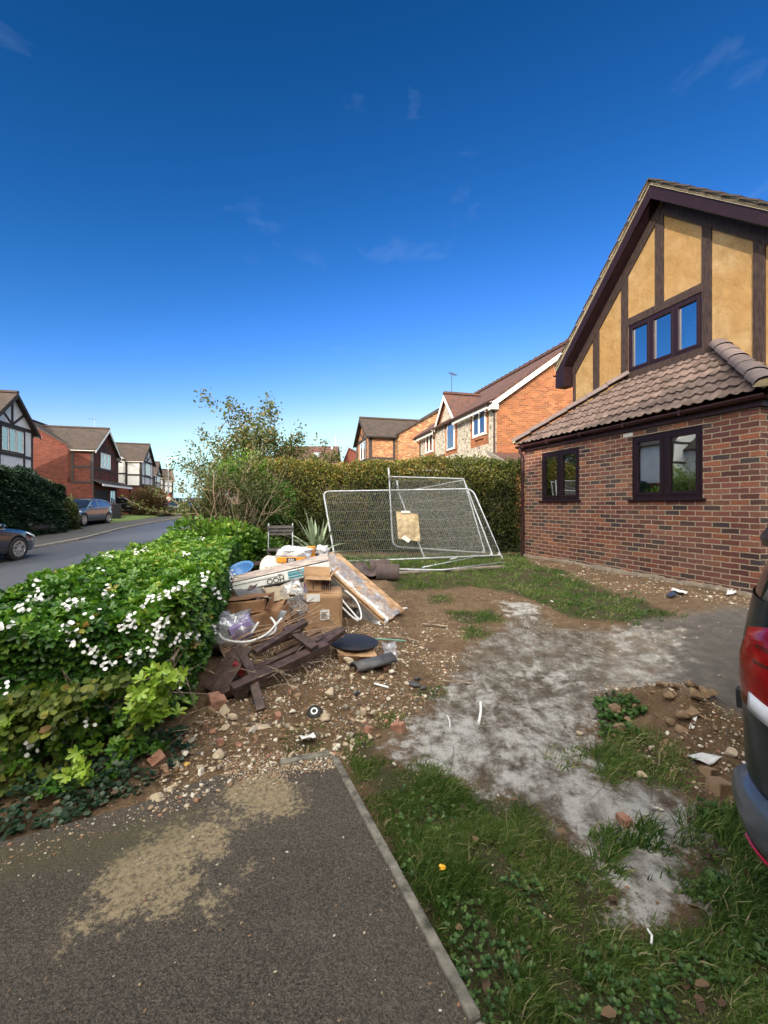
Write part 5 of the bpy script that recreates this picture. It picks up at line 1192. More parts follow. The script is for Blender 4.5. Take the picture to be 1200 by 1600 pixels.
# ---------------------------------------------------------------- grass, weeds, ivy, dead leaves
def grass_pts(poly, n, rng, jitter=.04):
    q = poly_sample(poly, int(n*1.15), rng, -.08, 9); d = -sdist(poly, q[:, 0], q[:, 1]); return q[rng.random(len(q)) < np.clip((d+.09)/.22, .05, 1)]
def blades(q, hgt, rng, w=.0035, lean=.55, rn=None, wind=(.25, -.1)):
    n = len(q); z = G0(q[:, 0], q[:, 1])+gfine(q[:, 0], q[:, 1]); P0 = np.stack([q[:, 0], q[:, 1], z-.004], 1)
    a = rng.uniform(0, 2*math.pi, n); l = np.abs(rng.normal(0, lean, n)); dx = np.cos(a)*l+wind[0]; dy = np.sin(a)*l+wind[1]
    h = hgt*rng.uniform(.5, 1.15, n)
    D = np.stack([dx, dy, np.ones(n)], 1); D = unit(D); sd = unit(np.cross(D, np.stack([np.cos(a+1.3), np.sin(a+1.3), np.zeros(n)], 1)))
    P1 = P0+D*h[:, None]*.5; D2 = unit(D+np.stack([dx, dy, -np.ones(n)*.35], 1)*.7); P2 = P1+D2*h[:, None]*.5
    W = (w*rng.uniform(.6, 1.3, n))[:, None]
    V = np.stack([P0-sd*W, P0+sd*W, P1+sd*W*.8, P1-sd*W*.8, P2], 1).reshape(-1, 3); b0 = (np.arange(n)*5)[:, None]
    F4 = b0+np.array([[0, 1, 2, 3]]); F3 = b0+np.array([[3, 2, 4]])
    rn = np.clip(rng.normal(.45, .2, n), 0, 1) if rn is None else rn
    return V, F4, F3, rn
rg = np.random.default_rng(71); sets = []
def addgrass(poly, n, hgt, **k):
    q = grass_pts(poly, n, rg)
    kk = vn(q[:, 0], q[:, 1], .11, 4) > k.pop('thr', .3); q = q[kk]
    hh = hgt*(.35+1.25*vn(q[:, 0], q[:, 1], .16, 9)); dry = vn(q[:, 0], q[:, 1], .3, 14)
    rn = np.clip(rg.normal(.42, .20, len(q))+(dry-.5)*.5+(rg.random(len(q)) < .12)*.5, 0, 1)
    sets.append(blades(q, hh, rg, rn=rn, **k))
addgrass(GRASS_FRONT, 38000, .075, w=.0020, thr=.42, lean=.8); addgrass(GRASS_FRONT, 6500, .13, w=.0022, thr=.58, lean=.9)
addgrass(GRASS_FRONT, 16000, .035, w=.0022, thr=.0, lean=1.2); addgrass(GRASS_RIGHT, 7000, .035, w=.0022, thr=.0, lean=1.2); addgrass(GRASS_RIGHT, 9000, .085, w=.0024, thr=.42); addgrass(GRASS_TUFT, 3800, .10, w=.0026, lean=.9, thr=.42)
addgrass(GRASS_MID, 22000, .055, w=.0042, thr=.48); addgrass(GRASS_HEDGE, 12000, .09, w=.005, thr=.38)
for i, p_ in enumerate(GRASS_BITS): addgrass(p_, [1800, 900, 500, 1300, 500, 2600, 500, 600, 500][i], .05 if i != 5 else .08, w=.0035, thr=.3)
qq = rg.uniform([-3.4, 1.9], [4, 9.5], (2600, 2)); qq = qq[vn(qq[:, 0], qq[:, 1], .35, 20) > .74]; sets.append(blades(qq, np.full(len(qq), .05), rg, w=.003))
off = 0; VV, F4s, F3s, RR4, RR3 = [], [], [], [], []
for V_, f4, f3, rn in sets: VV.append(V_); F4s.append(f4+off); F3s.append(f3+off); off += len(V_); RR4.append(rn); RR3.append(rn)
tag(mesh_np('grass', np.concatenate(VV), [np.concatenate(F4s), np.concatenate(F3s)], LM['grass'], None, rnd=np.concatenate(RR4+RR3)), 'rough green grass tufts growing beside the drive and in the garden', 'grass', kind='stuff')
# broad-leaved weeds
def weeds(polys, rng):
    parts = []
    for poly, n, s in polys:
        q = poly_sample(np.array(poly), n, rng, -.02, 9); q = q[vn(q[:, 0], q[:, 1], .14, 6) > .45]; n = len(q); z = G0(q[:, 0], q[:, 1])+gfine(q[:, 0], q[:, 1])
        C = np.stack([q[:, 0], q[:, 1], z+rng.uniform(.005, .045, n)], 1); Nn = unit(np.stack([rng.normal(0, .3, n), rng.normal(0, .3, n), np.ones(n)], 1))
        parts += rosettes(C, Nn, np.full(n, s), np.clip(rng.normal(.45, .2, n), 0, .9), rng, k=3, tm=6, spread=1.1, wf=1.7)
    return merge(parts)
WEED = [(poly_px([(690, 1400), (900, 1380), (1010, 1460), (1020, 1640), (760, 1640)]), 620, .014), (poly_px([(1040, 1400), (1250, 1380), (1250, 1640), (1020, 1640)]), 800, .014), (poly_px([(932, 1100), (965, 1093), (1012, 1118), (1005, 1155), (945, 1150)]), 300, .028), (poly_px([(600, 1240), (700, 1260), (720, 1400), (640, 1380)]), 90, .017), (poly_px([(840, 900), (1000, 930), (1030, 975), (900, 960)]), 300, .024), (poly_px([(1100, 1270), (1200, 1300), (1200, 1400), (1110, 1380)]), 300, .024)]
v, f, r = weeds(WEED, np.random.default_rng(81))
tag(mesh_np('ground_cover', v, f, LM['weed'], None, rnd=r), 'low broad-leaved weeds and clover among the grass', 'ground cover', kind='stuff')
# ivy along the foot of the flowering hedge
IVY = [(-1.15, 2.72), (-1.22, 2.28), (-1.5, 2.02), (-2.0, 1.82), (-2.9, 1.62), (-2.9, 2.05), (-2.2, 2.2), (-1.7, 2.45), (-1.38, 2.8)]
rg = np.random.default_rng(91); q = poly_sample(np.array(IVY), 2900, rg, -.02, 9); q = q[vn(q[:, 0], q[:, 1], .15, 3) > .36]; n = len(q)
z = G0(q[:, 0], q[:, 1])+rg.uniform(.01, .09, n)*S(-sdist(np.array(IVY), q[:, 0], q[:, 1])/.15)+.012
v, f, r = leafmesh(np.stack([q[:, 0], q[:, 1], z], 1), np.stack([rg.normal(0, 1, n), rg.normal(0, 1, n), rg.normal(.1, .3, n)], 1), rg.uniform(.022, .042, n), np.clip(rg.normal(.45, .25, n), 0, 1), tmpl=6, widthf=1.5, roll=.35, rng=rg)
tag(mesh_np('ivy', v, [f], LM['ivy'], None, rnd=r), 'dark trailing ivy along the foot of the flowering hedge', 'ivy', kind='stuff')
q = np.concatenate([poly_sample(np.array(IVY), 420, rg, -.06, 9), poly_sample(GRASS_FRONT, 60, rg, 0, 9), poly_sample(GRASS_RIGHT, 40, rg, 0, 9), rg.uniform([-13, 12], [-11.8, 22], (300, 2))]); n = len(q)
z = np.where(q[:, 1] > 11, T(q[:, 1])+.02, G0(q[:, 0], q[:, 1])+gfine(q[:, 0], q[:, 1])+rg.uniform(.005, .03, n))
keep = (q[:, 1] < 11) | (np.abs(q[:, 0]-kerb_x(q[:, 1])-.2) < .3); q, z = q[keep], z[keep]; n = len(q)
v, f, r = leafmesh(np.stack([q[:, 0], q[:, 1], z], 1), np.stack([rg.normal(0, 1, n), rg.normal(0, 1, n), rg.normal(.1, .4, n)], 1), rg.uniform(.02, .048, n), rg.uniform(0, 1, n), tmpl=6, widthf=1.2, roll=.5, rng=rg)
tag(mesh_np('leaf_litter', v, [f], LM['dead'], None, rnd=r), 'dead brown leaves under the flowering hedge and along the kerb', 'leaf litter', kind='stuff')
# ================================================================ CARS
def paint(name, c, metal=.3): return pm(name, c, .28, .06, 3, metal=metal, coat=1.0, spec=.5)
cglass = pm('car_glass', (.018, .022, .026), .05, .1, 2, spec=1.0, coat=.6)
lamp_clear = pm('lamp_clear', (.65, .68, .72), .12, .1, 30, coat=1.0); lamp_red = pm('lamp_red', (.22, .002, .004), .2, .4, 9, coat=.25, spec=.3)
alloy = pm('alloy', (.52, .54, .57), .25, .15, 20, metal=.8)
HATCH = dict(body=[(2.0, .50, .34, .52), (1.95, .70, .26, .64), (1.80, .80, .20, .74), (1.45, .855, .18, .84), (1.05, .87, .18, .92), (.7, .875, .18, .96), (0, .88, .18, .97), (-.8, .88, .18, 1.0), (-1.4, .865, .2, 1.03), (-1.8, .81, .24, 1.02), (-1.96, .72, .30, .96), (-2.02, .60, .38, .86)],
             top=[(1.10, .93, .80, .70), (.85, 1.08, .80, .66), (.5, 1.27, .80, .63), (.2, 1.39, .80, .61), (-.3, 1.445, .80, .61), (-.9, 1.43, .80, .61), (-1.45, 1.37, .78, .59), (-1.7, 1.20, .76, .60), (-1.92, 1.0, .72, .64)], wb=(1.27, -1.25), H=1.45, rr=.32)
SALOON = dict(body=[(2.33, .50, .36, .56), (2.27, .72, .26, .66), (2.05, .84, .2, .76), (1.6, .90, .18, .86), (1.15, .915, .18, .93), (.7, .92, .18, .97), (0, .92, .18, .98), (-.9, .92, .18, 1.01), (-1.6, .90, .2, 1.04), (-2.1, .84, .26, 1.02), (-2.3, .70, .34, .9)],
              top=[(1.15, .93, .84, .76), (.85, 1.08, .84, .70), (.45, 1.27, .83, .67), (.1, 1.42, .83, .65), (-.4, 1.47, .83, .65), (-1.0, 1.45, .83, .64), (-1.6, 1.34, .81, .63), (-1.95, 1.16, .79, .64), (-2.15, 1.0, .76, .68)], wb=(1.42, -1.33), H=1.47, rr=.335)
def car(name, label, loc, yaw, pnt, spec=HATCH, group=None, sc=1.0, rear_red=True):
    t = thing(name, label, 'car', loc, yaw, group)
    def interp(tab, x, k): a = sorted(tab); return float(np.interp(x, [q[0] for q in a], [q[k] for q in a]))
    xs_ = []; B = spec['body']
    for a, c in zip(B[:-1], B[1:]): xs_ += [a[0]+(c[0]-a[0])*i/3 for i in range(3)]
    xs_.append(B[-1][0])
    def sect(w, zb, zt):
        h = zt-zb; half = [(0, zb), (.80*w, zb), (.95*w, zb+.06*h/.7), (w*.985, zb+.22*h), (w, zb+.5*h), (w*.995, zb+.66*h), (w*.965, zb+.80*h), (w*.955, zb+.90*h), (w*.90, zt), (w*.6, zt+.02), (0, zt+.035)]
        return half
    P = []
    for x in xs_:
        s = sect(interp(B, x, 1), interp(B, x, 2), interp(B, x, 3)); ring = [Vector((x, y, z)) for y, z in s]+[Vector((x, -y, z)) for y, z in s[-2:0:-1]]; P.append(ring+[ring[0]])
    b = MB(); b.grid(P); b.add(P[0][:-1], [tuple(range(len(P[0])-1))]); b.add(P[-1][:-1], [tuple(range(len(P[-1])-1))[::-1]])
    body = b.build('body', pnt, t, autosm=40); bm = bmesh.new(); bm.from_mesh(body.data); bmesh.ops.remove_doubles(bm, verts=bm.verts, dist=1e-4); bm.to_mesh(body.data); bm.free()
    # wheel wells cut out of the body
    cut = MB()
    for wx_ in spec['wb']:
        for sg in (-1, 1): cut.lathe([(0, -.16), (spec['rr']+.055, -.16), (spec['rr']+.055, .30), (0, .30)], (wx_, sg*(B[5][1]-.02), spec['rr']), axis='Y', n=28, M=Matrix.Diagonal((1, sg*1.0, 1)) if False else None) if sg > 0 else cut.lathe([(0, -.30), (spec['rr']+.055, -.30), (spec['rr']+.055, .16), (0, .16)], (wx_, sg*(B[5][1]-.02), spec['rr']), axis='Y', n=28)
    co_ = cut.build('cutter', None, t); md = body.modifiers.new('b', 'BOOLEAN'); md.object = co_; md.operation = 'DIFFERENCE'; md.solver = 'EXACT'
    dg = bpy.context.evaluated_depsgraph_get(); nm = bpy.data.meshes.new_from_object(body.evaluated_get(dg)); body.modifiers.clear(); body.data = nm; bpy.data.objects.remove(co_)
    Tt = spec['top']; xs2 = []
    for a, c in zip(Tt[:-1], Tt[1:]): xs2 += [a[0]+(c[0]-a[0])*i/3 for i in range(3)]
    xs2.append(Tt[-1][0])
    def tsec(x, off=0):
        zt, wb_, wt = interp(Tt, x, 1), interp(Tt, x, 2), interp(Tt, x, 3); zb = interp(B, x, 3)-.06
        f = min(1, (zt-zb)/.45); wt = wb_+(wt-wb_)*f
        return [(wb_+off, zb), (wt+.035+off, max(zb, zt-.10)), (wt-.01+off, zt-.03+off), (wt*.8, zt+off), (0, zt+.012+off)]
    P = []
    for x in xs2: s = tsec(x); P.append([Vector((x, y, z)) for y, z in s]+[Vector((x, -y, z)) for y, z in s[-2::-1]])
    b = MB(); b.grid(P); b.build('windows', cglass, t, autosm=50)
    rf = sorted([q[0] for q in Tt if q[1] > spec['H']-.12]); P = []
    for x in np.linspace(rf[-1]+.04, rf[0]-.12, 12): s = tsec(x, .012)[1:]; P.append([Vector((x, y, z)) for y, z in s]+[Vector((x, -y, z)) for y, z in s[-2::-1]])
    b = MB(); b.grid(P); b.build('roof', pnt, t, autosm=50, solid=.01)
    def pil(x0, x1, w):
        for sg in (-1, 1):
            b = MB(); s0, s1 = tsec(x0, .008), tsec(x1, .008); b.beam((x0, sg*s0[0][0], s0[0][1]), (x1, sg*s1[1][0], s1[1][1]+.01), w, .03, up=(0, sg, 0)); b.build('pillar', pnt if spec is HATCH else M['black_plastic'], t)
    pil(1.0, rf[-1]-.02, .06); pil(-.28, -.32, .07); pil(rf[0]-.25, rf[0]-.05, .20)
    b = MB()
    for sg in (-1, 1): b.beam((.95, sg*(Tt[0][2]+.052), interp(B, .9, 3)-.03), (-1.75, sg*(Tt[0][2]+.045), interp(B, -1.7, 3)-.03), .02, .022)
    b.build('window_trim', alloy, t)
    W = B[5][1]
    for wx_ in spec['wb']:
        for sg in (-1, 1):
            w = MB(); r = spec['rr']; c = (wx_, sg*(W-.105), r)
            w.lathe([(r*.66, -.10), (r*.9, -.105), (r*.985, -.085), (r, 0), (r*.985, .085), (r*.9, .105), (r*.66, .10)], c, axis='Y', n=32); tr = w.build('wheel', M['rubber'], t, autosm=40); MW[tr.name] = MW[t.name]
            w = MB(); o = sg*.085; w.lathe([(r*.66, sg*.095), (r*.62, sg*.06), (r*.60, sg*.0), (0, -sg*.02)], c, axis='Y', n=28); w.lathe([(r*.68, sg*.10), (r*.62, sg*.102), (r*.60, sg*.085), (r*.61, 0)], c, axis='Y', n=28)
            for k in range(10):
                a = 2*math.pi*k/10; a2 = a+.10*(1 if k % 2 else -1); C_ = Vector(c)+Vector((0, o, 0)); w.beam(C_+Vector((.03*math.cos(a), 0, .03*math.sin(a))), C_+Vector((r*.63*math.cos(a2), sg*.006, r*.63*math.sin(a2))), .028, .03, up=(0, 1, 0))
            w.lathe([(0, sg*.105), (.05, sg*.10), (.055, sg*.06)], c, axis='Y', n=14); w.build('rim', alloy, tr, autosm=40)
    xf, xr = B[0][0], B[-1][0]
    for sg in (-1, 1):
        b = MB(); P = []
        for i, x in enumerate(np.linspace(xf-.06, xf-.52, 6)):
            w_ = interp(B, x, 1); zt = interp(B, x, 3); P.append([Vector((x+.012, sg*(w_*.60 if i == 0 else w_*.90), zt-.015)), Vector((x+.015, sg*(w_+.004), zt-.07)), Vector((x+.012, sg*(w_+.004), zt-.07-.10*(1-i/5)-.02))])
        b.grid(P); b.build('headlight', lamp_clear, t, solid=.012, smooth=True)
        b = MB(); P = []
        for i, x in enumerate(np.linspace(xr+.03, xr+.30, 4)):
            w_ = interp(B, x, 1); zt = interp(B, x, 3); P.append([Vector((x-.01, sg*w_*.93, zt-.06)), Vector((x-.01, sg*(w_+.006), zt-.16)), Vector((x-.01, sg*(w_+.006), zt-.30))])
        b.grid(P); b.build('tail_light', lamp_red, t, solid=.012, smooth=True)
        b = MB(); b.lathe([(0, -.10), (.07, -.08), (.10, 0), (.09, .05), (0, .08)], (.72, sg*(W+.05), 1.02), axis='X', n=12, M=Matrix.Diagonal((1, 1, .7))); b.beam((.72, sg*(W-.08), .98), (.72, sg*(W+.02), 1.0), .05, .03); b.build('wing_mirror', pnt, t, smooth=True)
    b = MB(); b.box((xf-.005, 0, .42), (.06, .95, .16)); b.build('grille', M['black_plastic'], t, bevel=.02)
    b = MB(); b.beam((1.0, W+.004, .36), (-1.0, W+.004, .36), .012, .09, up=(0, 0, 1)); b.beam((1.0, -W-.004, .36), (-1.0, -W-.004, .36), .012, .09); b.build('sill_trim', M['black_plastic'], t)
    for x in (.15, -.75):
        b = MB()
        for sg in (-1, 1): b.beam((x, sg*(W+.006), .86), (x-.18, sg*(W+.006), .865), .02, .025)
        b.build('door_handle', pnt, t)
    return t
navy = paint('navy_paint', (.010, .022, .042)); steelblue = paint('steel_blue_paint', (.045, .075, .115), .35); blackp = paint('black_paint', (.010, .011, .014)); blue = paint('blue_paint', (.02, .09, .22)); greyp = paint('grey_paint', (.12, .13, .14), .5)
yA = R(92)
def road_z(x, y, up=.0): return float(T(y))+up
car('saloon_car', 'dark navy car parked at the left edge beside the kerb, only its nose in view', (-11.25, 10.6, road_z(0, 10.6)), R(93.5), navy, SALOON)
car('hatchback_car', 'blue-grey hatchback parked on the drive of the red brick house', (-16.75, 23.3, float(T(23.3))+.06), R(-82), steelblue, HATCH)
car('hidden_car', 'dark car mostly hidden between the evergreen hedge and the variegated bush', (-16.6, 18.4, float(T(17.6))+.02), R(-3), blackp, HATCH)
car('driveway_car', 'black car in the shade under the white house, right of the wheelie bin', (-21.8, 35.2, float(T(35))+.1), R(14), blackp, HATCH)
car('distant_car', 'distant black car parked just right of the rounded bush', (-19.7, 39.5, float(T(39.5))+.05), R(-75), blackp, HATCH)
car('distant_car', 'distant blue car at the bend beneath the round red road sign', (-18.3, 41.0, float(T(41))+.05), R(-70), blue, HATCH)
# wheelie bin
p = at(178, 805, 27.5); t = thing('wheelie_bin', 'black wheelie bin standing by the wall right of the hatchback', 'bin', (p.x, p.y, float(T(p.y))+.06))
b = MB(); z0 = float(T(p.y))+.1; b.prism([Vector((p.x+x*.24, p.y+y*.25, z0)) for x, y in ((-1, -1), (1, -1), (1, 1), (-1, 1))], (0, 0, .2)); b.v = [(p.x+(v[0]-p.x)*(1+.25*(v[2] > z0+.1)), p.y+(v[1]-p.y)*(1+.25*(v[2] > z0+.1)), v[2]+(.72 if v[2] > z0+.1 else 0)) for v in b.v]; b.build('body', M['black_plastic'], t, world=True)
b = MB(); b.box((p.x, p.y, z0+.96), (.62, .70, .06), (R(4), 0, 0)); b.tube([(p.x-.25, p.y+.40, z0+.95), (p.x+.25, p.y+.40, z0+.95)], .02); b.build('lid', M['black_plastic'], t, world=True, bevel=.01)
for sg in (-1, 1): b = MB(); b.lathe([(0, -.03), (.1, -.03), (.1, .03), (0, .03)], (p.x+sg*.28, p.y+.25, z0+.05), axis='X', n=14); b.build('wheel', M['rubber'], t, world=True)
# lamp post and road sign
p = at(263, 790, 38); t = thing('street_lamp', 'thin grey street lamp post seen against the far houses', 'street lamp', (p.x, p.y, .9)); zl = at(263, 717, 38).z
b = MB(); b.tube([(p.x, p.y, .6), (p.x, p.y, 2.2), (p.x, p.y, zl)], [.10, .07, .05], 10); b.build('post', M['steel'], t, world=True)
b = MB(); b.box((p.x+.45, p.y-.1, zl+.03), (1.0, .24, .12)); b.build('lantern', M['steel'], t, world=True, bevel=.03)
p = at(264, 779, 37); t = thing('road_sign', 'small round red and white road sign beside the lamp post', 'road sign', (p.x, p.y-.1, .9))
b = MB(); b.tube([(p.x, p.y, .7), (p.x, p.y, p.z+.3)], .03, 8); b.build('post', M['steel'], t, world=True)
b = MB(); b.lathe([(0, -.02), (.30, -.02), (.30, .0), (0, .0)], (p.x, p.y-.05, p.z), axis='Y', n=24); b.build('sign_face', pm('sign_red', (.55, .03, .03), .4), t, world=True)
b = MB(); b.lathe([(0, -.03), (.19, -.03), (.19, -.021), (0, -.021)], (p.x, p.y-.05, p.z), axis='Y', n=24); b.build('sign_centre', M['white_paint'], t, world=True)

# ---------------------------------------------------------------- dark car at the right edge, rear corner close to the camera
E_, Lf = Vector((math.cos(R(33)), math.sin(R(33)), 0)), Vector((-math.sin(R(33)), math.cos(R(33)), 0))
LV_ = [(.28, 2.16, .88), (.40, 2.20, .92), (.55, 2.23, .935), (.80, 2.25, .94), (1.00, 2.235, .938), (1.12, 2.20, .925), (1.20, 2.18, .915), (1.33, 2.12, .875), (1.42, 2.09, .85), (1.48, 2.0, .78), (1.51, 1.6, .5), (1.52, .8, .2)]
def suv_pt(z, th, off=0.0, n=5.6):
    a = float(np.interp(z, [q[0] for q in LV_], [q[1] for q in LV_]))+off; b_ = float(np.interp(z, [q[0] for q in LV_], [q[2] for q in LV_]))+off
    c, s = math.cos(th), math.sin(th); x = a*math.copysign(abs(c)**(2/n), c); y = b_*math.copysign(abs(s)**(2/n), s)
    if x > .55: zm = 1.52-.50*min(1, (x-.55)/.75)-.10*max(0, x-1.3); z = min(z, zm)
    return Vector((x, y, z))
def minpx(c): return min(CXP+FPX*w.x/w.y for w in ((Matrix.Translation(c) @ Matrix.Rotation(R(33), 4, 'Z') @ suv_pt(.93, th)) for th in np.linspace(math.pi*.5, math.pi*1.0, 60)) if w.y > .1)
base_c = Vector((1.34, 1.50, 0))+E_*2.1-Lf*.85; lo, hi = -.6, .6
for _ in range(30):
    mm = (lo+hi)/2
    if minpx(base_c+Vector((mm, 0, 0))) > 1160: hi = mm
    else: lo = mm
SC = base_c+Vector((lo, 0, 0)); SZ = .0
SV = thing('parked_suv', 'dark blue-black vehicle at the right edge showing its rear corner and red tail lamp', 'car', (SC.x, SC.y, SZ), R(33))
darkp = pm('dark_teal_paint', (.004, .013, .020), .3, .06, 3, coat=.12, spec=.25)
def patch(name, zs, ths, off, m, par=SV, sm=45, solid=0, offf=None):
    b = MB(); b.grid([[suv_pt(z, th, offf(z) if offf else off) for th in ths] for z in zs]); return b.build(name, m, par, autosm=sm, solid=solid)
full = np.linspace(0, 2*math.pi, 97)
patch('body', [.28, .34, .40, .48, .55, .65, .8, .9, 1.0, 1.06, 1.12, 1.17], full, 0, darkp)
patch('roof', [1.385, 1.42, 1.45, 1.48, 1.50, 1.51, 1.52], full, .004, darkp)
patch('window', [1.17, 1.22, 1.28, 1.33, 1.385], full, -.006, cglass)
rc = [math.pi*.5+math.pi*.5*q for q in np.linspace(.58, .90, 24)]
b = MB()                                              # lamp with slanted top and bottom edges
G_ = []
for th in rc:
    f = (th-rc[0])/(rc[-1]-rc[0]); zt_ = 1.10-.035*abs(f-.35)*2; zb_ = .83-.06*f
    G_.append([suv_pt(zb_+(zt_-zb_)*k/6, th, .014+.010*math.sin(math.pi*k/6)) for k in range(7)])
b.grid(G_); b.build('tail_lamp', lamp_red, SV, autosm=60, solid=.012)
b = MB(); b.grid([[suv_pt(.832-.06*(th-rc[0])/(rc[-1]-rc[0])+q, th, .026) for q in (0.006, .03, .062)] for th in rc[5:-3]]); b.build('reversing_lamp', lamp_clear, SV, autosm=60, solid=.008)
for z_ in (.93, .985, 1.035):
    b = MB(); b.grid([[suv_pt(z_-.02*(th-rc[0])+q, th, .0265) for q in (0, .012)] for th in rc[6:]]); b.build('lamp_strip', pm('lamp_red_dark', (.10, .002, .004), .2, coat=1.0), SV, solid=.004)
bumper_m = pm('bumper_grey', (.06, .075, .095), .34, .1, 30, .0008, 300, coat=.5)
bz = [(.26, .00), (.29, .03), (.36, .05), (.44, .048), (.50, .036), (.52, .02), (.53, .0)]
rearth = np.linspace(math.pi*.73, math.pi*1.27, 60)
b = MB(); b.grid([[suv_pt(z, th, o) for th in rearth] for z, o in bz]); b.build('bumper', bumper_m, SV, autosm=50)
b = MB(); b.grid([[suv_pt(z, th, o+.006) for th in np.linspace(math.pi*.78, math.pi*.93, 14)] for z, o in ((.305, .036), (.335, .046))]); b.build('reflector', pm('reflector_red', (.40, .004, .008), .3, coat=.3), SV, solid=.008)
b = MB(); b.grid([[suv_pt(z, th, o) for th in rearth] for z, o in ((1.35, .01), (1.355, .03), (1.38, .042), (1.415, .035), (1.43, .0), (1.44, -.08))]); b.build('spoiler', darkp, SV, autosm=40, solid=.01)
b = MB(); ps = [suv_pt(z, math.pi*.69, .004) for z in (.70, .78)]; b.beam(ps[0], ps[1], .03, .03, up=(0, 1, 0)); b.build('side_reflector', M['black_plastic'], SV, bevel=.005)
for wx_ in (1.35, -1.35):
    for sg in (-1, 1):
        w = MB(); c = (wx_, sg*.76, .34); w.lathe([(.20, -.11), (.31, -.115), (.34, -.08), (.345, 0), (.34, .08), (.31, .115), (.20, .11)], c, axis='Y', n=32); o = w.build('wheel', M['rubber'], SV, autosm=40); MW[o.name] = MW[SV.name]
        w = MB(); w.lathe([(.21, sg*.11), (.19, sg*.05), (0, sg*.04)], c, axis='Y', n=20)
        for k in range(5): a = 2*math.pi*k/5; w.beam(Vector(c)+Vector((0, sg*.09, 0)), Vector(c)+Vector((.2*math.cos(a), sg*.10, .2*math.sin(a))), .05, .03, up=(0, 1, 0))
        w.build('rim', alloy, o)

# ================================================================ STEEL FENCE PANELS
galv = pm('galvanised', (.40, .42, .45), .42, .2, 15, metal=.55); wirem = pm('fence_wire', (.46, .46, .44), .5, .1, 20, metal=.3)
def fence_panel(label, c, feet='bottom', nv_=84, nh=22, rt=.021, rw=.0021, roundc=(1, 1, 0, 0), posts=(1, 1)):
    """c: bl, br, tr, tl corners"""
    c = [Vector(q) for q in c]; bl, br, tr, tl = c
    t = thing('mesh_fence', label, 'fence panel', tuple((bl+br)/2), 0, 'galvanised mesh fence panels leaning at the back hedge')
    S_ = lambda u, v: (bl*(1-u)+br*u)*(1-v)+(tl*(1-u)+tr*u)*v
    def corner(a, m, b_, r=.16):                      # rounded corner
        p0 = m+(a-m).normalized()*r; p1 = m+(b_-m).normalized()*r
        return [p0*(1-k)**2+m*2*k*(1-k)+p1*k*k for k in (0, .2, .4, .6, .8, 1)]
    pts = []
    corners = [(br, bl, tl), (bl, tl, tr), (tl, tr, br), (tr, br, bl)]; names = [0, 1, 2, 3]
    for i, (a, m, b_) in enumerate(corners): pts += corner(a, m, b_) if roundc[i] else [m]
    b = MB(); b.tube(pts+[pts[0], pts[1]], rt, 10, cap=False)
    b.build('frame', galv, t, world=True, smooth=True)
    b = MB()
    if posts[0]: b.tube([bl+(tl-bl)*-.09, bl], rt, 10)
    if posts[1]: b.tube([br+(tr-br)*-.09, br], rt, 10)
    if b.v: b.build('foot', galv, t, world=True)
    b = MB(); rr = random.Random(int(bl.x*100))
    for i in range(1, nv_):
        u = i/nv_; b.tube([S_(u+rr.gauss(0, .0006), .012), S_(u, .5)+Vector((0, rr.gauss(0, .004), 0)), S_(u+rr.gauss(0, .0006), .988)], rw, 3, cap=False)
    for j in range(1, nh):
        v_ = j/nh
        if nh > 12 and j % 3: continue
        b.tube([S_(.006, v_), S_(.5, v_), S_(.994, v_)], rw, 3, cap=False)
    b.build('wire_mesh', wirem, t, world=True)
    b = MB()
    for m, a, d in ((bl, br, tl), (br, bl, tr)):
        if roundc[0 if m is bl else 3]: continue
        n_ = (a-m).cross(d-m).normalized()*.003; b.prism([m, m+(a-m).normalized()*.10, m+(d-m).normalized()*.10], n_)
    if b.v: b.build('corner_plate', galv, t, world=True)
    return t
fence_panel('front steel mesh fence panel lying tilted across the other two', [at(524, 878, 8.35), at(783, 868, 8.9), at(738, 764, 9.5), at(505, 768, 9.55)], roundc=(0, 1, 1, 0), posts=(1, 1))
fence_panel('upside-down steel mesh panel standing against the hedge with its pole highest', [at(614, 854, 9.15), at(758, 864, 9.4), at(724, 748, 9.75), at(608, 745, 9.45)], roundc=(1, 0, 0, 0), posts=(0, 0), nv_=60)
fence_panel('steel mesh panel sandwiched behind the front one with a slanting pole', [at(668, 884, 8.95), at(770, 868, 9.3), at(725, 750, 9.85), at(623, 770, 9.55)], roundc=(1, 0, 0, 0), posts=(0, 0), nv_=60)
b = MB(); b.tube([at(607, 731, 9.4), at(609, 760, 9.45)], .021, 10); tag(b.build('fence_pole', galv, smooth=True), 'short upright end of steel pole sticking up above the fence panels', 'pole')
b = MB(); b.tube([at(620, 750, 9.5), at(623, 772, 9.55)], .021, 10); tag(b.build('fence_pole', galv, smooth=True), 'short slanting pole end beside the upright one above the mesh', 'pole')
for pts, lb in (([(660, 887, 8.5), (755, 868, 8.75)], 'loose silver fence tube lying along the foot of the front panel'), ([(704, 874, 9.3), (750, 866, 9.4)], 'short silver tube lying on the grass behind the mesh'), ([(600, 889, 8.2), (690, 891, 8.1), (785, 879, 8.7)], 'long thin silver pole on the ground in front of the fence')):
    b = MB(); b.tube([gp(x, y, .05) if d < 9 else gp(x, y, .04) for x, y, d in pts], .018, 8); tag(b.build('steel_tube', galv, smooth=True), lb, 'tube')
t = thing('notice_board', 'weathered tan board fixed on the mesh fence with a torn white paper', 'board', tuple(at(637, 845, 8.95)))
b = MB(); q = [at(619, 799, 9.18), at(653, 803, 9.16), at(657, 846, 8.98), at(622, 842, 9.0)]; b.prism(q, (0, -.012, 0))
b.build('panel', pm('tan_board', (.36, .25, .13), .85, .35, 9, .003, 60, c2=(.42, .33, .20)), t, world=True)
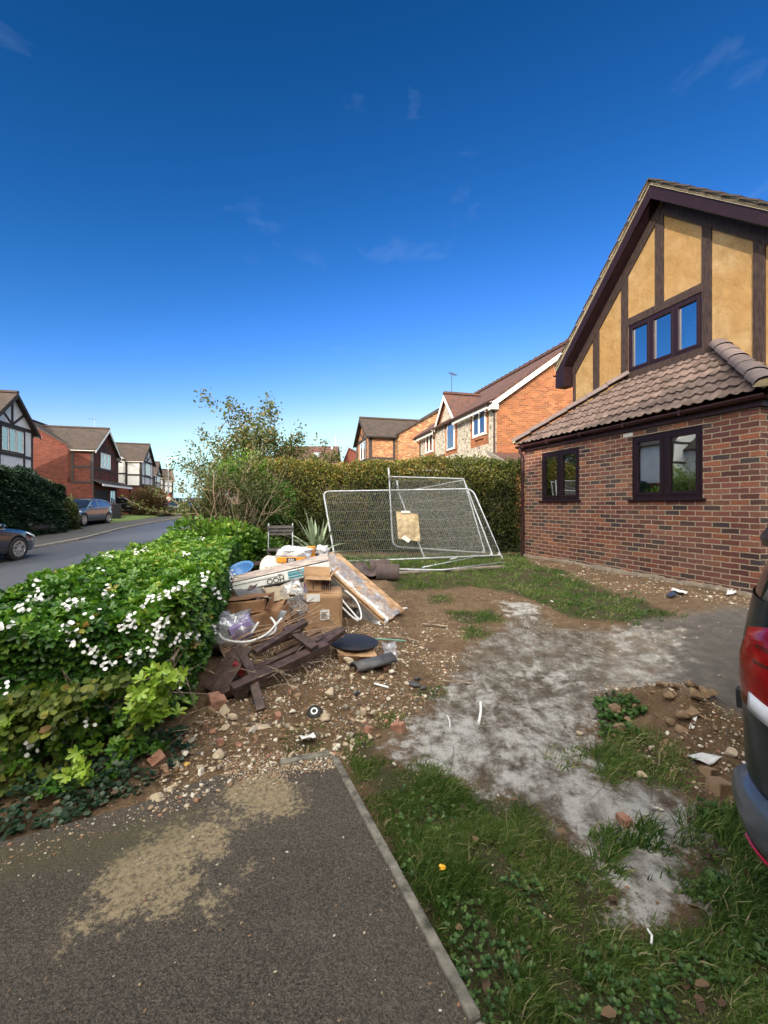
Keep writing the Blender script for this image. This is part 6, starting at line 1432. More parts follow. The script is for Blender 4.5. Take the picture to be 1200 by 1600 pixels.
b = MB(); q = [at(632, 836, 8.94), at(642, 843, 8.93), at(638, 848, 8.92), at(627, 841, 8.93)]; b.prism(q, (0, -.004, 0)); b.build('paper', M['white_paint'], t, world=True)
b = MB(); b.box(at(634, 800, 9.14), (.20, .02, .05)); b.build('cable_tie', M['white_paint'], t, world=True)

# ================================================================ RUBBISH HEAP
card = pm('cardboard', (.36, .215, .115), .85, .14, 5, .0015, 50, c2=(.40, .25, .14)); cardd = pm('wet_cardboard', (.21, .11, .055), .8, .22, 6, .003, 40, c2=(.27, .15, .08))
paper = pm('white_label', (.78, .78, .77), .7, .05); printm = pm('print_black', (.045, .035, .03), .8, .2, 40)
wood_dark = pm('stained_timber', (.050, .030, .028), .45, .4, 6, .003, 40, c2=(.075, .048, .042), stretch=(3, 3, 3)); wood_raw = pm('raw_timber', (.30, .18, .095), .8, .35, 9, .003, 50, c2=(.42, .27, .155))
whitepl = pm('white_plastic', (.76, .77, .78), .35, .05); film = film_mat('clear_film'); filmd = film_mat('grey_film', (.30, .31, .34), .75, .28)
def quadf(a, b_, c, d): return lambda u, v: (Vector(a)*(1-u)+Vector(b_)*u)*(1-v)+(Vector(d)*(1-u)+Vector(c)*u)*v
def sheet(fn, nu, nv_, amp, seed, nrm, sc=4.0):       # crumpled sheet
    from mathutils import noise as mn
    P = []
    for i in range(nu+1):
        row = []
        for j in range(nv_+1):
            p = fn(i/nu, j/nv_); q = p*sc+Vector((seed*3.7, seed, 0)); w = mn.noise(q)+.55*abs(mn.noise(q*2.3))+.3*abs(mn.noise(q*5.1)); row.append(p+Vector(nrm)*amp*w)
        P.append(row)
    return P
def blobby(c, r, seed, amp=.3, nu=22, nv_=14, sc=3.0, flat=0.0):      # bag-like closed lump
    from mathutils import noise as mn
    P = []
    for i in range(nv_+1):
        ph = math.pi*i/nv_; row = []
        for j in range(nu+1):
            th = 2*math.pi*(j % nu)/nu; d = Vector((math.sin(ph)*math.cos(th), math.sin(ph)*math.sin(th), math.cos(ph)))
            q = d*sc+Vector((seed*1.3, seed*.7, 3.1)); w = 1+amp*(mn.noise(q)+.6*abs(mn.noise(q*2.2))+.35*abs(mn.noise(q*4.7))); e = [math.copysign(abs(k)**.75, k) for k in d]
            row.append(Vector(c)+Vector((e[0]*r[0]*w, e[1]*r[1]*w, max(-r[2]*(1-flat), e[2]*r[2]*w))))
        P.append(row)
    b = MB(); b.grid(P); return b
def rotz(a): return Matrix.Rotation(a, 3, 'Z')
def carton(name, label, c, size, rot, m, flaps=None, par_labels=(), crush=.0, seed=1):
    t = thing(name, label, 'box', tuple(c)); Rm = rot if isinstance(rot, Matrix) else Euler(rot).to_matrix(); w, d, h = size; rr = random.Random(seed)
    def W(x, y, z): return Vector(c)+Rm @ Vector((x, y, z))
    b = MB(); th = .005
    def face(P, nrm): b.grid(sheet(quadf(*P), 8, 8, crush, seed+len(b.v), nrm, 6))
    k = [W(sx*w/2+rr.gauss(0, crush), sy*d/2+rr.gauss(0, crush), sz*h) for sx in (-1, 1) for sy in (-1, 1) for sz in (0, 1)]
    face((k[0], k[4], k[5], k[1]), Rm @ Vector((0, -1, 0))); face((k[2], k[6], k[7], k[3]), Rm @ Vector((0, 1, 0))); face((k[0], k[2], k[3], k[1]), Rm @ Vector((-1, 0, 0))); face((k[4], k[6], k[7], k[5]), Rm @ Vector((1, 0, 0))); face((k[0], k[4], k[6], k[2]), Rm @ Vector((0, 0, -1)))
    if not flaps: face((k[1], k[5], k[7], k[3]), Rm @ Vector((0, 0, 1)))
    b.build('panel', m, t, world=True, solid=th, autosm=40)
    if flaps:
        for (i, j, out, ang) in flaps:                # edge verts, outward dir, opening angle
            a, c2 = k[i], k[j]; o = Rm @ Vector(out); dirv = o*math.cos(ang)+(Rm @ Vector((0, 0, 1)))*math.sin(ang); L = d*.45 if out[1] else w*.42
            f = MB(); f.grid(sheet(quadf(a, c2, c2+dirv*L, a+dirv*L), 5, 5, crush+.003, seed+i, dirv.cross(o) if dirv.cross(o).length > .1 else Rm @ Vector((0, 0, 1)), 5)); f.build('flap', m, t, world=True, solid=th)
    return t, W
def text_mesh(name, txt, M4, size, m, par, ext=.001):
    cu = bpy.data.curves.new('txt', 'FONT'); cu.body = txt; cu.size = size; cu.extrude = ext; cu.align_x = 'CENTER'; cu.align_y = 'CENTER'; cu.offset = size*.012
    o = bpy.data.objects.new('txt', cu); COL.objects.link(o); dg = bpy.context.evaluated_depsgraph_get(); me = bpy.data.meshes.new_from_object(o.evaluated_get(dg)); bpy.data.objects.remove(o)
    me.transform(M4); return link_mesh(name, me, m, par, True)
# big upright carton
c = gp(504, 990); yaw = R(8)
big, Wb = carton('cardboard_box', 'large upright brown cardboard box with two white labels in the middle of the heap', (c.x-.02, c.y+.16, c.z-.02), (.40, .30, .46), (R(4), 0, yaw), card, crush=.006, seed=3)
for (x0, x1, z0, z1) in ((-.17, -.03, .38, .46), (-.03, .07, .18, .29)):
    b = MB(); b.prism([Wb(x0, -.158, z0), Wb(x1, -.158, z0), Wb(x1, -.158, z1), Wb(x0, -.158, z1)], (0, -.003, 0)); b.build('label', paper, big, world=True)
b = MB()
for k in range(7): z = .195+.011*k; b.prism([Wb(-.02+.01*(k % 2), -.163, z), Wb(.05-.012*(k % 3), -.163, z), Wb(.05-.012*(k % 3), -.163, z+.004), Wb(-.02+.01*(k % 2), -.163, z+.004)], (0, -.001, 0))
b.build('printed_lines', printm, big, world=True)
# smaller open box on top
p = Wb(-.02, 0, .46); sm_, Ws = carton('open_box', 'small open cardboard box with a black bar pattern on top of the large box', (p.x-.05, p.y+.0, p.z-.01), (.29, .22, .165), (R(-4), R(4), R(12)), card, flaps=[(1, 5, (0, -1, 0), -.25), (3, 7, (0, 1, 0), 1.1), (1, 3, (-1, 0, 0), .7), (5, 7, (1, 0, 0), .9)], crush=.008, seed=8)
b = MB()
for k in range(5): x = .045+.022*k; b.prism([Ws(x, -.122, .03), Ws(x+.013, -.122, .03), Ws(x+.008, -.122, .13), Ws(x-.004, -.122, .13)], (0, -.002, 0))
b.prism([Ws(-.02, -.122, .10), Ws(.0, -.122, .10), Ws(.0, -.122, .12), Ws(-.02, -.122, .12)], (0, -.002, 0)); b.prism([Ws(-.05, -.122, .03), Ws(-.04, -.122, .03), Ws(-.04, -.122, .10), Ws(-.05, -.122, .10)], (0, -.002, 0)); b.build('printed_bars', printm, sm_, world=True)
b = MB(); b.prism([Ws(-.142, -.122, .01), Ws(-.122, -.122, .01), Ws(-.132, -.122, .10), Ws(-.142, -.122, .10)], (0, -.002, 0)); b.build('purple_print', pm('purple_print', (.14, .05, .22), .7), sm_, world=True)
# dark flattened cartons on the left
p = at(385, 962, 4.35); carton('crushed_carton', 'long crushed brown carton at the left end of the heap against the hedge', (p.x, p.y+.05, p.z), (.52, .3, .17), (0, R(-7), R(-4)), cardd, crush=.03, seed=11)
p = at(425, 985, 4.35); carton('crushed_carton', 'lower crushed brown carton beneath the long one', (p.x, p.y, p.z-.02), (.40, .3, .26), (0, R(-12), R(10)), cardd, crush=.03, seed=12)
p = at(455, 975, 4.65); carton('crushed_carton', 'reddish crumpled carton wedged left of the large box', (p.x, p.y, p.z), (.22, .25, .30), (0, R(8), R(-10)), cardd, crush=.025, seed=13)
# base of rubbish under the heap so that nothing floats
hb_ = thing('rubbish_heap', 'dark mixed rubbish filling the middle of the heap under the boxes', 'rubbish heap', tuple(gp(440, 985)))
b = blobby((-1.0, 5.55, .10), (.72, .60, .42), 5, amp=.35, nu=40, nv_=24, sc=2.6); b.build('mound', pm('rubbish_dark', (.055, .045, .038), .85, .6, 9, .02, 30, c2=(.16, .12, .09)), hb_, world=True, smooth=False)
# crumpled grey tarpaulin
p = [at(358, 914, 4.95), at(478, 910, 4.98), at(492, 928, 4.65), at(372, 938, 4.5)]; b = MB(); b.grid(sheet(quadf(p[3], p[2], p[1], p[0]), 26, 14, .055, 4, (0, -.4, 1), 5)); tag(b.build('tarpaulin', pm('tarpaulin', (.16, .16, .17), .38, .3, 5, .01, 20, spec=.6), smooth=True, solid=.004), 'crumpled dark grey plastic sheet hanging below the white lettered package', 'tarpaulin')
p = [at(408, 921, 4.75), at(480, 908, 4.85), at(484, 932, 4.5), at(424, 940, 4.4)]; b = MB(); b.grid(sheet(quadf(p[3], p[2], p[1], p[0]), 20, 12, .07, 9, (0, -.5, 1), 7)); tag(b.build('paper_sack', pm('brown_paper', (.34, .28, .20), .8, .25, 6, .004, 40), smooth=True, solid=.003), 'crumpled brown paper left of the clear bag', 'paper sack')
# long wrapped package with upside-down lettering
t = thing('wrapped_package', 'long white plastic-wrapped package with black letters and teal bars across the heap', 'package', tuple(at(440, 930, 5.0)))
A0, A1 = at(362, 911, 4.78), at(515, 879, 4.98); d = (A1-A0).normalized(); upv = Vector((0, .35, 1)).normalized(); fr_ = d.cross(upv).normalized(); upv = fr_.cross(d)
if fr_.y > 0: fr_ = -fr_
Lp = (A1-A0).length; mid = (A0+A1)/2
def WP(u, v, w=0): return A0+d*u+upv*v+fr_*w
b = MB(); b.prism([WP(0, -.105), WP(Lp, -.115), WP(Lp, .02), WP(0, .0)], -fr_*.28); b.build('wrapped_boards', pm('package_white', (.60, .61, .60), .3, .12, 4, .004, 14, coat=.4), t, world=True, bevel=.012)
b = MB(); b.prism([WP(.0, .005, .006), WP(Lp, .032, .006), WP(Lp, .14, -.10), WP(0, .10, -.10)], -fr_*.2); b.build('clear_wrap', pm('grey_wrap', (.36, .33, .32), .3, .35, 5, .01, 18, coat=.5, c2=(.50, .40, .34), stretch=(1, 6, 6)), t, world=True, bevel=.01)
b = MB()
for (v0, v1) in ((-.005, -.022), (-.030, -.060), (-.070, -.090)): b.prism([WP(Lp*.56, v0-.003, .003), WP(Lp*.82, v0+.002, .003), WP(Lp*.82, v1+.002, .003), WP(Lp*.56, v1-.003, .003)], fr_*.002)
b.build('teal_bars', pm('teal_print', (.02, .20, .27), .4), t, world=True)
b = MB(); b.prism([WP(0, -.035, .003), WP(Lp*.52, -.030, .003), WP(Lp*.52, -.034, .003), WP(0, -.041, .003)], fr_*.002); b.build('printed_line', printm, t, world=True)
Mt = Matrix.Identity(4); X_ = -d; Z_ = fr_; Y_ = Z_.cross(X_)
for r_ in range(3): Mt[r_][0] = X_[r_]; Mt[r_][1] = Y_[r_]; Mt[r_][2] = Z_[r_]
pc = WP(Lp*.43, -.070, .004); Mt.translation = pc; text_mesh('lettering', 'HOO', Mt, .085, printm, t)
pc = WP(Lp*.48, -.018, .004); M2 = Mt.copy(); M2.translation = pc; text_mesh('small_lettering', 'LINE', M2, .022, printm, t)
# slab of boards in plastic, leaning down to the right
t = thing('wrapped_boards', 'bundle of raw timber boards in torn clear plastic sloping down to the right', 'board bundle', tuple(gp(612, 968)))
a0, a1 = at(508, 872, 5.45), gp(612, 966, .06); a1 = a1+Vector((0, .05, 0)); d2 = (a1-a0).normalized(); s2 = Vector((.42, .75, .25)); s2 = (s2-d2*s2.dot(d2)).normalized(); n2 = d2.cross(s2); n2 = n2 if n2.z > 0 else -n2; L2 = (a1-a0).length
for k in range(5):
    b = MB(); o = a0+s2*(.075*k-.10)+n2*(.012*(k % 2)); b.beam(o+d2*(.04*((k*7) % 3)-.03), o+d2*(L2+.03*((k*5) % 3)-.03), .07, .028, up=n2); b.build('board', wood_raw, t, world=True, bevel=.003)
for k in range(3):
    b = MB(); o = a0+s2*(.10*k-.10)-n2*.05; b.beam(o+d2*.02, o+d2*(L2-.05*k), .09, .05, up=n2); b.build('board', wood_raw, t, world=True, bevel=.003)
b = MB(); f_ = lambda u, v: a0+d2*(u*L2*1.02)+s2*(-.16+.30*v)+n2*(.028+.0*u)-n2*.13*(max(0, .25-v)*4)**1.5
b.grid(sheet(f_, 40, 14, .018, 2, n2, 7)); b.build('plastic_wrap', film, t, world=True, smooth=True)
b = MB(); f_ = lambda u, v: a0+d2*(u*L2*.98)+s2*(-.17-.03*v)-n2*(.0+.20*v*(math.sin(math.pi*min(1, u*1.02))**.6+.1)); b.grid(sheet(f_, 36, 10, .022, 6, -s2, 6)); b.build('plastic_wrap', filmd, t, world=True, smooth=True)
# rubble sacks on top
sack_w = pm('sack_white', (.66, .67, .70), .5, .12, 5, .006, 18); orange = pm('sack_orange', (.78, .30, .03), .5, .1, 8); cream = pm('sack_cream', (.72, .66, .55), .55, .15, 8, .006, 20)
c = at(461, 872, 5.5); t = thing('plastic_sack', 'empty white and orange building sack on the very top of the heap', 'sack', (c.x, c.y, c.z-.1))
b = blobby((c.x, c.y, c.z+.06), (.21, .16, .085), 7, amp=.42, sc=2.4); b.build('bag', sack_w, t, world=True, smooth=True)
b = MB(); f_ = lambda u, v: Vector((c.x-.19+.36*u, c.y-.17-.035*math.sin(math.pi*u), c.z-.035+.07*v)); b.grid(sheet(f_, 20, 5, .012, 3, (0, -1, 0), 9)); b.build('orange_band', orange, t, world=True, smooth=True, solid=.012)
b = MB(); q = Vector((c.x+.0, c.y-.232, c.z)); b.box(q, (.115, .01, .062), (0, 0, R(3))); b.build('black_block', printm, t, world=True)
Mt2 = Matrix.Translation(q+Vector((0, -.0062, 0))) @ Matrix.Rotation(R(90), 4, 'X'); text_mesh('lettering', 'IBM' if False else 'ISM', Mt2, .05, paper, t)
b = MB(); b.grid(sheet(lambda u, v: Vector((c.x+.17+.09*u, c.y-.05+.06*u, c.z-.0+.16*v)), 6, 8, .02, 8, (0, -1, 0), 8)); b.build('orange_side', orange, t, world=True, smooth=True, solid=.01)
c = at(436, 886, 5.35); t = thing('plastic_sack', 'flat cream building sack with faded print below the orange one', 'sack', (c.x, c.y, c.z-.1))
b = MB(); b.grid(sheet(lambda u, v: Vector((c.x-.24+.66*u, c.y-.10+.22*v, c.z-.06+.10*u*(1-u)*4*.5+.14*v-.02*u)), 30, 12, .045, 12, (0, -.4, 1), 6)); b.build('sheet', cream, t, world=True, smooth=True, solid=.008)
b = MB()
for k in range(4): b.box((c.x-.13+.07*k, c.y-.10, c.z+.0+.01*k), (.035, .012, .022), (0, R(30), 0))
b.build('printed_marks', pm('faded_print', (.45, .27, .12), .7), t, world=True)
b = MB(); b.box((c.x+.36, c.y-.02, c.z+.035), (.12, .012, .04), (0, R(-25), 0)); b.build('black_print', printm, t, world=True)
c = at(504, 858, 5.6); b = blobby((c.x, c.y, c.z-.03), (.07, .07, .06), 17, amp=.7, sc=3); tag(b.build('plastic_scrap', sack_w, smooth=True), 'scrunched white plastic scrap beside the tall fence post at the top of the heap', 'plastic scrap')
# clear bag in the middle, lilac tub bag on the left
t = thing('clear_bag', 'clear plastic bag hanging over the heap left of the large box', 'bag', tuple(at(462, 965, 4.55))); c = at(462, 942, 4.52); b = blobby((c.x, c.y, c.z), (.14, .09, .19), 23, amp=.5, sc=2.8); b.build('film', film, t, world=True, smooth=True)
b = blobby((c.x+.0, c.y+.05, c.z-.02), (.09, .05, .13), 29, amp=.5); b.build('inner_film', sack_w, t, world=True, smooth=True)
c = at(362, 985, 3.95); t = thing('storage_tub', 'clear plastic bag with a lilac carton inside at the left foot of the heap', 'tub', (c.x, c.y, c.z-.15)); b = blobby((c.x, c.y, c.z+.0), (.18, .14, .14), 33, amp=.75, sc=2.6); b.build('film', film, t, world=True, smooth=True)
b = MB(); b.box((c.x+.10, c.y-.03, c.z+.03), (.20, .16, .15), (R(10), R(-22), R(20))); b.build('lilac_carton', pm('lilac', (.40, .32, .62), .5, .15), t, world=True, bevel=.01)
b = MB(); b.box((c.x-.05, c.y-.02, c.z-.02), (.16, .16, .18), (R(-6), R(8), R(-10))); b.build('white_carton', sack_w, t, world=True, bevel=.01)
# blue basin
c = at(377, 893, 5.2); t = thing('plastic_basin', 'light blue plastic basin lying at the left of the heap', 'basin', (c.x, c.y, c.z-.1)); b = MB(); Mb = Euler((R(25), R(-10), 0)).to_matrix(); b.lathe([(.0, -.075), (.10, -.07), (.14, .03), (.165, .05), (.15, .055), (.13, .03), (.095, -.06), (0, -.065)], (c.x, c.y, c.z), n=28, M=Mb); b.build('bowl', pm('blue_plastic', (.10, .28, .62), .35, .06), t, world=True, smooth=True)
# white pipes and hoops
for pts, lb, nm_ in (([(528, 920, 4.95), (533, 935, 4.85), (552, 958, 4.75), (562, 968, 4.7), (564, 958, 4.8), (556, 938, 4.95), (538, 922, 5.1)], 'bent white plastic pipe loop right of the large box', 'plastic_pipe'),
                    ([(531, 945, 4.8), (548, 962, 4.72), (560, 970, 4.7)], 'straight white plastic pipe end beside the pipe loop', 'plastic_pipe'),
                    ([(596, 931, 5.6), (605, 944, 5.3), (618, 951, 5.2), (636, 950, 5.25)], 'white cable end sticking out behind the board bundle', 'plastic_pipe'),
                    ([(342, 990, 3.75), (352, 1000, 3.7), (385, 1003, 3.7), (415, 992, 3.75), (432, 975, 3.8), (440, 966, 3.85)], 'long curved white plastic hoop across the left of the heap', 'plastic_hoop'),
                    ([(423, 965, 3.9), (430, 975, 3.85), (428, 988, 3.8), (405, 998, 3.75)], 'short curved white plastic hoop inside the longer one', 'plastic_hoop'),
                    ([(392, 990, 3.8), (404, 972, 3.85)], 'short white plastic stick between the hoops', 'plastic_pipe')):
    b = MB(); P3 = [at(*q) for q in pts]; sm = []
    for i in range(len(P3)-1):
        for k in range(4):
            u = k/4; p0, p1, p2, p3 = P3[max(i-1, 0)], P3[i], P3[i+1], P3[min(i+2, len(P3)-1)]
            sm.append(.5*((2*p1)+(p2-p0)*u+(2*p0-5*p1+4*p2-p3)*u*u+(-p0+3*p1-3*p2+p3)*u**3))
    b.tube(sm+[P3[-1]], .011, 8); tag(b.build(nm_, whitepl, smooth=True), lb, 'pipe' if 'pipe' in nm_ else 'hoop')
# rusty wire rack
t = thing('wire_rack', 'rusty bent wire rack lying over the broken timber frame', 'wire rack', tuple(at(430, 985, 3.8))); rust = pm('rusty_wire', (.34, .23, .16), .7, .4, 20, metal=.3); b = MB()
rr = random.Random(2)
for k in range(9):
    f = k/8; a = at(342+8*f, 1010+18*f, 3.75-.15*f); q1 = at(430+5*f, 975+20*f, 3.9-.1*f); q2 = at(490+45*f, 935+42*f, 4.35-.2*f); b.tube([a, a*.5+q1*.5+Vector((0, 0, rr.gauss(.02, .02))), q1, q1*.4+q2*.6+Vector((0, 0, rr.gauss(.01, .02))), q2], .005, 5)
for k in range(6):
    f = k/5; a = at(355+110*f, 1002-35*f, 3.8+.25*f); q = at(372+125*f, 1035-30*f, 3.65+.3*f); b.tube([a, q], .0045, 5)
b.build('wires', rust, t, world=True)
for i in range(6):
    b = MB(); s_ = [(470, 945, 4.3), (515, 985, 4.2), (495, 978, 4.25), (540, 965, 4.5), (400, 1010, 3.7), (360, 1030, 3.6)][i]; e_ = [(520, 1003, 4.15), (470, 972, 4.2), (535, 1000, 4.2), (545, 985, 4.4), (335, 1045, 3.5), (430, 1000, 3.75)][i]
    b.tube([at(*s_), (at(*s_)+at(*e_))/2+Vector((0, 0, .03)), at(*e_)], .003, 5); tag(b.build('loose_wire', rust), ['loose wire crossing the clear bag and the big box', 'loose wire low across the front of the big box', 'loose wire ending at the foot of the big box', 'loose wire right of the big box', 'loose wire at the left end of the timber frame', 'loose wire over the white hoops'][i], 'wire')
# broken dark garden-furniture frame
def plank(pa, pb, w, h, up=(0, -.3, 1), m=None, name='plank', par=None, bev=.004):
    b = MB(); b.beam(pa, pb, w, h, up=up); return b.build(name, m or wood_dark, par, world=True, bevel=bev)
t = thing('broken_bench_frame', 'broken dark stained timber bench frame lying at the front of the heap', 'timber frame', tuple(gp(440, 1060)))
plank(gp(362, 1079, .12), gp(511, 1009, .20), .075, .075, par=t, name='rail'); plank(gp(335, 1090, .05), gp(372, 1072, .07), .07, .06, par=t, name='rail')
plank(gp(398, 1020, .24), gp(478, 972, .34), .055, .045, par=t, name='rail'); plank(gp(395, 1048, .14), gp(530, 985, .25), .05, .045, par=t, name='rail')
plank(gp(388, 1035, .18), gp(408, 1110, .04), .065, .032, par=t, name='slat'); plank(gp(447, 980, .30), gp(492, 1012, .24), .08, .032, par=t, name='slat'); plank(gp(440, 992, .28), gp(470, 985, .30), .05, .03, par=t, name='slat')
plank(gp(497, 1012, .20), gp(536, 985, .26), .06, .05, par=t, name='slat'); plank(gp(372, 1012, .22), gp(398, 1060, .14), .06, .03, par=t, name='slat')
plank(gp(405, 1055, .08), gp(440, 1025, .16), .05, .04, par=t, name='slat')
for (a, c_, lb) in (((325, 1078, .05), (372, 1015, .22), 'dark plank leaning at the far left foot of the heap by the hedge'), ((341, 1080, .05), (384, 1012, .23), 'second dark plank fanned beside the leftmost one'), ((357, 1062, .07), (365, 1020, .2), 'short dark plank between the fanned planks'), ((365, 886, .45), (412, 879, .5), 'dark board behind the blue basin')):
    tag(plank(gp(*a), gp(*c_), .12, .022), lb, 'plank')
b = MB(); b.box(gp(374, 1042, .12), (.11, .10, .09), (R(10), R(20), R(15))); tag(b.build('red_tub', pm('red_plastic', (.25, .02, .03), .5), bevel=.01), 'dark red plastic tub under the fanned planks', 'tub')
for (a, b_, c_, lb) in (((484, 1000, .16), (505, 992, .22), .05, 'short broken dark timber beside the big box'), ((520, 992, .15), (545, 1000, .12), .05, 'broken dark timber end in front of the big box'), ((430, 1022, .12), (500, 985, .16), .04, 'thin brown batten inside the timber frame'), ((400, 1060, .05), (450, 1035, .1), .035, 'thin brown batten low in the timber frame'), ((415, 1010, .16), (470, 990, .2), .035, 'thin batten across the middle of the timber frame')):
    tag(plank(gp(*a), gp(*b_), c_, .03, m=pm('old_batten', (.13, .075, .05), .8, .4, 8)), lb, 'timber')
# round black lid on folded card, ridge tile, film, green rod
c = gp(556, 1012, .10); t = thing('flattened_carton', 'folded damp cardboard under a round black lid at the right foot of the heap', 'cardboard', tuple(gp(556, 1025)))
b = MB(); q = [gp(520, 1000, .10), gp(582, 1012, .10), gp(590, 1028, .07), gp(528, 1022, .08)]; b.grid(sheet(quadf(q[3], q[2], q[1], q[0]), 14, 8, .03, 3, (0, 0, 1), 6)); b.build('top_sheet', card, t, world=True, solid=.006)
b = MB(); q = [gp(527, 1022, .095), gp(589, 1027, .085), gp(591, 1032, .02), gp(533, 1036, .01)]; b.grid(sheet(quadf(*q), 14, 5, .02, 5, (0, -1, 0), 7)); b.build('front_edge', card, t, world=True, solid=.006)
b = MB(); Mb = Euler((R(8), R(3), 0)).to_matrix(); b.lathe([(0, .0), (.20, .0), (.205, .012), (.18, .02), (0, .022)], c+Vector((-.03, .05, .03)), n=36, M=Mb @ Matrix.Diagonal((1.15, .8, 1))); tag(b.build('black_lid', pm('black_lid', (.018, .020, .026), .45, .4, 30, .003, 60), autosm=40), 'round black rubber lid lying on folded cardboard', 'lid')
slate = pm('slate', (.055, .055, .065), .6, .3, 8, .003, 50, c2=(.09, .09, .10))
b = MB(); a, e = gp(553, 1046, .06), gp(612, 1030, .08); dd = (e-a).normalized(); sd = dd.cross(ZV).normalized(); b.grid([[a*(1-u)+e*u+sd*.07*math.cos(th)+ZV*.05*math.sin(th) for th in np.linspace(0, math.pi, 9)] for u in (0, .5, 1)]); tag(b.build('ridge_tile', slate, smooth=True, solid=.014), 'curved dark ridge tile lying in front of the black lid', 'roof tile')
b = MB(); q = [gp(595, 1000, .1), gp(618, 1005, .08), gp(622, 1032, .03), gp(602, 1030, .05)]; b.grid(sheet(quadf(q[3], q[2], q[1], q[0]), 12, 12, .06, 15, (0, -.5, 1), 9)); tag(b.build('torn_film', film, smooth=True), 'scrap of torn clear film at the right end of the ridge tile', 'plastic film')
b = MB(); b.tube([gp(570, 997, .06), gp(633, 1001, .05)], .008, 6); tag(b.build('green_rod', pm('green_rod', (.10, .30, .24), .5)), 'thin green rod lying right of the black lid', 'rod')
b = MB(); b.tube([gp(585, 1068, .02), gp(607, 1074, .03)], .009, 6); tag(b.build('white_stick', whitepl), 'short white plastic stick among the stones right of the rubble', 'stick')
b = MB(); b.tube([gp(566, 862, .02) + Vector((0, 0, 0)), gp(745, 1130, .02)], .001, 3) if False else None
for (a, e, r_, lb) in (((751, 1097, .015), (748, 1130, .012), .010, 'short white plastic strip lying on the grey cement'), ((699, 1118, .012), (703, 1136, .012), .005, 'thin white curl of plastic beside the cement patch'), ((1012, 1452, .02), (1018, 1475, .02), .004, 'white stick in the grass by the bottom right'), ((660, 975, .02), (700, 979, .02), .012, 'thin broken twig of wood on the bare soil'), ((615, 993, .02), (655, 1002, .02), .006, 'thin wooden batten on the soil right of the heap'), ((685, 1063, .01), (752, 1069, .01), .006, 'thin brown stick lying across the edge of the cement')):
    b = MB(); b.tube([gp(*a), (gp(*a)+gp(*e))/2+Vector((.008, 0, .003)), gp(*e)], r_, 6); tag(b.build('stick', whitepl if 'white' in lb else bark), lb, 'stick')
# concrete roof tiles stacked by the fence
rt_m = pm('roof_tile_brown', (.085, .060, .058), .8, .25, 8, .003, 60)
t_pos = [(556, 900, .02, 25, 8, 'loose brown roof tile lying flat right of the board bundle'), (583, 899, .02, -6, 4, 'brown roof tile lying flat at the bottom of the stack by the fence'), (585, 896, .065, 4, 14, 'reddish-brown pantile on top of the stack'), (606, 893, .12, -8, 74, 'dark roof tile standing at the right end of the tile stack'), (594, 886, .13, 22, 66, 'dark roof tile propped upright behind the flat stack'), (562, 889, .08, 40, 45, 'dark roof tile slid against the boards')]
for x, y, dz, rz_, tl_, lb in t_pos:
    c = gp(x, y, dz+.03); Rm = rotz(R(rz_)) @ Matrix.Rotation(R(tl_), 3, 'X'); P_ = [[c+Rm @ Vector((u, v, .014*math.sin((u+.21)/.42*4*math.pi)+.012)) for v in (-.12, 0, .12)] for u in np.linspace(-.18, .18, 17)]
    b = MB(); b.grid(P_); tag(b.build('roof_tile', rt_m, smooth=True, solid=.014), lb, 'roof tile', 'brown roof tiles stacked by the fence')
for (a, e, w_, h_, lb, m_) in (((545, 900, .03), (788, 885, .03), .12, .035, 'long weathered board on the ground along the fence foot', pm('weathered_board', (.20, .17, .14), .85, .3, 7)), ((538, 889, .05), (575, 892, .04), .1, .05, 'crumpled blue-grey plastic at the top right of the board bundle', pm('bluegrey', (.30, .36, .46), .4))):
    b = MB(); b.beam(gp(*a), gp(*e), w_, h_); tag(b.build('board', m_, bevel=.005), lb, 'board')

# ---------------------------------------------------------------- folding chair by the hedge
c0 = gp(436, 893); t = thing('garden_chair', 'dark folding garden chair with slatted back in front of the back hedge', 'chair', (-1.72, 7.0, float(G0(-1.72, 7.0))), R(12))
cm = pm('chair_slat', (.07, .06, .06), .6, .3, 9)
for k in range(3): b = MB(); b.box((0, .20+.012*k, .80-.058*k), (.44, .02, .048), (R(-14), 0, 0)); b.build('back_slat', cm, t, bevel=.003)
for k in range(5): b = MB(); b.box((0, -.18+.08*k, .44), (.42, .06, .018)); b.build('seat_slat', cm, t, bevel=.003)
for sg in (-1, 1):
    b = MB(); b.tube([(sg*.20, .26, .86), (sg*.20, .12, .44), (sg*.20, -.22, 0)], .011, 8); b.build('leg', galv, t); b = MB(); b.tube([(sg*.18, -.20, .44), (sg*.18, .24, 0)], .011, 8); b.build('leg', galv, t)

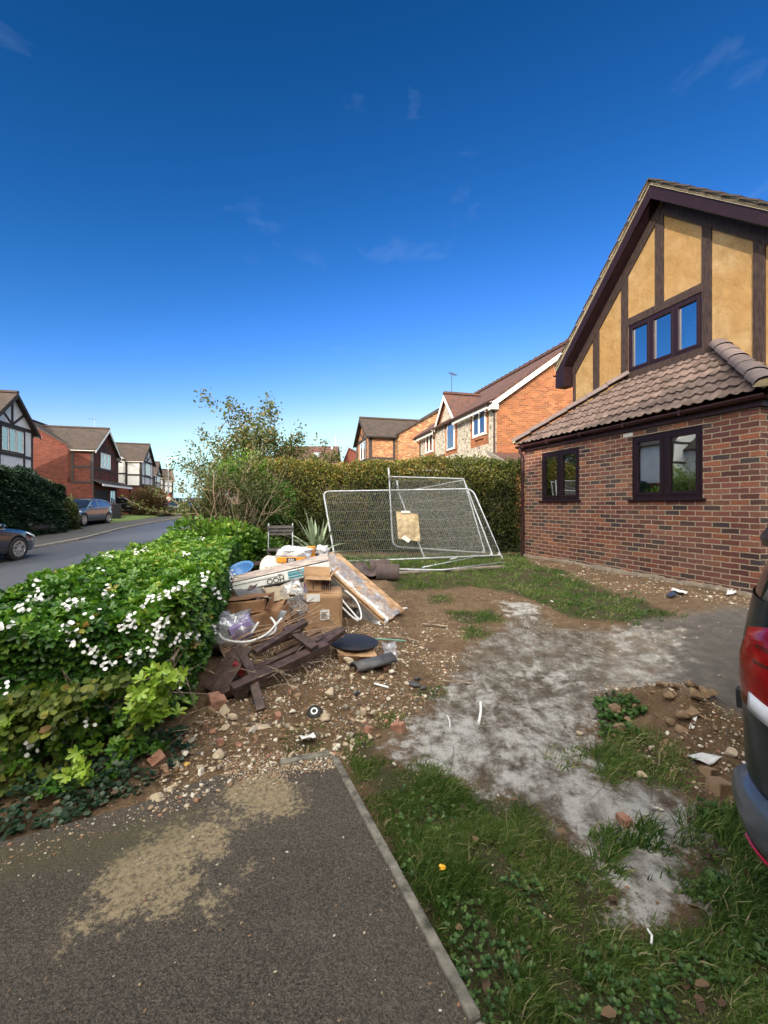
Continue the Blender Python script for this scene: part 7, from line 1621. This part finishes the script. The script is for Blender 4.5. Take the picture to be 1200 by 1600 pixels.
# ---------------------------------------------------------------- stones, bricks and litter
stone_l = pm('stone_pale', (.42, .33, .22), .85, .3, 6, .006, 40, c2=(.50, .42, .32)); stone_g = pm('stone_grey', (.22, .20, .17), .85, .3, 6, .006, 40, c2=(.34, .30, .24)); brick_o = pm('brick_fragment', (.24, .10, .065), .95, .35, 11, .006, 50, c2=(.36, .20, .14)); flint_m = pm('stone_white', (.62, .58, .50), .8, .2, 8, .004, 40); conc_b = pm('stone_brown', (.27, .18, .11), .9, .3, 8, .006, 40)
def rock(name, label, px_, py_, s, m, seed, cat='stone', group=None, squash=.65, boxy=False, up=.3):
    rr = random.Random(seed); bm = bmesh.new(); c = gp(px_, py_); zz_ = Gs(c.x, c.y); sx, sy, sz = s, s*rr.uniform(.65, .9), s*squash
    pts = [(x, y, z) for x in (-1, 1) for y in (-1, 1) for z in (-1, 1)] if boxy else [tuple(Vector((rr.gauss(0, 1), rr.gauss(0, 1), rr.gauss(0, 1))).normalized()*rr.uniform(.85, 1.1)) for _ in range(15)]
    vs = [bm.verts.new((x*sx/2+rr.gauss(0, .04)*s*.5, y*sy/2+rr.gauss(0, .04)*s*.5, z*sz/2)) for x, y, z in pts]
    bmesh.ops.convex_hull(bm, input=vs); bmesh.ops.delete(bm, geom=[v for v in bm.verts if not v.link_faces], context='VERTS')
    bmesh.ops.bevel(bm, geom=bm.edges[:], offset=s*.035, segments=2, affect='EDGES')
    me = bpy.data.meshes.new(name); bm.to_mesh(me); bm.free(); me.transform(Matrix.Translation((c.x, c.y, zz_+sz*up)) @ Matrix.Rotation(rr.uniform(0, 6.28), 4, 'Z') @ Euler((rr.gauss(0, .25), rr.gauss(0, .25), 0)).to_matrix().to_4x4())
    me.polygons.foreach_set('use_smooth', [True]*len(me.polygons)); me.set_sharp_from_angle(angle=R(38))
    o = link_mesh(name, me, m, None, True); return tag(o, label, cat, group)
NR = [(517, 1098, .145, stone_l, 'largest tan angular stone, beside the black plug'), (540, 1108, .075, stone_g, 'grey upright stone right of the largest tan stone'), (566, 1110, .10, stone_l, 'pinkish pale stone right of the grey upright one'), (508, 1128, .09, stone_l, 'wedge-shaped cream stone below the largest stone'), (525, 1073, .075, conc_b, 'brown stone above the largest tan stone'), (556, 1085, .08, slate, 'dark slate lump above the pinkish stone'), (576, 1140, .055, brick_o, 'small orange brick fragment at the edge of the rubble'), (622, 1137, .085, brick_o, 'pale red brick lump nearest the cement patch'), (598, 1045, .11, brick_o, 'bright orange brick end under the ridge tile'), (545, 1043, .12, stone_l, 'long tan wood-coloured stone below the cardboard'), (572, 1050, .10, stone_l, 'cream brick-shaped stone below the ridge tile'), (338, 1105, .125, brick_o, 'rough pinkish brick lump below the fanned planks'), (352, 1118, .10, stone_l, 'flat pale stone under the pinkish brick lump'), (364, 1135, .085, stone_l, 'yellowish pale stone beneath the timber frame'), (328, 1122, .12, conc_b, 'brown earth-covered stone at the hedge foot below the planks'), (247, 1250, .10, stone_l, 'pale twin-lobed stone at the edge of the drive'), (268, 1232, .06, stone_l, 'pale cream stone just above the twin-lobed one'), (293, 1198, .055, pm('ochre_stone', (.62, .40, .12), .8, .2), 'yellow-ochre stone near the hedge foot'), (246, 1190, .08, brick_o, 'orange-brown stone under the ivy edge'), (342, 1185, .085, stone_l, 'pale stone with a yellow side left of the gravel'), (300, 1162, .06, stone_g, 'small grey stone between the hedge and the rubble'), (344, 1166, .055, brick_o, 'small orange stone above the pale yellow one'), (434, 1124, .05, brick_o, 'small orange brick chip left of the black plug'), (1108, 1212, .085, conc_b, 'square brown stone beside the white scrap near the bumper'), (1140, 1190, .09, stone_l, 'tan stone right of the white scrap near the bumper'), (1162, 1186, .06, stone_l, 'small tan stone touching the vehicle bumper outline'), (1003, 1217, .06, stone_l, 'yellowish stone in the grass tuft'), (1072, 1128, .05, stone_g, 'grey stone on top of the soil mound'), (1042, 1162, .06, conc_b, 'brown stone on the near side of the soil mound'), (1043, 1150, .035, flint_m, 'white pebble on the near side of the soil mound'), (1124, 1058, .04, stone_g, 'lone grey pebble on the dark wet ground'), (665, 1068, .0, slate, ''), (905, 1144, .055, stone_l, 'flat beige stone at the left foot of the soil mound'), (975, 1283, .06, brick_o, 'flat reddish stone on the white cement'), (1030, 1268, .05, flint_m, 'pale flat stone beside the white cement streak'), (1125, 1240, .10, conc_b, 'low brown stone near the vehicle bumper, in front of the square one'), (604, 1122, .03, brick_o, 'tiny orange chip beside the small grass tuft'), (530, 1155, .05, flint_m, 'white elongated stone in front of the rubble'), (615, 1200, .03, flint_m, 'single white pebble beside the front grass'), (705, 900, .06, stone_l, 'small tan stone in the grass by the fence'), (862, 940, .05, flint_m, 'white pebble in the grass strip near the brick wall')]
for i, (x, y, s, m_, lb) in enumerate(NR):
    if s > 0: rock('rubble_stone' if m_ is not brick_o else 'brick_fragment', lb, x, y, s, m_, 100+i, 'stone' if m_ is not brick_o else 'brick', boxy=(m_ is brick_o or 'square' in lb or 'brick-shaped' in lb))
for i, (x, y, s) in enumerate([(645, 1068, .13), (660, 1072, .10), (652, 1060, .09)]): rock('slate_fragment', ['largest broken black slate piece between heap and cement', 'right-hand broken black slate piece', 'upper broken black slate piece in the small slate cluster'][i], x, y, s, slate, 300+i, 'slate', squash=.3)
def stone_label(x, y, s, k):
    size = 'tiny' if s < .03 else 'small' if s < .042 else 'medium' if s < .055 else 'large'
    col = ['pale tan', 'grey', 'brick-red', 'whitish', 'brown', 'pale tan'][k]
    spots = [((440, 1050), 'just in front of the broken timber frame'), ((360, 1110), 'at the hedge foot below the fanned planks'), ((300, 1160), 'between the hedge and the drive'), ((265, 1215), 'beside the ivy at the drive edge'), ((345, 1195), 'at the drive edge left of the near sand stain'), ((430, 1170), 'on the grit behind the far end of the drive'), ((420, 1110), 'left of the black plug'), ((490, 1150), 'in front of the black plug'), ((500, 1070), 'between the ridge tile and the largest stone'), ((560, 1080), 'below the bright orange brick end'), ((560, 1130), 'right of the largest stone'), ((600, 1090), 'near the broken slate pieces'), ((610, 1140), 'at the edge of the cement patch')]
    return f"{size} {col} stone {min(spots, key=lambda q: (q[0][0]-x)**2+(q[0][1]-y)**2)[1]}"
rr = random.Random(77); mats_ = [stone_l, stone_g, brick_o, flint_m, conc_b, stone_l]
for i in range(170):
    while True:
        x, y = rr.uniform(240, 640), rr.uniform(1045, 1250); q = gp(x, y)
        if sdist(RUBBLE, np.array([q.x]), np.array([q.y]))[0] < .05: break
    k = int(rr.random()*6); s_ = rr.uniform(.022, .05)+.03*rr.random()**3
    rock('loose_stone', stone_label(x, y, s_, k), x, y, s_, mats_[k], 400+i, 'stone', 'loose stones strewn over the rubble patch', squash=.7)
# pebbles and grit
def pebbles(polys, rng):
    ico = np.array([[0, 0, 1], [.9, 0, .3], [.28, .85, .3], [-.72, .53, .3], [-.72, -.53, .3], [.28, -.85, .3], [.72, .53, -.3], [-.28, .85, -.3], [-.9, 0, -.3], [-.28, -.85, -.3], [.72, -.53, -.3], [0, 0, -1.]])
    fi = np.array([[0, 1, 2], [0, 2, 3], [0, 3, 4], [0, 4, 5], [0, 5, 1], [1, 6, 2], [2, 7, 3], [3, 8, 4], [4, 9, 5], [5, 10, 1], [6, 7, 2], [7, 8, 3], [8, 9, 4], [9, 10, 5], [10, 6, 1], [11, 7, 6], [11, 8, 7], [11, 9, 8], [11, 10, 9], [11, 6, 10]])
    V, Fc, Rn, o = [], [], [], 0
    for poly, n, s0, s1, thr in polys:
        q = poly_sample(np.array(poly), n, rng, -.05, 9); q = q[vn(q[:, 0], q[:, 1], .3, 8) > thr]; n = len(q)
        s = s0+(s1-s0)*rng.random(n)**4; z = G0(q[:, 0], q[:, 1])+gfine(q[:, 0], q[:, 1])+s*.15; z = np.where(sdist(dp, q[:, 0], q[:, 1]) < 0, .012+s*.3, z)
        a = rng.uniform(0, 6.28, n); ca, sa = np.cos(a), np.sin(a); sc = np.stack([s*rng.uniform(.8, 1.4, n), s*rng.uniform(.6, 1, n), s*rng.uniform(.4, .8, n)], 1)
        L = ico[None]*sc[:, None, :]*(1+rng.normal(0, .15, (n, 12, 1))); X_ = L[..., 0]*ca[:, None]-L[..., 1]*sa[:, None]; Y_ = L[..., 0]*sa[:, None]+L[..., 1]*ca[:, None]
        V.append((np.stack([X_, Y_, L[..., 2]], -1)+np.stack([q[:, 0], q[:, 1], z], 1)[:, None, :]).reshape(-1, 3)); Fc.append(((np.arange(n)*12)[:, None, None]+fi[None]).reshape(-1, 3)+o); o += n*12; Rn.append(np.repeat(rng.random(n), 20))
    return np.concatenate(V), np.concatenate(Fc), np.concatenate(Rn)
DIRT_ALL = poly_px([(560, 905), (700, 940), (760, 1000), (640, 1120), (560, 1190), (400, 1200), (240, 1262), (330, 1100), (520, 1000)]); WALLFOOT = poly_px([(830, 872), (1180, 930), (1180, 950), (960, 925), (840, 885)])
v, f, r = pebbles([(poly_px([(0, 1345), (240, 1265), (500, 1190), (700, 1500), (720, 1590), (0, 1590)]), 420, .0015, .007, .2), (poly_px([(0, 1335), (240, 1258), (500, 1185), (510, 1200), (240, 1275), (0, 1360)]), 700, .002, .009, .1), (RUBBLE, 7500, .0035, .018, .18), (DIRT_ALL, 5200, .003, .011, .3), (CEMENT, 1300, .003, .009, .4), (WALLFOOT, 1500, .006, .024, .2), (SOIL, 1500, .004, .016, .2), (GRASS_FRONT, 500, .003, .008, .3), (poly_px([(800, 880), (1180, 940), (1180, 1000), (700, 1000)]), 1500, .004, .014, .3), (poly_px([(360, 1190), (520, 1175), (520, 1195), (380, 1215)]), 2200, .003, .009, .0)], np.random.default_rng(5))
pm_, nt, bs = newmat('pebble'); a = N(nt, 'ShaderNodeAttribute', attribute_name='rnd'); Lk(nt, ramp(nt, a.outputs['Fac'], [(0, (.22, .145, .09)), (.25, (.36, .27, .17)), (.5, (.48, .41, .31)), (.68, (.30, .16, .10)), (.8, (.60, .56, .49)), (.9, (.10, .09, .09)), (1, (.50, .40, .27))], 'CONSTANT'), bs.inputs['Base Color']); bs.inputs['Roughness'].default_value = .85
tag(mesh_np('gravel', v, [f], pm_, None, rnd=r), 'small pale pebbles and grit strewn over the bare soil', 'gravel', kind='stuff')
# soil clods of the mound
clod = pm('soil_clod', (.17, .11, .065), .95, .35, 9, .01, 40, c2=(.26, .18, .11)); rr = random.Random(9)
for i in range(34):
    x_, y_, s_ = rr.uniform(945, 1120), rr.uniform(1080, 1195), rr.uniform(.04, .13)
    rock('soil_clod', f"{'big' if s_ > .09 else 'middling' if s_ > .06 else 'small'} brown soil clod {'on the far' if y_ < 1120 else 'on the middle' if y_ < 1160 else 'on the near'} {'left' if x_ < 1000 else 'centre' if x_ < 1060 else 'right'} part of the mound", x_, y_, s_, clod, 700+i, 'soil clod', 'clods of soil on the mound near the vehicle', squash=.7)
# black plug with a white ring
c = gp(491, 1113, .025); t = thing('plug', 'round black rubber plug with a white ring on the rubble', 'plug', tuple(c)); Mb = Euler((R(38), R(5), 0)).to_matrix()
b = MB(); b.lathe([(0, -.01), (.045, -.012), (.052, 0), (.045, .016), (0, .016)], c, n=24, M=Mb); b.build('disc', M['rubber'], t, world=True); b = MB(); b.lathe([(.015, .017), (.024, .017), (.024, .022), (.015, .022)], c, n=24, M=Mb); b.build('ring', whitepl, t, world=True)
# white litter and blue scrap
for (q, lb, m_) in (([(1076, 1140), (1083, 1118), (1090, 1117), (1084, 1140)], 'bent white plastic offcut on the soil mound', whitepl), ([(1073, 1184), (1098, 1178), (1128, 1186), (1108, 1196)], 'crumpled white wrapper on the soil in front of the bumper', sack_w), ([(1135, 929), (1138, 915), (1152, 916), (1150, 926)], 'broken white plastic gully at the foot of the brick wall', whitepl), ([(1040, 930), (1052, 923), (1058, 928), (1048, 932)], 'blue rag on the soil near the brick wall', pm('blue_rag', (.02, .035, .085), .8)), ([(468, 1150), (490, 1146), (494, 1152), (472, 1157)], 'white offcut lying in front of the rubble', whitepl), ([(383, 1140), (420, 1132), (424, 1138), (388, 1146)], 'pale splintered strip below the timber frame', stone_l), ([(1050, 918), (1075, 925), (1072, 928), (1048, 922)], 'flattened white strip at the foot of the brick wall', whitepl)):
    z_ = .03; b = MB(); b.grid(sheet(quadf(*[gp(x, y, z_) for x, y in q]), 8, 6, .02, q[0][0], (0, -.3, 1), 14)); tag(b.build('litter', m_, smooth=True, solid=.006), lb, 'litter')
c = gp(691, 1357, .07); b = MB(); parts = []
cc = np.repeat(np.array([[c.x, c.y, c.z]]), 14, 0); ang = np.linspace(0, 6.28, 14); v, f, r = leafmesh(cc, np.stack([np.cos(ang), np.sin(ang), np.full(14, .5)], 1), np.full(14, .018), np.zeros(14), rng=RNG)
yf = mesh_np('yellow_flower', v, [f], pm('yellow_petal', (.80, .48, .03), .6), None, rnd=r); tag(yf, 'single small yellow flower in the front grass', 'flower')
for (x, y, lb) in ((868, 1300, 'curled tan leaf at the edge of the front grass'), (1085, 1540, 'single brown leaf in the bottom right grass'), (938, 1585, 'orange-brown leaf at the bottom edge of the grass'), (795, 1250, 'small dry leaf on the white cement')):
    c = gp(x, y, .03); v, f, r = leafmesh(np.array([[c.x, c.y, c.z]]), np.array([[1, .1, .1]]), np.array([.05]), np.array([.8]), tmpl=6, widthf=1.1, roll=.2, rng=RNG); tag(mesh_np('fallen_leaf', v, [f], LM['dead'], None, rnd=r), lb, 'leaf')
# brambly dead stems and grasses mixed into the heap's foot
b = MB(); rr = random.Random(31)
for i in range(60):
    x = rr.uniform(330, 540); y = rr.uniform(960, 1075); p = gp(x, y, rr.uniform(.05, .22)); a = rr.uniform(0, 6.28); L = rr.uniform(.08, .3)
    q = p+Vector((math.cos(a)*L*.5, math.sin(a)*L*.3, rr.uniform(0, .06))); b.tube([p, q, q+Vector((math.cos(a+.5)*L*.5, math.sin(a+.5)*L*.3, rr.uniform(-.05, .04)))], [.004, .003, .0015], 4, cap=False)
tag(b.build('dry_twigs', bark), 'thin dry twigs tangled through the broken timber frame', 'twigs', kind='stuff')
rr = random.Random(55); scm = [sack_w, card, cardd, paper, pm('grey_scrap', (.25, .26, .28), .5), wood_dark]
for i in range(34):
    x, y = rr.uniform(345, 600), rr.uniform(905, 1040); top = rr.random() < .45
    p = gp(x, y, rr.uniform(.02, .10)) if not top else at(rr.uniform(372, 500), rr.uniform(918, 1000), rr.uniform(4.0, 4.4)); s_ = rr.uniform(.03, .09); a = rr.uniform(0, 6.28)
    u_ = Vector((math.cos(a), math.sin(a), rr.gauss(0, .3)))*s_; v_ = Vector((-math.sin(a), math.cos(a), rr.gauss(.2, .5)))*s_*rr.uniform(.4, .9)
    b = MB(); b.grid(sheet(quadf(p, p+u_, p+u_+v_, p+v_), 5, 4, s_*.35, i, (.2, -.5, .8), 18)); tag(b.build('scrap', scm[i % 6], smooth=True, solid=.003), f"{['white plastic', 'brown card', 'wet brown card', 'white paper', 'grey plastic', 'dark wood'][i % 6]} scrap {'high on the heap' if top else 'on the ground'} {'near the hedge' if p.x < -1.25 else 'near the boxes' if p.x < -.75 else 'towards the right end'}", 'scrap', 'torn scraps scattered through the rubbish heap')
